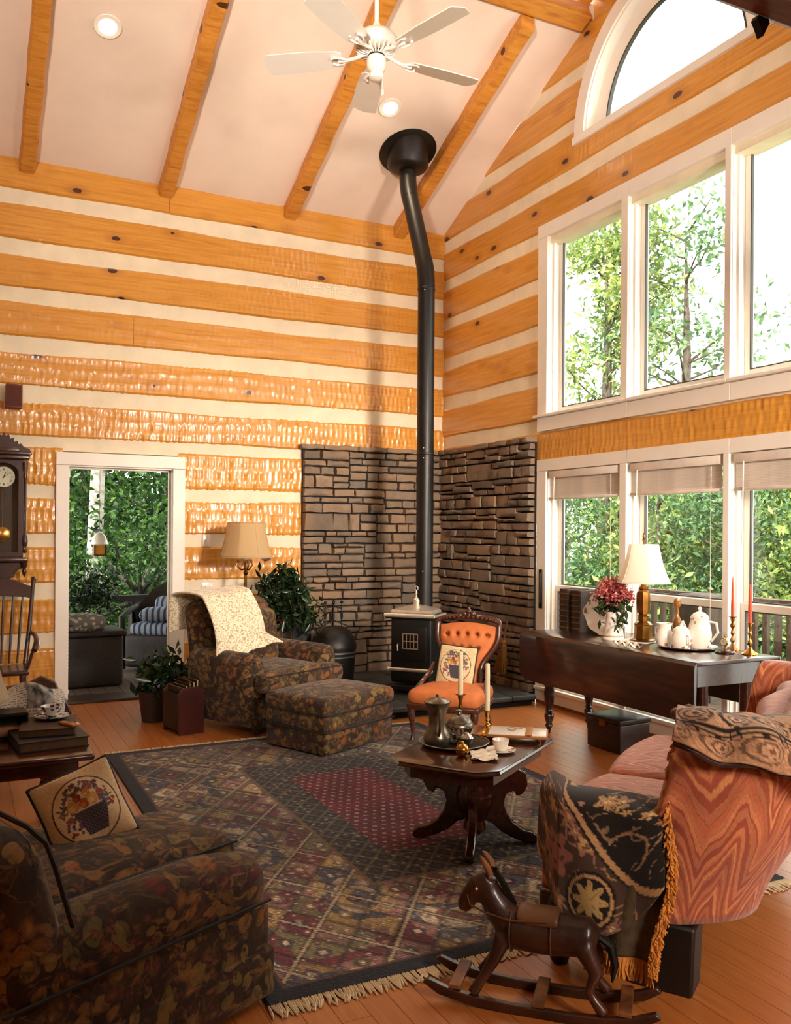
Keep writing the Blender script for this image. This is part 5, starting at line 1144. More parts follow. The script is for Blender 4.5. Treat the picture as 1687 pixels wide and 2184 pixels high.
def bell_shade(par, z0, z1, rb, rt, mat, sides=6, flare=.35, ribs=True, rot=0.0):
    n = 14; A = []
    for k in range(n + 1):
        q = k / n; r_ = rt + (rb - rt) * ((1 - q) * (1 - flare) + flare * (1 - q) ** 2.6); row = []
        for s in range(sides * 6):
            a = 2 * PI * s / (sides * 6) + rot; loc = ((s % 6) / 6 - .5) * 2 * PI / sides
            f = math.cos(PI / sides) / math.cos(loc) * .55 + .45; row.append((r_ * f * math.cos(a) * 1.06, r_ * f * math.sin(a) * 1.06, z0 + (z1 - z0) * q))
        A.append(row)
    o = G().grid(np.array(A), wrap_v=True, flip=True).obj('lamp_shade', mat, par, ang=180); sd = o.modifiers.new('thick', 'SOLIDIFY'); sd.thickness = .003
    g = G()
    for row, rr in ((A[0], .004), (A[-1], .004)): g.tube(list(row) + [row[0]], rr, 5)
    if ribs:
        for s in range(0, sides * 6, 6): g.tube([A[k][s] for k in range(n + 1)], .0022, 4)
    g.obj('shade_trim', mat, o); return o
b = on('table_lamp', 'brass table lamp with a white bell shade on the long table', 'lamp', -.385, -3.47)
oct8 = [(.085, 0), (.085, .014), (.062, .022), (.060, .05), (.058, .11), (.064, .118), (.050, .130), (.034, .14), (.034, .17), (.042, .18), (.030, .19), (.043, .20), (.046, .27), (.043, .34), (.030, .355), (.034, .365), (.018, .385), (.012, .41), (.010, .46)]
G().lathe(oct8, 8).obj('column', BRASSD, b, ang=20); G().lathe([(.088, -.0), (.09, .004), (.086, .01)], 24).obj('foot', MAH, b)
bell_shade(b, .405, .665, .178, .098, m_shade('white_lamp_shade', 'FFF8EC'), 6, .45)
G().lathe([(.004, .66), (.006, .69), (.012, .70), (.006, .712), (.010, .725), (.003, .745), (0, .748)], 10).obj('finial', BRASSD, b)
g = G().tube([(-.10, 0, .66), (0, 0, .665), (.10, 0, .66)], .002, 5); g.ball((0, 0, .52), (.03, .03, .045)); g.obj('harp_and_bulb', CHINA, b)
cloth_patch('lace_doily', 'small white lace doily under the brass table lamp', 'doily', Matrix.Translation((-.40, -3.45, TZ2 + .0003)) @ Matrix.Rotation(.3, 4, 'Z'), .25, .25, LACE, 2, .0003, scallop=.04)
cloth_patch('lace_runner', 'crumpled white lace corner hanging over the front table edge by the china pots', 'lace', frame_m((-.765, -3.74, TZ2 + .012), (.12, -1, 0), (1, .1, .02)), .17, .07, LACE, 8, .035, scallop=.08)
b = on('silver_tray', 'round silver tray carrying the white china coffee set on the long table', 'tray', -.36, -3.86)
G().lathe([(0, .002), (.15, .002), (.16, .008), (.182, .014), (.186, .017), (.184, .010), (.158, .0), (0, .0)], 36).obj('dish', M('bright_silver', 'C9C4BC', .18, 1, var=.1), b)
TT = TZ2 + .0035
b = thing('coffee_pot', 'tall white china coffee pot with a lid at the right of the silver tray', 'coffee pot', (-.30, -3.90, TT))
G().lathe([(0, 0), (.058, 0), (.062, .01), (.074, .05), (.076, .09), (.066, .15), (.056, .185), (.060, .195), (.054, .198)], 26).obj('body', CHF, b, ang=50)
G().lathe([(.058, .197), (.052, .212), (.032, .228), (.012, .236), (.008, .246), (.014, .255), (.010, .266), (0, .27)], 22).obj('lid', CHF, b)
G().tube([(.02, -.062, .175), (.035, -.105, .17), (.04, -.115, .11), (.025, -.075, .05)], [.007, .009, .009, .007], 8).obj('handle', CHF, b)
G().tube([(-.02, .06, .08), (-.03, .10, .12), (-.035, .118, .165)], [.02, .014, .010], 10).obj('spout', CHF, b)
b = thing('sugar_pot', 'short white china sugar pot in front of the tall coffee pot', 'sugar pot', (-.42, -3.86, TT))
G().lathe([(0, 0), (.045, 0), (.05, .008), (.064, .035), (.066, .07), (.056, .10), (.052, .11)], 24).obj('body', CHF, b, ang=50)
G().lathe([(.055, .11), (.05, .122), (.03, .138), (.010, .144), (.012, .155), (0, .16)], 20).obj('lid', CHF, b)
G().tube([(-.01, -.055, .09), (-.02, -.09, .085), (-.02, -.09, .04), (-.01, -.062, .03)], .006, 8).obj('handle', CHF, b)
b = thing('cream_jug', 'small white china cream jug at the left of the silver tray', 'jug', (-.43, -3.72, TT))
G().lathe([(0, 0), (.04, 0), (.044, .008), (.058, .035), (.06, .06), (.046, .10), (.042, .125), (.052, .15), (.048, .15), (.038, .125), (0, .04)], 24).obj('body', CHF, b, ang=50)
G().tube([(0, .045, .12), (0, .08, .115), (0, .085, .07), (0, .055, .045)], .005, 8).obj('handle', CHF, b)
b = on('amber_bottle', 'slim amber glass bottle standing behind the cream jug', 'bottle', -.22, -3.62)
G().lathe([(0, 0), (.028, 0), (.03, .01), (.03, .13), (.024, .16), (.012, .185), (.012, .24), (.02, .25), (.026, .27), (.02, .30), (.006, .31), (0, .31)], 18).obj('glass', M('amber_glass', '9A6424', .15, var=.15, coat=.5), b)
b = on('dome_clock', 'tiny brass clock under a glass dome at the right end of the long table', 'clock', -.32, -4.13)
G().lathe([(0, 0), (.06, 0), (.062, .008), (.052, .018), (0, .018)], 24).obj('base', ROSE, b)
CLR = GLASS
G().lathe([(.048, .018), (.048, .09), (.042, .115), (.024, .134), (0, .14)], 24).obj('glass_dome', CLR, b)
fc_ = G(); fc_.tube([(0, 0, .018), (0, 0, .045)], .005, 6); fc_.lathe([(0, 0), (.026, 0), (.026, .012), (0, .012)], 20); fc_.xf(Matrix.Translation((-.008, -.004, .07)) @ Matrix.Rotation(-PI / 2, 4, 'Y') @ Matrix.Rotation(0, 4, 'Z'), 12); fc_.obj('movement', BRASS, b)
g = G(); g.lathe([(0, 0), (.021, 0), (.021, .001), (0, .001)], 20); g.xf(Matrix.Translation((-.0212, -.004, .07)) @ Matrix.Rotation(-PI / 2, 4, 'Y')); g.obj('dial', CHINA, b)
g = G(); g.b2(-.0235, -.0225, -.005, -.003, .07, .084); g.b2(-.0235, -.0225, -.014, -.004, .069, .071); g.obj('clock_hand', PIPING, b, smooth=False)
g = G(); g.ball((0, 0, .105), .006).ball((0, 0, .117), .004); g.obj('finial', BRASS, b)
CORAL = M('coral_wax', 'D0502E', .5, var=.05)
candlestick('brass_candlestick', 'brass candlestick with a coral taper standing close to the window mullion', (-.17, -4.05, TZ2 + .0005), .215, .25, CORAL, BRASSD, .0105, .045, taper=.35)
candlestick('brass_candlestick', 'brass candlestick with a coral taper at the far right corner of the long table', (-.23, -4.24, TZ2 + .0005), .195, .24, CORAL, BRASS, .0115, .052, taper=.5)
# ---------------------------------------------------------------- floor lamp, ficus, wall plates
b = thing('floor_lamp', 'brass floor lamp with a cream panelled shade behind the armchair', 'lamp', (-2.30, -.48, 0))
G().lathe([(0, 0), (.15, 0), (.155, .012), (.12, .03), (.05, .05), (.02, .08)], 28).obj('base', BRASSD, b)
g = G(); z = .08; g.tube([(0, 0, .07), (0, 0, 1.22)], .0125, 12); 
for z in (.14, .7, 1.12): g.lathe([(.012, z - .02), (.022, z), (.012, z + .02)], 14)
g.obj('pole', BRASSD, b)
for s in range(3):
    a = 2 * PI * s / 3 + .5; G().tube([(0, 0, 1.16), (.04 * math.cos(a), .04 * math.sin(a), 1.15), (.085 * math.cos(a), .085 * math.sin(a), 1.19), (.07 * math.cos(a), .07 * math.sin(a), 1.235), (.05 * math.cos(a), .05 * math.sin(a), 1.215)], [.009, .008, .007, .006, .005], 8).obj('scroll_arm', BRASSD, b)
bell_shade(b, 1.262, 1.572, .232, .158, m_shade('cream_lamp_shade', 'E8CFA0'), 8, .30, rot=.2)
G().lathe([(.004, 1.22), (.03, 1.24), (.034, 1.32), (.02, 1.38), (.0, 1.40)], 14).obj('bulb', CHINA, b)
b = thing('potted_ficus', 'weeping ficus tree with dark glossy leaves by the stone wall', 'plant', (-1.985, -.56, 0))
G().lathe([(0, 0), (.12, 0), (.13, .02), (.155, .24), (.16, .26), (.15, .26), (.14, .23), (0, .22)], 24).obj('pot', M('terracotta', '7A4226', .8, var=.2), b)
G().lathe([(0, .225), (.142, .228)], 18).obj('soil', M('soil', '21160E', .95), b)
trunk = M('ficus_bark', '6A5034', .8, var=.3, scale=20)
g = G(); g.tube([(0, 0, .22), (.01, .0, .45), (-.005, .01, .66), (.0, .0, .80)], [.014, .012, .010, .008], 8)
r_ = random.Random(2); tips = []
for k in range(20):
    a = r_.uniform(0, 2 * PI); rr = r_.uniform(.08, .27); zt = 1.13 - rr * .75 + r_.uniform(-.06, .03); p0 = (0, 0, r_.uniform(.62, .8)); pm = (rr * .5 * math.cos(a), rr * .5 * math.sin(a), zt + .05); pe = (rr * math.cos(a), rr * math.sin(a), zt - .14); g.tube([p0, pm, pe], [.006, .004, .002], 5); tips += [pm, pe, tuple((u + v) / 2 for u, v in zip(pm, pe)), (pe[0] * 1.05, pe[1] * 1.05, pe[2] - .08)]
g.obj('trunk', trunk, b)
FIC = m_leaf('ficus_leaf', [(.1, '0E1A0E'), (.5, '1C2E18'), (.75, '2E4424'), (.95, '4A5E38')], .15, .25)
leaf_cloud('foliage', FIC, b, tips, 1500, .062, 11, (.04, .04, .05), up=-1.2, elong=1.5)
G().b2(.035, .065, .06, .09, .2, 1.20).obj('support_stake', IRON, b, smooth=False)
for nm, lab, x, z, w_, h_ in (('light_switch', 'small white light switch on the chinking beside the door', -2.535, 1.405, .075, .115), ('wall_outlet', 'white horizontal outlet plate on the chinking left of the floor lamp', -2.52, .975, .125, .08)):
    t = thing(nm, lab, nm.split('_')[1], (x, .0, z)); G().rbox((0, -.004, 0), (w_, .012, h_), .004, n=2, k=2).obj('cover_plate', CHINA, t)
    if nm == 'light_switch': G().b2(-.008, .008, -.022, -.010, -.012, .016).obj('toggle', CHINA, t, smooth=False)
    else:
        for s in (-1, 1):
            so = G().rbox((s * .03, -.011, 0), (.034, .004, .03), .0015, n=2, k=1).obj('socket', CHINA, t); G().b2(s * .03 - .008, s * .03 - .005, -.0145, -.0125, -.006, .006).b2(s * .03 + .005, s * .03 + .008, -.0145, -.0125, -.006, .006).obj('slot', IRON, so, smooth=False)
t = thing('wall_speaker', 'small brown wooden box mounted on the log wall above the clock', 'speaker', (-4.195, -.02, 2.615)); G().rbox((0, -.05, 0), (.13, .10, .20), .006, n=2).obj('cabinet', M('brown_box', '6A2E1A', .5, var=.2), t); G().b2(-.055, .055, -.103, -.098, -.085, .085).obj('grille', M('brown_grille', '54241A', .8), t, smooth=False)
# ---------------------------------------------------------------- magazine rack with magazines, pothos
t = thing('magazine_rack', 'dark red-sided wooden magazine rack full of magazines beside the armchair', 'magazine rack', (-3.09, -1.53, 0), -1.34)
t.scale = (.9, .9, 1)
REDW = M('dark_red_wood', '3E130E', .35, var=.3, scale=6, coat=.3)
for s in (-1, 1): G().prism([(-.11, .0), (.11, 0), (.12, .30), (.07, .345), (-.07, .345), (-.12, .30)], .016, 'yz', s * .14).obj('side_panel', REDW, t, bevel=.003)
for y in (-.11, .11): G().b2(-.132, .132, y - .006, y + .006, .04, .30).obj('slat_panel', IRON, t, smooth=False, bevel=.002)
G().b2(-.132, .132, -.105, .105, .03, .045).obj('shelf', REDW, t, smooth=False)
G().tube([(-.14, 0, .345), (-.10, 0, .385), (0, 0, .40), (.10, 0, .385), (.14, 0, .345)], .008, 8).obj('handle', REDW, t)
RM = Matrix.Translation((-3.09, -1.53, 0)) @ Matrix.Rotation(-1.34, 4, 'Z')
for k in range(5):
    y = -.075 + .033 * k; m_ = thing('magazine', ('magazine with a pale fore edge at the door side of the red rack', 'second magazine from the door side of the red rack', 'middle magazine of the red rack', 'second magazine from the armchair side of the red rack', 'magazine nearest the armchair in the red rack')[k], 'magazine', RM @ Vector((0, y * .85, .046)), -1.34, 'magazines in the red rack')
    G().box((0, 0, .15 + .006 * k), (.23 + .003 * k, .010, .29 + .012 * k), rx=-.03).obj('pages', PAGE, m_, smooth=False); G().box((0, -.007, .15 + .006 * k), (.235, .002, .295 + .012 * k), rx=-.03).obj('cover', M('magazine_cover', '26201C', .4, var=.4, scale=9), m_, smooth=False)
t = thing('pothos_plant', 'low leafy green plant in a pot behind the magazine rack by the door', 'plant', (-3.22, -1.08, 0))
G().lathe([(0, 0), (.09, 0), (.12, .22), (.125, .24), (.115, .24), (.10, .2), (0, .2)], 20).obj('pot', M('dark_pot', '2E2018', .6), t)
leaf_cloud('foliage', FIC, t, [(.07 + .13 * math.cos(q), .11 * math.sin(q), .36 + .06 * math.sin(q * 3)) for q in np.linspace(0, 6, 10)], 420, .075, 9, (.05, .05, .045), up=.6, elong=1.3)
# ---------------------------------------------------------------- ceiling fan, downlights, hook
FANW = M('fan_white', 'EEE6DC', .35, var=.03, scale=4)
HZ = 4.405
f = thing('ceiling_fan', 'white five-blade ceiling fan hanging on a long rod below the ridge beam', 'fan', (-2.363, -3.30, HZ))
G().lathe([(.0, 1.60), (.07, 1.60), (.065, 1.55), (.02, 1.51)], 20).obj('canopy', FANW, f)
G().tube([(0, 0, .12), (0, 0, 1.53)], .0135, 12).obj('down_rod', FANW, f)
G().lathe([(.02, .17), (.03, .14), (.045, .125), (.10, .105), (.13, .07), (.135, .035), (.125, .01), (.105, 0), (.0, 0)], 36).obj('motor_housing', FANW, f)
g = G()
for k in range(24):
    a = 2 * PI * k / 24; c, s = math.cos(a), math.sin(a); g.tube([(.05 * c, .05 * s, -.022), (.095 * c, .095 * s, -.016), (.122 * c, .122 * s, .005)], .006, 5)
g.obj('vent_ribs', FANW, f, kind='stuff')
G().lathe([(.04, -.03), (.045, -.018), (.045, 0)], 20).obj('dark_rotor', IRON, f)
G().lathe([(0, -.125), (.035, -.125), (.05, -.115), (.058, -.09), (.058, -.05), (.05, -.035), (.03, -.03)], 24).obj('switch_housing', FANW, f)
G().lathe([(0, -.175), (.02, -.175), (.042, -.165), (.045, -.14), (.03, -.125)], 20).obj('end_cap', FANW, f)
for k in range(5):
    a = math.radians(144 - 72 * k); R_ = Matrix.Rotation(a, 4, 'Z'); pt = Matrix.Rotation(math.radians(12), 4, 'X')
    g = G(); n = 20; A = []
    for i in range(n + 1):
        q = i / n; x = .21 + .49 * q; w_ = (.066 + .018 * smooth(0, .5, q)); w_ *= math.sqrt(max(0.02, 1 - max(0, (q - .93) / .07) ** 2)) if q > .93 else 1; w_ *= min(1, .75 + q * 5)
        A.append([(x, -w_, -.003), (x, w_, -.003), (x, w_, .003), (x, -w_, .003)])
    g.grid(np.array(A), wrap_v=True, flip=True); g.f.append((0, 1, 2, 3)); o = n * 4; g.f.append((o + 3, o + 2, o + 1, o)); g.xf(R_ @ Matrix.Translation((0, 0, -.03)) @ pt)
    b_ = g.obj('blade', FANW, f, ang=30)
    g = G(); g.tube([(.07, 0, -.01), (.13, 0, -.03), (.19, 0, -.04), (.235, 0, -.038)], [.012, .010, .010, .012], 8)
    for s in (-1, 1): g.tube([(.17, 0, -.04), (.21, s * .03, -.042), (.25, s * .042, -.04), (.275, s * .025, -.038)], [.007, .007, .008, .008], 8)
    g.xf(R_); g.obj('blade_arm', FANW, b_)
g = G(); g.tube([(.03, -.02, -.12), (.032, -.022, -.23)], .002, 5); g.lathe([(0, 0), (.009, .006), (.009, .032), (.003, .04)], 10, (.032, -.022, -.27)); g.obj('pull_chain', CHINA, f)
g = N('lit_bulb'); g.P(col=(1, .9, .75, 1), emis=(1, .83, .6, 1), emis_s=14.0); BULB = g.m
for (x, y, lab) in ((-3.64, -1.335, 'round recessed downlight in the ceiling bay at the upper left'), (-1.269, -1.252, 'round recessed downlight in the ceiling bay near the chimney box')):
    z = 4.65 - .44 * y - .004; t = thing('recessed_light', lab, 'light', (x, y, z), 0, None)
    mm = Matrix.Rotation(-sl, 4, 'X'); g = G().lathe([(.072, .02), (.072, .0), (.098, -.004), (.102, -.010), (.098, -.014), (.066, -.012), (.066, .02)], 28); g.xf(mm); g.obj('trim_ring', FANW, t)
    g = G().ball((0, 0, .0), (.060, .060, .030), 16); g.xf(Matrix.Translation((0, .012, -.006)) @ mm); g.obj('bulb', BULB, t)
    l_ = lamp('downlight', 'SPOT', (x, y - .02, z - .05), (0, 0, 0), 55, (1, .78, .52), spot_size=2.2, spot_blend=.8, shadow_soft_size=.06)
t = thing('iron_hook', 'small dark pointed iron hook under the dark beam at top right', 'hook', (-2.93, -6.63, 2.715))
t.scale = (.75, .75, .8)
g = G(); A = [[(w_ * sx, -.012 if sy < 0 else .012, z) for sx, sy in ((-1, -1), (1, -1), (1, 1), (-1, 1))] for w_, z in ((.022, .0), (.028, -.012), (.018, -.026), (.008, -.042), (.001, -.055))]; g.grid(np.array(A), wrap_v=True, flip=True); g.f.append((0, 1, 2, 3)[::-1]); g.obj('hook_body', IRON, t)
# ---------------------------------------------------------------- window blinds
for k, (y0, y1) in enumerate(WY):
    lab = ('leftmost raised white blind, in the window nearest the stone wall', 'raised white blind in the second lower window, above the table lamp', 'raised white blind in the third lower window, above the coral candles', 'raised white blind in the last lower window beside the sofa')[k]
    t = thing('window_blind', lab, 'blind', (.035, (y0 + y1) / 2, 1.79), 0, 'raised blinds of the lower windows'); w_ = (y0 - y1) - .05
    G().rbox((-.03, 0, .215), (.055, w_, .062), .006, n=2, k=2).obj('head_rail', BL, t)
    me = G().box((0, 0, 0), (.028, w_ - .02, .0025)).mesh('slat', BL, smooth=False)
    for i in range(16): link('slat', me, t, loc=(-.03 + .002 * (i % 2), .001 * (i % 3), .028 + .0098 * i), rot=(0, 1.15 + .03 * (i % 3 - 1), 0))
    G().rbox((-.03, 0, .010), (.05, w_ - .01, .022), .005, n=2, k=1).obj('bottom_rail', BL, t)
    G().tube([(-.062, w_ / 2 - .09, .19), (-.066, w_ / 2 - .085, -.36 if k else -.10)], .0042, 6).obj('wand', BL, t)
    G().tube([(-.045, -w_ / 2 + .09, .18), (-.045, -w_ / 2 + .09, -.95)], .0022, 5).ball((-.045, -w_ / 2 + .09, -.965), (.007, .007, .02), 8).obj('pull_cord', BL, t)
# ---------------------------------------------------------------- wall clock
CLK = M('clock_walnut', '3A1A10', .32, var=.4, scale=7, stretch=(4, 4, 12), coat=.4)
t = thing('wall_clock', 'tall carved walnut pendulum wall clock at the left edge above the rocking chair', 'clock', (-4.275, -.02, 1.0))
g = G(); g.b2(-.155, .155, -.02, .0, .25, 1.08); g.b2(-.155, -.125, -.13, -.02, .25, 1.08); g.b2(.125, .155, -.13, -.02, .25, 1.08); g.b2(-.125, .125, -.13, -.02, 1.05, 1.08); g.b2(-.125, .125, -.13, -.02, .25, .28); g.obj('case', CLK, t, smooth=False, bevel=.003)
g = G(); g.b2(-.155, -.115, -.15, -.131, .27, 1.07); g.b2(.115, .155, -.15, -.131, .27, 1.07); g.b2(-.115, .115, -.15, -.131, .27, .31); 
A = [[(.115 * math.cos(q), y, .96 + .0 + .09 * math.sin(q)) for q in np.linspace(0, PI, 16)] for y in (-.15, -.131)]; arch = [(a_, c_) for a_, _, c_ in A[0]]; g.prism([(.115, 1.07)] + [(x, z) for x, z in arch] + [(-.115, 1.07)], .019, 'xz', -.1405)
dr = g.obj('door', CLK, t, smooth=False, bevel=.002); G().b2(-.116, .116, -.142, -.139, .31, 1.05).obj('door_glass', GLASS, dr, smooth=False)
for s in (-1, 1):
    G().lathe([(.012, .30), (.022, .32), (.014, .34), (.022, .37), (.026, .40), (.02, .44), (.013, .46), (.013, .92), (.02, .94), (.013, .96), (.022, 1.0), (.024, 1.06)], 12, (s * .165, -.14, 0)).obj('column', CLK, t)
    G().lathe([(.001, .10), (.012, .12), (.020, .15), (.012, .17), (.022, .19), (.026, .23)], 12, (s * .165, -.13, 0)).obj('drop_finial', CLK, t)
G().rbox((0, -.085, 1.10), (.40, .19, .04), .012, n=2).rbox((0, -.085, 1.13), (.43, .21, .024), .008, n=2).obj('cornice', CLK, t)
pd = [(-.21, 1.142), (.21, 1.142), (.20, 1.17), (.155, 1.185), (.13, 1.215), (.115, 1.205), (.105, 1.235), (.08, 1.225), (.075, 1.262), (.05, 1.25), (.04, 1.285), (.015, 1.275), (0, 1.305)]
G().prism(pd + [(-a_, b_) for a_, b_ in pd[-2:1:-1]], .03, 'xz', -.15).rbox((0, -.15, 1.16), (.24, .05, .035), .008, n=2).obj('crest', CLK, t, ang=30)
G().rbox((0, -.085, .245), (.38, .19, .035), .01, n=2).obj('base_moulding', CLK, t)
bs = [(-.16, .225), (.16, .225), (.15, .17), (.10, .15), (.09, .10), (.05, .085), (.03, .04), (0, .03)]
G().prism(bs + [(-a_, b_) for a_, b_ in bs[-2:1:-1]], .09, 'xz', -.06).obj('bottom_bracket', CLK, t, ang=30, bevel=.006)
dl = G().lathe([(0, 0), (.082, 0), (.086, .004), (.082, .009), (0, .009)], 32); dl.xf(Matrix.Translation((.005, -.10, .935)) @ Matrix.Rotation(PI / 2, 4, 'X')); dl = dl.obj('dial', M('enamel_dial', 'EAE0D0', .3, var=.02), t)
rom = ('XII', 'I', 'II', 'III', 'IIII', 'V', 'VI', 'VII', 'VIII', 'IX', 'X', 'XI')
for k, num in enumerate(rom):
    g = G(); w_ = .0052; x = -w_ * len(num) / 2 + w_ / 2
    for ch in num:
        if ch == 'I': g.b2(x - .0009, x + .0009, -.0008, .0008, .054, .070)
        for sg in ((1, -1) if ch == 'X' else ()): g.box((x, 0, .062), (.0018, .0016, .0165), ry=sg * .28)
        for sg in ((1, -1) if ch == 'V' else ()): g.box((x + sg * .0016, 0, .062), (.0016, .0016, .0165), ry=sg * .2)
        x += w_
    g.xf(Matrix.Translation((.005, -.1105, .935)) @ Matrix.Rotation(2 * PI * k / 12, 4, 'Y')); g.obj('numeral', PIPING, dl, smooth=False)
for a_, L_, w_ in ((.35, .040, .005), (.92, .062, .0035)): g = G().b2(-w_ / 2, w_ / 2, -.0008, .0008, -.012, L_); g.xf(Matrix.Translation((.005, -.113 - w_ / 3, .935)) @ Matrix.Rotation(a_, 4, 'Y')); g.obj('hand', PIPING, dl, smooth=False)
g = G(); g.tube([(0, -.07, .86), (0, -.07, .47)], .003, 6); p_ = g.obj('pendulum_rod', BRASS, t)
g = G().lathe([(0, -.008), (.045, -.006), (.062, 0), (.045, .006), (0, .008)], 28); g.xf(Matrix.Translation((.0, -.07, .455)) @ Matrix.Rotation(PI / 2, 4, 'X')); g.obj('pendulum_bob', BRASS, t)
# ---------------------------------------------------------------- rocking chair against the log wall
RK = M('dark_maple', '3E1E10', .35, var=.35, scale=7, stretch=(4, 4, 14), coat=.3)
t = thing('rocking_chair', 'dark spindle-back wooden rocking chair against the log wall below the clock', 'chair', (-4.34, -.60, 0), -.10)
def bx(y0, z0, y1, z1, n): return None
G().rbox((0, 0, .40), (.50, .46, .04), .016, n=5, fn=lambda x, y, z: (x * (1 - .1 * smooth(-.2, .23, y)), y, z - .015 * (1 - (x / .25) ** 2) * (z > 0))).obj('seat', RK, t)
for s in (-1, 1):
    G().tube([(s * .205, .20, .40), (s * .235, .27, .72), (s * .255, .335, 1.03), (s * .262, .355, 1.08)], [.019, .017, .016, .020], 10).ball((s * .262, .356, 1.09), .022, 8).obj('back_post', RK, t)
    for y, zf in ((-.18, 0), (.17, 0)): G().lathe([(.014, .05), (.02, .12), (.012, .16), (.021, .24), (.016, .30), (.022, .36), (.016, .39)], 12, (s * .20, y, 0)).obj('leg', RK, t)
    G().tube([(s * .20, .42, .11), (s * .20, .22, .05), (s * .20, 0, .026), (s * .20, -.2, .045), (s * .20, -.36, .085)], .020, 8, flat=.7).obj('rocker', RK, t)
    G().tube([(s * .24, .285, .66), (s * .285, .12, .645), (s * .30, -.08, .63), (s * .30, -.18, .60), (s * .285, -.22, .57)], [.014, .018, .022, .024, .02], 10).obj('armrest', RK, t)
    G().tube([(s * .235, -.14, .42), (s * .29, -.15, .62)], [.013, .012], 8).obj('arm_post', RK, t)
for k in range(6):
    x = -.155 + .062 * k; G().tube([(x * .95, .195, .42), (x * 1.05, .25, .68), (x * 1.18, .325, .985)], [.008, .012, .008], 8).obj('spindle', RK, t)
cpts = [(-.255, .93), (-.20, .945), (-.1, .95), (0, .955), (.1, .95), (.20, .945), (.255, .93), (.25, 1.03), (.20, 1.045), (.12, 1.085), (0, 1.10), (-.12, 1.085), (-.20, 1.045), (-.25, 1.03)]
g = G().prism(cpts, .022, 'xz', 0); g.v = [(x, y + .33 + .06 * (1 - (x / .26) ** 2) * 0 + .25 * (z - 1.0), z) for x, y, z in g.v]; g.obj('crest_rail', RK, t, bevel=.005)
G().tube([(-.20, -.18, .2), (.20, -.18, .2)], [.009, .009], 8).obj('stretcher', RK, t)
# ---------------------------------------------------------------- cream chaise chair (left edge), facing +x
t = thing('wooden_lounge_chair', 'dark scroll-armed lounge chair with tan cushion at the far left', 'armchair', (-4.42, -2.55, 0), PI / 2)
TAN = M('tan_cushion', 'A8804E', .85, var=.12, scale=20, bump=.2, bscale=200); CRM = M('cream_upholstery', 'CBB796', .85, var=.06, scale=15)
G().rbox((0, .0, .36), (.50, .62, .06), .015, n=3).obj('seat_rail', RK, t)
G().rbox((0, -.02, .45), (.46, .60, .13), .06, n=5, puff=.02).obj('seat_cushion', TAN, t)
G().rbox((0, .36, .70), (.48, .10, .66), .04, n=5, fn=lambda x, y, z: (x, y + .42 * (z + .33), z)).obj('back', CRM, t)
for s in (-1, 1):
    g = G().prism([(-.40, .46), (-.36, .56), (-.28, .60), (-.2, .56), (.0, .535), (.30, .60), (.34, .56), (.0, .48), (-.24, .46), (-.30, .38), (-.36, .39)], .05, 'yz', s * .26); g.obj('scroll_arm', RK, t, bevel=.008)
    for y in (-.30, .28): G().lathe([(.016, .001), (.026, .04), (.018, .1), (.03, .22), (.024, .34)], 10, (s * .22, y, 0)).obj('leg', RK, t)
# ---------------------------------------------------------------- side table at the left edge with its things
t = thing('side_table', 'low dark carved trestle table at the left edge with books and a cup', 'table', (-4.52, -3.60, 0))
g = G().rbox((0, 0, .505), (.92, .92, .03), .012, n=3).obj('tabletop', ROSE, t); G().rbox((0, 0, .455), (.80, .80, .07), .01, n=2).obj('apron', ROSE, t)
for s in (-1, 1):
    for q in (-1, 1): g = G().prism([(-.05, .42), (.04, .42), (.06, .36), (.02, .31), (.0, .26), (.05, .2), (.06, .12), (.03, .06), (.09, .03), (.10, 0), (.0, 0), (-.04, .05), (-.06, .15), (-.02, .22), (-.06, .3)], .05); g.xf(Matrix.Translation((s * .33, q * .33, .0)) @ Matrix.Rotation(math.atan2(q, s), 4, 'Z')); g.obj('leg', ROSE, t, bevel=.006)
    G().b2(s * .30 - .02, s * .30 + .02, -.3, .3, .12, .17).obj('stretcher', ROSE, t, bevel=.004)
SZ = .5205
def book(name, lab, x, y, z, w_, d_, h_, rz, cov, grp=None):
    b = thing(name, lab, 'book', (x, y, z), rz, grp); G().b2(-w_ / 2, w_ / 2, -d_ / 2, d_ / 2, 0, .004).b2(-w_ / 2, w_ / 2, -d_ / 2, d_ / 2, h_ - .004, h_).b2(-w_ / 2, -w_ / 2 + .004, -d_ / 2, d_ / 2, .004, h_ - .004).obj('cover', cov, b, smooth=False, bevel=.0015)
    G().b2(-w_ / 2 + .006, w_ / 2 - .006, -d_ / 2 + .006, d_ / 2 - .006, .0045, h_ - .0045).obj('pages', M('dark_page_edge', '5E4A34', .9, var=.2, scale=30), b, smooth=False); return b
book('book', 'lower large dark book of the stack under the blue and white cup', -4.23, -3.74, SZ, .30, .36, .045, .1, M('dark_book_cover', '1E1512', .5, var=.3))
book('book', 'upper dark book of the stack under the blue and white cup', -4.22, -3.70, SZ + .0455, .24, .30, .034, -.12, M('brown_book_cover', '34190F', .5, var=.3))
b = thing('pencil_case', 'narrow orange strip lying on the upper book near the cup', 'case', (-4.145, -3.80, SZ + .080), .5); G().rbox((0, 0, .006), (.035, .11, .012), .004, n=2, k=2).obj('sleeve', M('orange_leather', 'B0662A', .5), b); G().b2(-.018, .018, -.012, -.004, .0122, .0135).obj('band', BRASSD, b, smooth=False)
b = thing('blue_cup', 'blue and white patterned cup and saucer on the stack of dark books', 'cup', (-4.20, -3.62, SZ + .080), .4)
g = N('blue_white_china'); v = g.obj(); dd = g.vor(v, 42); g.P(col=g.mix(g.math('LESS_THAN', dd, .42), 'D8D2CC', '3A3A58'), rough=.2, coat=.3); BWC = g.m
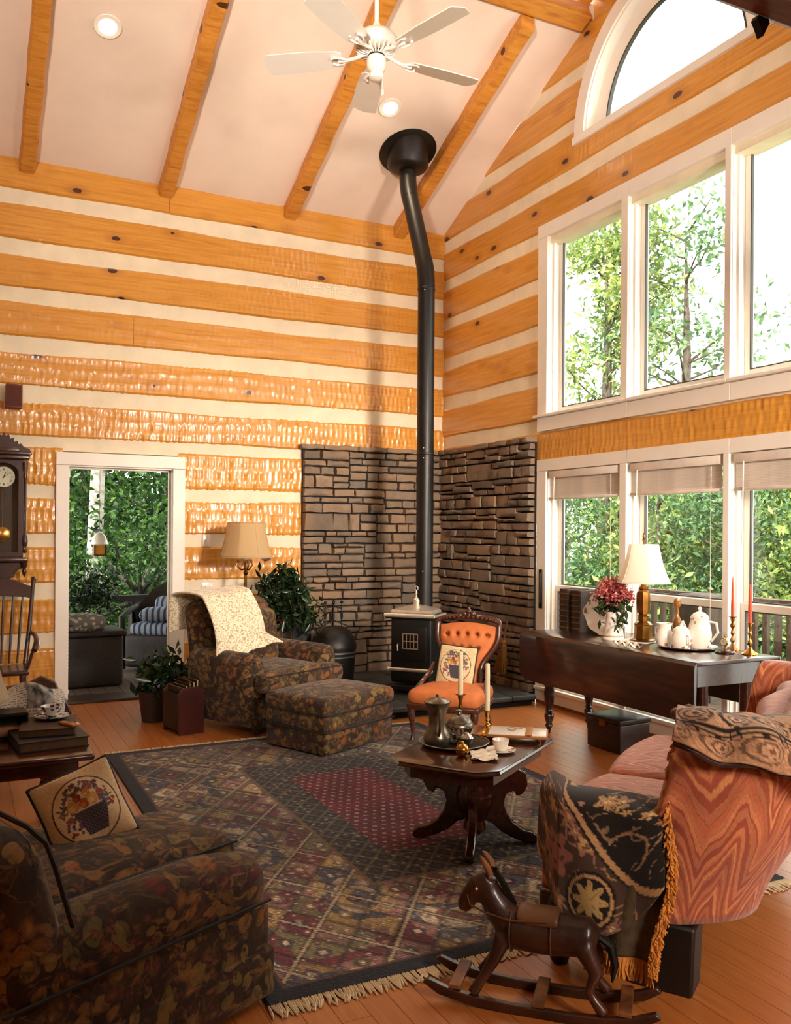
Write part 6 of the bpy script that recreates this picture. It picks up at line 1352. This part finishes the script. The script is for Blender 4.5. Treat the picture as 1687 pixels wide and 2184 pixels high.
G().lathe([(0, 0), (.03, 0), (.055, .005), (.078, .014), (.079, .017), (.05, .009), (0, .006)], 28).obj('saucer', BWC, b)
cp = G().lathe([(0, .009), (.022, .009), (.025, .014), (.040, .04), (.050, .062), (.0485, .062), (.038, .04), (.02, .018), (0, .016)], 26).obj('cup', BWC, b); G().tube([(-.045, 0, .052), (-.068, 0, .05), (-.07, 0, .03), (-.042, 0, .026)], .004, 8).obj('handle', BWC, cp)
def m_print():
    g = N('newsprint'); v = g.attr('st', 'Vector'); s = g.node('ShaderNodeSeparateXYZ', {0: v}); ln = g.math('FRACT', g.math('MULTIPLY', s.outputs[1], 34.0)); wd = g.noise(g.map(v, (70, 34, 1)), 1.0, 2); colm = g.math('FRACT', g.math('MULTIPLY', s.outputs[0], 4.0))
    m = g.math('MULTIPLY', g.math('MULTIPLY', g.math('LESS_THAN', ln, .55), g.math('GREATER_THAN', wd, .47)), g.math('GREATER_THAN', colm, .08)); pic = g.math('MULTIPLY', g.math('LESS_THAN', g.math('ABSOLUTE', g.math('SUBTRACT', s.outputs[0], .62)), .2), g.math('LESS_THAN', g.math('ABSOLUTE', g.math('SUBTRACT', s.outputs[1], .35)), .17))
    c = g.mix(g.math('MULTIPLY', m, .75), 'CBC2B8', '2A2828'); c = g.mix(pic, c, g.ramp(g.noise(v, 7, 3), [(.35, '26303A'), (.5, '7A7A78'), (.65, 'B0B0AA')])); return g.P(col=c, rough=.85)
t = thing('small_lamp', 'small table lamp with a cream shade at the far left edge of the side table', 'lamp', (-4.57, -3.52, SZ))
G().lathe([(0, 0), (.06, 0), (.062, .01), (.03, .03), (.022, .08), (.035, .12), (.02, .16), (.01, .2), (.008, .3)], 18).obj('base', BRASSD, t); bell_shade(t, .165, .44, .185, .11, m_shade('ecru_lamp_shade', 'D8C6A4'), 8, .3)
t = thing('newspaper', 'folded newspaper standing up like a tent on the dark side table', 'newspaper', (-4.30, -3.36, SZ))
n = 24; A = np.zeros((n, n, 3)); ST = np.zeros((n, n, 2))
for i in range(n):
    for j in range(n):
        u, v = i / (n - 1), j / (n - 1); ff = abs(v - .5) * 2; A[i, j] = (-.15 + .30 * u + .03 * math.sin(v * 5), (v - .5) * .26 + .02 * math.sin(u * 6), .006 + .20 * (1 - ff ** 1.5) * (.75 + .25 * math.sin(u * 2.5 + .3)) + .012 * math.sin(u * 9 + v * 7) * (1 - ff)); ST[i, j] = (u, v)
o = G().grid(A, st=ST, flip=True).obj('folded_sheets', m_print(), t, ang=180, st=True); sd = o.modifiers.new('thick', 'SOLIDIFY'); sd.thickness = .004
G().b2(-.14, .15, -.11, -.02, .0005, .004).obj('loose_page', CHINA, t, smooth=False)
t = thing('paper_sheet', 'small white paper sheet lying near the right edge of the dark side table', 'paper', (-4.12, -3.36, SZ)); G().box((0, 0, .0015), (.11, .16, .002), rz=.25).obj('sheet', CHINA, t, smooth=False)
t = thing('jewel_box', 'dark open box with a pale lining at the left edge of the side table', 'box', (-4.40, -3.58, SZ), .1)
g = G(); g.b2(-.09, .09, -.07, .07, 0, .01); g.b2(-.09, -.08, -.07, .07, .01, .11); g.b2(.08, .09, -.07, .07, .01, .11); g.b2(-.08, .08, .06, .07, .01, .11); g.b2(-.09, .09, -.07, .07, .11, .125); g.obj('case', IRON, t, smooth=False, bevel=.002); G().rbox((0, 0, .035), (.15, .11, .05), .02, n=2).obj('lining', M('pale_lining', 'B08A66', .8, var=.25), t)
# ---------------------------------------------------------------- carved rocking horse in front of the sofa's near end
HR = M('worn_horse_wood', '3A1C10', .4, var=.6, scale=5, coat=.25, bump=.3, bscale=60); HRL = M('worn_pale_wood', '7A4A28', .5, var=.5, scale=7)
TH = math.radians(126 + 180 - 90)      # local -y is forward
th_ = thing('rocking_horse', 'small dark carved wooden rocking horse with straps by the near end of the sofa', 'toy horse', (-2.93, -5.80, 0), math.radians(226))
th_.scale = (.88, .88, .88)
g = G()
g.tube([(0, -.16, .265), (0, -.10, .27), (0, 0, .262), (0, .10, .265), (0, .17, .27), (0, .20, .26)], [.05, .078, .076, .072, .07, .04], 16)
g.tube([(0, -.10, .28), (0, -.16, .33), (0, -.195, .39), (0, -.205, .43)], [.070, .056, .044, .038], 14)
g.tube([(0, -.19, .435), (0, -.225, .41), (0, -.262, .365), (0, -.285, .325), (0, -.29, .305)], [.036, .044, .036, .030, .022], 14)
for s in (-1, 1):
    g.tube([(s * .045, -.13, .25), (s * .06, -.16, .17), (s * .075, -.20, .10), (s * .085, -.235, .045)], [.036, .024, .018, .022], 10)
    g.tube([(s * .042, .155, .25), (s * .06, .20, .17), (s * .075, .175, .11), (s * .085, .23, .045)], [.042, .028, .018, .022], 10)
o = g.obj('body', HR, th_, ang=180); rm = o.modifiers.new('fuse', 'REMESH'); rm.mode = 'VOXEL'; rm.voxel_size = .008; sm_ = o.modifiers.new('smooth', 'SMOOTH'); sm_.iterations = 3; rm.use_smooth_shade = True
for s in (-1, 1):
    G().tube([(s * .022, -.185, .455), (s * .034, -.195, .485), (s * .030, -.215, .512), (s * .024, -.225, .522)], [.012, .013, .009, .002], 8).obj('ear', HRL, th_)
    G().ball((s * .036, -.232, .405), .008, 8).obj('eye', CHINA, th_)
    pr = [(-.42, .062), (-.36, .028), (-.25, .008), (-.1, 0.0), (.1, 0.0), (.25, .008), (.36, .03), (.42, .068), (.40, .085), (.33, .058), (.24, .042), (.1, .034), (-.1, .034), (-.24, .042), (-.33, .056), (-.40, .078)]
    G().prism(pr, .026, 'yz', s * .09).obj('rocker', HR, th_, bevel=.004)
for y in (-.30, 0, .30): G().b2(-.10, .10, y - .022, y + .022, .036 + abs(y) * .06, .052 + abs(y) * .06).obj('cross_slat', HRL, th_, smooth=False, bevel=.003)
g = G(); A = [[(.012 * sx, y, z) for sx, y, z in ((-1, y0, z0), (1, y0, z0), (1, y1, z1), (-1, y1, z1))] for y0, z0, y1, z1 in ((-.19, .475, -.165, .47), (-.15, .42, -.125, .41), (-.12, .35, -.09, .35), (-.06, .33, -.04, .34))]; g.grid(np.array(A), wrap_v=True); g.obj('mane', IRON, th_)
STRP = M('leather_strap', '5E3A1C', .5, var=.3)
def strap(pts, r_=.006): return G().tube(pts, r_, 6, flat=.5).obj('strap', STRP, th_)
for y, rr in ((-.105, .081), (.04, .076)): strap([(rr * math.cos(q), y, .268 + rr * math.sin(q)) for q in np.linspace(0, 2 * PI, 20)])
for s in (-1, 1): strap([(s * .04, -.26, .345), (s * .058, -.2, .33), (s * .075, -.1, .32), (s * .07, .03, .33)], .004)
strap([(.038 * math.cos(q), -.262 - .012 * math.sin(q), .355 + .034 * math.sin(q)) for q in np.linspace(0, 2 * PI, 16)], .004)
G().rbox((0, -.01, .335), (.13, .15, .03), .012, n=4, fn=lambda x, y, z: (x, y, z - 4.5 * x * x + .25 * y * y * 4)).obj('saddle', STRP, th_)
G().tube([(0, .20, .275), (0, .245, .25), (0, .26, .18), (0, .25, .12)], [.012, .018, .014, .004], 8).obj('tail', IRON, th_)
# ---------------------------------------------------------------- outdoors: ground, decks, porch furniture, trees
def m_ground():
    g = N('lawn'); v = g.obj(); c = g.ramp(g.noise(v, 1.4, 5, .7), [(.3, '24401A'), (.5, '4A6A2C'), (.7, '6E8A40')]); return g.P(col=c, rough=.95)
o = G().b2(-30, 40, -12, 40, -1.6, -1.5).obj('ground', m_ground(), smooth=False); o['kind'] = 'structure'
DECK = M('weathered_deck', '5A4A3C', .7, var=.3, scale=5, stretch=(1, 9, 9)); RAILW = M('weathered_rail', '5E4436', .65, var=.3, scale=6, stretch=(9, 9, 2)); DKR = M('dark_rail', '2A221C', .7, var=.3, scale=6)
pd_ = thing('porch_deck', None, None, kind='structure')
me = G().box((0, 0, -.012), (.136, 3.4, .024)).mesh('deck_board', DECK, smooth=False)
for k in range(40): link('deck_board', me, pd_, loc=(-5.4 + .142 * k, 1.89, -.03))
G().b2(-5.5, .3, .2, 3.58, -.2, -.056).obj('joists', DKR, pd_, smooth=False)
sd_ = thing('side_deck', None, None, kind='structure')
me = G().box((0, 0, -.012), (2.6, .136, .024)).mesh('deck_board', DECK, smooth=False)
for k in range(46): link('deck_board', me, sd_, loc=(1.47, -6.0 + .142 * k, -.06))
G().b2(.17, 2.76, -6.1, .55, -.25, -.086).obj('joists', DKR, sd_, smooth=False)
o = G().b2(-6, .4, .18, 3.9, 2.62, 2.74).obj('porch_shade_roof', DKR, smooth=False); o['kind'] = 'structure'  # unseen slab added overhead to keep the porch in shade
t = thing('deck_railing', 'brown wooden deck railing with square balusters outside the lower windows', 'railing', (2.62, -2.7, -.06))
G().b2(-.06, .06, -3.3, 3.2, .885, .92).obj('top_rail', RAILW, t, smooth=False, bevel=.004); G().b2(-.02, .02, -3.3, 3.2, .80, .88).obj('upper_rail', RAILW, t, smooth=False); G().b2(-.02, .02, -3.3, 3.2, .08, .16).obj('bottom_rail', RAILW, t, smooth=False)
me = G().box((0, 0, .48), (.045, .055, .72)).mesh('baluster', RAILW, smooth=False)
for k in range(44): link('baluster', me, t, loc=(-.035, -3.1 + .142 * k, 0))
me = G().box((0, 0, .44), (.09, .09, .88)).mesh('post', RAILW, smooth=False)
for y in (-3.2, -1.5, .45, 2.6): link('post', me, t, loc=(.03, y, 0))
t = thing('covered_grill', 'dark brown covered grill standing on the deck behind the coffee set', 'grill', (1.75, -1.98, -.06))
G().rbox((0, 0, .70), (.42, .46, .58), .05, n=4, fn=lambda x, y, z: (x * (1 - .12 * (z + .3)), y * (1 - .12 * (z + .3)), z)).obj('cover', M('brown_cover', '4A3A2C', .8, var=.25, scale=8), t)
g = G().b2(-.2, .2, -.22, .22, .30, .44).obj('cart', M('grey_metal', '4A4C50', .4, .6), t, smooth=False)
for x in (-.17, .17):
    for y in (-.19, .19): G().b2(x - .02, x + .02, y - .02, y + .02, 0, .30).obj('leg', IRON, t, smooth=False)
t = thing('porch_railing', 'dark rustic porch railing seen through the open door', 'railing', (-2.6, 3.35, -.03))
G().b2(-2.6, 2.6, -.05, .05, .62, .70).obj('top_rail', DKR, t, smooth=False)
me = G().tube([(0, 0, 0), (0, 0, .64)], .045, 8).mesh('post', DKR)
for x in (-2.2, -.95, .0, 1.2, 2.4): link('post', me, t, loc=(x, 0, 0))
for x0, x1 in ((-.9, -.05), (.05, 1.15), (-2.1, -1.0)): G().tube([(x0, 0, .08), ((x0 + x1) / 2, .02, .40), (x1, 0, .58)], [.02, .018, .016], 6).obj('branch_brace', DKR, t); G().tube([(x1, .0, .06), ((x0 + x1) / 2, -.02, .26), (x0, 0, .55)], [.02, .018, .016], 6).obj('branch_brace', DKR, t)
WICK = M('dark_wicker', '241812', .6, var=.5, scale=60, bump=.9, bscale=90)
g = N('blue_ticking'); s = g.node('ShaderNodeSeparateXYZ', {0: g.obj()}); fr_ = g.math('FRACT', g.math('MULTIPLY', s.outputs[0], 16)); g.P(col=g.mix(g.math('LESS_THAN', fr_, .42), '8E98A8', '2E3A52'), rough=.9); TICK = g.m
t = thing('wicker_armchair', 'dark wicker porch armchair with blue striped cushions seen through the door', 'armchair', (-2.52, 1.75, -.03), math.radians(-35))
G().rbox((0, 0, .22), (.72, .66, .36), .05, n=4).obj('seat_base', WICK, t)
G().rbox((0, -.03, .455), (.60, .60, .12), .05, n=5, puff=.03).obj('seat_cushion', TICK, t)
g = G(); A = []
for k in range(30):
    q = PI * k / 29; x, y = -.40 * math.cos(q), .05 + .33 * math.sin(q); hh = .62 + .36 * math.sin(q) ** 1.5; A.append([(x * .9, y * .9, .3), (x, y, hh - .04), (x * 1.06, y * 1.06, hh), (x * 1.1, y * 1.1, hh - .04), (x * 1.02, y * 1.02, .05)])
o = g.grid(np.array(A)).obj('curved_back', WICK, t); 
for s in (-1, 1): G().tube([(s * .38, -.30, .02), (s * .39, -.30, .58), (s * .39, -.1, .64), (s * .40, .1, .66)], .035, 10).obj('arm', WICK, t)
G().rbox((0, .18, .60), (.44, .16, .36), .07, n=5, fn=lambda x, y, z: (x, y + .2 * z, z)).obj('back_cushion', TICK, t)
t = thing('striped_pillow', 'blue striped pillow lying on the wicker porch armchair seat', 'pillow', (-2.63, 1.62, .52), math.radians(-20)); G().rbox((0, 0, .06), (.40, .34, .12), .058, n=5, puff=.02).obj('pillow_body', TICK, t); G().tube([(-.19, -.16, .06), (.19, -.16, .06), (.19, .16, .06), (-.19, .16, .06), (-.19, -.16, .06)], .006, 6).obj('piping', TICK, t)
t = thing('wicker_chest', 'dark wicker chest on the porch just outside the door', 'chest', (-3.44, 1.02, -.03), .05)
G().rbox((0, 0, .25), (.56, .52, .49), .03, n=4).obj('body', WICK, t); G().rbox((0, 0, .52), (.62, .58, .05), .02, n=4).obj('lid', WICK, t)
t = thing('patterned_cushion', 'grey patterned cushion lying on the dark wicker chest', 'cushion', (-3.52, .95, .515), .3); 
g = N('grey_leaf_cloth'); v = g.obj(); g.P(col=g.mix(g.math('LESS_THAN', g.vor(v, 22), .4), '5A554E', '9A9082'), rough=.9); G().rbox((0, 0, .07), (.40, .36, .14), .065, n=5, puff=.03).obj('cushion_body', g.m, t); G().tube([(-.19, -.17, .07), (.19, -.17, .07), (.19, .17, .07), (-.19, .17, .07), (-.19, -.17, .07)], .006, 6).obj('piping', WICK, t)
t = thing('bird_lantern', 'white domed hanging lantern with an amber window on the porch', 'lantern', (-3.13, 2.6, 1.21))
G().lathe([(.06, .10), (.075, .105), (.095, .12), (.088, .16), (.07, .21), (.04, .245), (.012, .255), (.006, .27)], 20).obj('dome', CHINA, t); G().rbox((0, 0, .05), (.12, .12, .11), .008, n=2).obj('amber_body', M('amber_panel', 'D08A24', .4, var=.15), t)
g = G()
for x in (-.062, .062):
    for y in (-.062, .062): g.b2(x - .006, x + .006, y - .006, y + .006, -.01, .11)
g.b2(-.07, .07, -.07, .07, -.016, -.006); g.obj('frame', IRON, t, smooth=False); G().tube([(0, 0, .26), (0, 0, 1.42)], .003, 5).obj('wire', IRON, t)
# trees -------------------------------------------------------------
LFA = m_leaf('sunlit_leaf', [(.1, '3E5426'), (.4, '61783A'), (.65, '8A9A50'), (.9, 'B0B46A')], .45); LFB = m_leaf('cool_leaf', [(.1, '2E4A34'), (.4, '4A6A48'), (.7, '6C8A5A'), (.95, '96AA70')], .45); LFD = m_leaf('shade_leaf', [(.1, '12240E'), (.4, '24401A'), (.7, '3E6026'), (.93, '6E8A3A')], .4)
BARK = M('grey_bark', '4A4038', .9, var=.4, scale=8, stretch=(4, 4, 1), bump=.8, bscale=20)
def tree_proto(name, label, mat, H, crown_r, crown_z0, n, size, seed, dens=1.0, group=None, cat='tree', lean=0.0):
    t = thing(name, label, cat, (0, 0, 0)); r = random.Random(seed); g = G()
    top = (lean, 0, H * .9); g.tube([(0, 0, 0), (lean * .3, .05, H * .35), (lean * .7, -.04, H * .65), top], [.05 + H * .014, .04 + H * .010, .03 + H * .006, .015], 8)
    cen = []
    nb = int(26 * dens)
    for k in range(nb):
        z = crown_z0 + (H - crown_z0) * (r.random() ** .9); a = r.uniform(0, 2 * PI); q = (z - crown_z0) / (H - crown_z0); R_ = crown_r * (.35 + .65 * math.sin(PI * min(1, .18 + .78 * q))) * r.uniform(.55, 1.0); e = (lean * z / H + R_ * math.cos(a), R_ * math.sin(a), z)
        b0 = (lean * z / H * .8, 0, max(.3, z - R_ * .5)); g.tube([b0, tuple((u + v) / 2 + r.uniform(-.08, .08) for u, v in zip(b0, e)), e], [.03, .018, .006], 5)
        for f_ in (1, .78, .55): cen.append(tuple(u * (1 - f_) + v * f_ for u, v in zip(b0, e)))
    g.obj('trunk', BARK, t); leaf_cloud('foliage', mat, t, cen, n, size, seed, (crown_r * .17, crown_r * .17, crown_r * .12), up=.3, elong=1.25); return t
GZ = -1.5
def plant(proto, spots, labels, first=[]):
    for i, (x, y, s, rz) in enumerate(spots):
        lab = labels(i)
        if i == 0: proto.location = (x, y, GZ); proto.rotation_euler = (0, 0, rz); proto.scale = (s, s, s); proto['label'] = lab
        else: dup(proto, (x, y, GZ), rz, lab, (s, s, s))
TR = 'leafy trees beyond the deck railing'
p1 = tree_proto('tall_tree', '', LFA, 10.5, 1.9, 2.0, 9000, .15, 21, 1.6, None)
plant(p1, [(8.0, 6.9, 1.0, 0)], lambda i: 'tall sunlit tree filling the left pane of the upper window')
p2 = tree_proto('tall_tree', '', LFB, 10.2, 2.1, 3.2, 3600, .15, 33, 1.3, None)
plant(p2, [(9.0, 5.6, 1.0, 1.0)], lambda i: 'taller thin-leaved tree in the second pane of the upper window')
p3 = tree_proto('leafy_tree', '', LFA, 4.8, 1.7, .5, 7000, .13, 5, 1.2, None)
plant(p3, [(6.2, 3.4, .92, 0), (7.5, 1.4, .95, 2), (6.6, -.6, .90, 4), (9.5, 4.2, 1.02, 1), (10.5, 1.2, 1.05, 3), (9.0, -2.2, 1.0, 5), (8.2, -4.6, 1.0, .5)], lambda i: 'yellow-green leafy tree among those beyond the deck railing')
p4 = tree_proto('leafy_tree', '', LFB, 4.7, 1.8, .4, 7000, .12, 8, 1.2, None)
plant(p4, [(5.6, 5.2, .90, 0), (7.0, 2.4, .93, 2), (5.9, 1.6, .78, 1), (8.6, 3.0, 1.0, 4), (11.5, 5.8, 1.12, 3), (12.5, 2.6, 1.12, 5), (11.0, -1.0, 1.1, 2.5), (12.0, 8.6, 1.2, .7)], lambda i: 'cool green leafy tree among those beyond the deck railing')
for o in list(COL.objects):
    if o.parent is None and o.name.startswith('leafy_tree'): o['category'] = 'tree'; o['group'] = 'yellow-green trees beyond the deck' if 'yellow' in o['label'] else 'cool green trees beyond the deck'
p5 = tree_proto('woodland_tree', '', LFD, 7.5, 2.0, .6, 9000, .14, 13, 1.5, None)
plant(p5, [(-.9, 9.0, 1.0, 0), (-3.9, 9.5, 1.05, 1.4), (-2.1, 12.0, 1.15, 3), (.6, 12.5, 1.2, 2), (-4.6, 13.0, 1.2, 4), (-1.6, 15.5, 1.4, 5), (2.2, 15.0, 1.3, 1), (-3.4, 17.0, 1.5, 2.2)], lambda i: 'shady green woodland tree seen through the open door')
p6 = tree_proto('woodland_shrub', '', LFD, 2.3, 1.0, .2, 3600, .10, 17, 1.0, None, cat='shrub')
plant(p6, [(-3.0, 5.2, .95, 0), (-1.7, 5.6, 1.0, 2), (-2.4, 6.9, .9, 1), (-.5, 6.4, 1.1, 3)], lambda i: 'low green shrub just beyond the porch railing')
for o in list(COL.objects):
    if o.parent is None and o.name.startswith('woodland_tree'): o['group'] = 'woodland trees outside the door'
    if o.parent is None and o.name.startswith('woodland_shrub'): o['group'] = 'shrubs outside the door'
g = N('birch_bark'); v = g.obj(); n_ = g.noise(g.map(v, (2, 2, 9)), 1.6, 4); c = g.ramp(n_, [(.33, '2A2622'), (.42, '8A8478'), (.5, '9A9486'), (.8, 'B0AA9C')]); g.P(col=c, rough=.8); BIRCH = g.m
t = thing('birch_tree', 'white-barked birch trunk with dark scars seen through the open door', 'tree', (-2.78, 6.0, GZ))
G().tube([(0, 0, 0), (.02, 0, 1.6), (.06, .0, 3.0), (.10, 0, 4.2), (.06, .1, 7.5)], [.15, .13, .115, .10, .06], 14).obj('trunk', BIRCH, t)
g = G()
for z, a, L_ in ((3.9, .1, 2.0), (4.8, 3.2, 2.0), (5.6, 1.4, 2)): g.tube([(.06, 0, z), (.06 + L_ * .5 * math.cos(a), .3 * math.sin(a), z + .35), (.06 + L_ * math.cos(a), .6 * math.sin(a), z + .9)], [.04, .025, .01], 6)
g.obj('branches', BIRCH, t)
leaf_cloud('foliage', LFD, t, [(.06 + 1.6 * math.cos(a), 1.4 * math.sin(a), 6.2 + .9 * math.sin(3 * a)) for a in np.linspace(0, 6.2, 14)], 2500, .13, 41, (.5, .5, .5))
t = thing('dark_gnarled_tree', 'dark stubby many-branched trunk behind the porch railing', 'tree', (-2.30, 4.6, GZ)); g = G(); g.tube([(0, 0, 0), (0, 0, 1.6), (.02, 0, 2.2)], [.22, .17, .12], 12); t_ = g.obj('trunk', DKR, t)
g = G(); r_ = random.Random(6)
for k in range(11): a = r_.uniform(0, 6.28); L_ = r_.uniform(.4, .8); z = r_.uniform(1.7, 2.15); g.tube([(0, 0, z), (L_ * .5 * math.cos(a), .4 * L_ * math.sin(a), z + .22), (L_ * math.cos(a), L_ * .6 * math.sin(a), z + r_.uniform(.35, .8))], [.05, .03, .01], 6)
g.obj('branches', DKR, t)
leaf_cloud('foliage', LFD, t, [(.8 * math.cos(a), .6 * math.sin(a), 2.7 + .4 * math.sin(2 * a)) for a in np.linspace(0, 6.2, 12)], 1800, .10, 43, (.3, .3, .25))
t = thing('dark_porch_shrub', 'dark bushy potted plant on the porch at the left of the doorway', 'plant', (-3.30, 2.75, -.03)); G().lathe([(0, 0), (.16, 0), (.2, .35), (.21, .38), (.18, .38), (0, .33)], 18).obj('pot', DKR, t); G().tube([(0, 0, .3), (.02, 0, .8)], [.02, .012], 6).obj('stem', DKR, t)
leaf_cloud('foliage', FIC, t, [(.22 * math.cos(a), .2 * math.sin(a), .78 + .14 * math.sin(3 * a)) for a in np.linspace(0, 6.2, 10)], 900, .08, 47, (.1, .1, .1))

ORD = ('first', 'second', 'third', 'fourth', 'fifth', 'sixth', 'seventh', 'eighth', 'ninth')
def relabel(prefix, text, key=lambda o: True):
    """each tree is told apart by its place from left to right in its group"""
    os_ = [o for o in COL.objects if o.parent is None and o.name.startswith(prefix) and key(o)]
    os_.sort(key=lambda o: math.atan2(o.location.x + 4.603, o.location.y + 8.082))
    for i, o in enumerate(os_): o['label'] = text % ORD[i]
relabel('woodland_tree', 'shady green woodland tree outside the door, %s from the left')
relabel('woodland_shrub', 'low green shrub beyond the porch railing, %s from the left')
relabel('leafy_tree', 'yellow-green leafy tree beyond the deck, %s from the left of its colour', lambda o: 'yellow' in o['group'])
relabel('leafy_tree', 'cool green leafy tree beyond the deck, %s from the left of its colour', lambda o: 'cool' in o['group'])
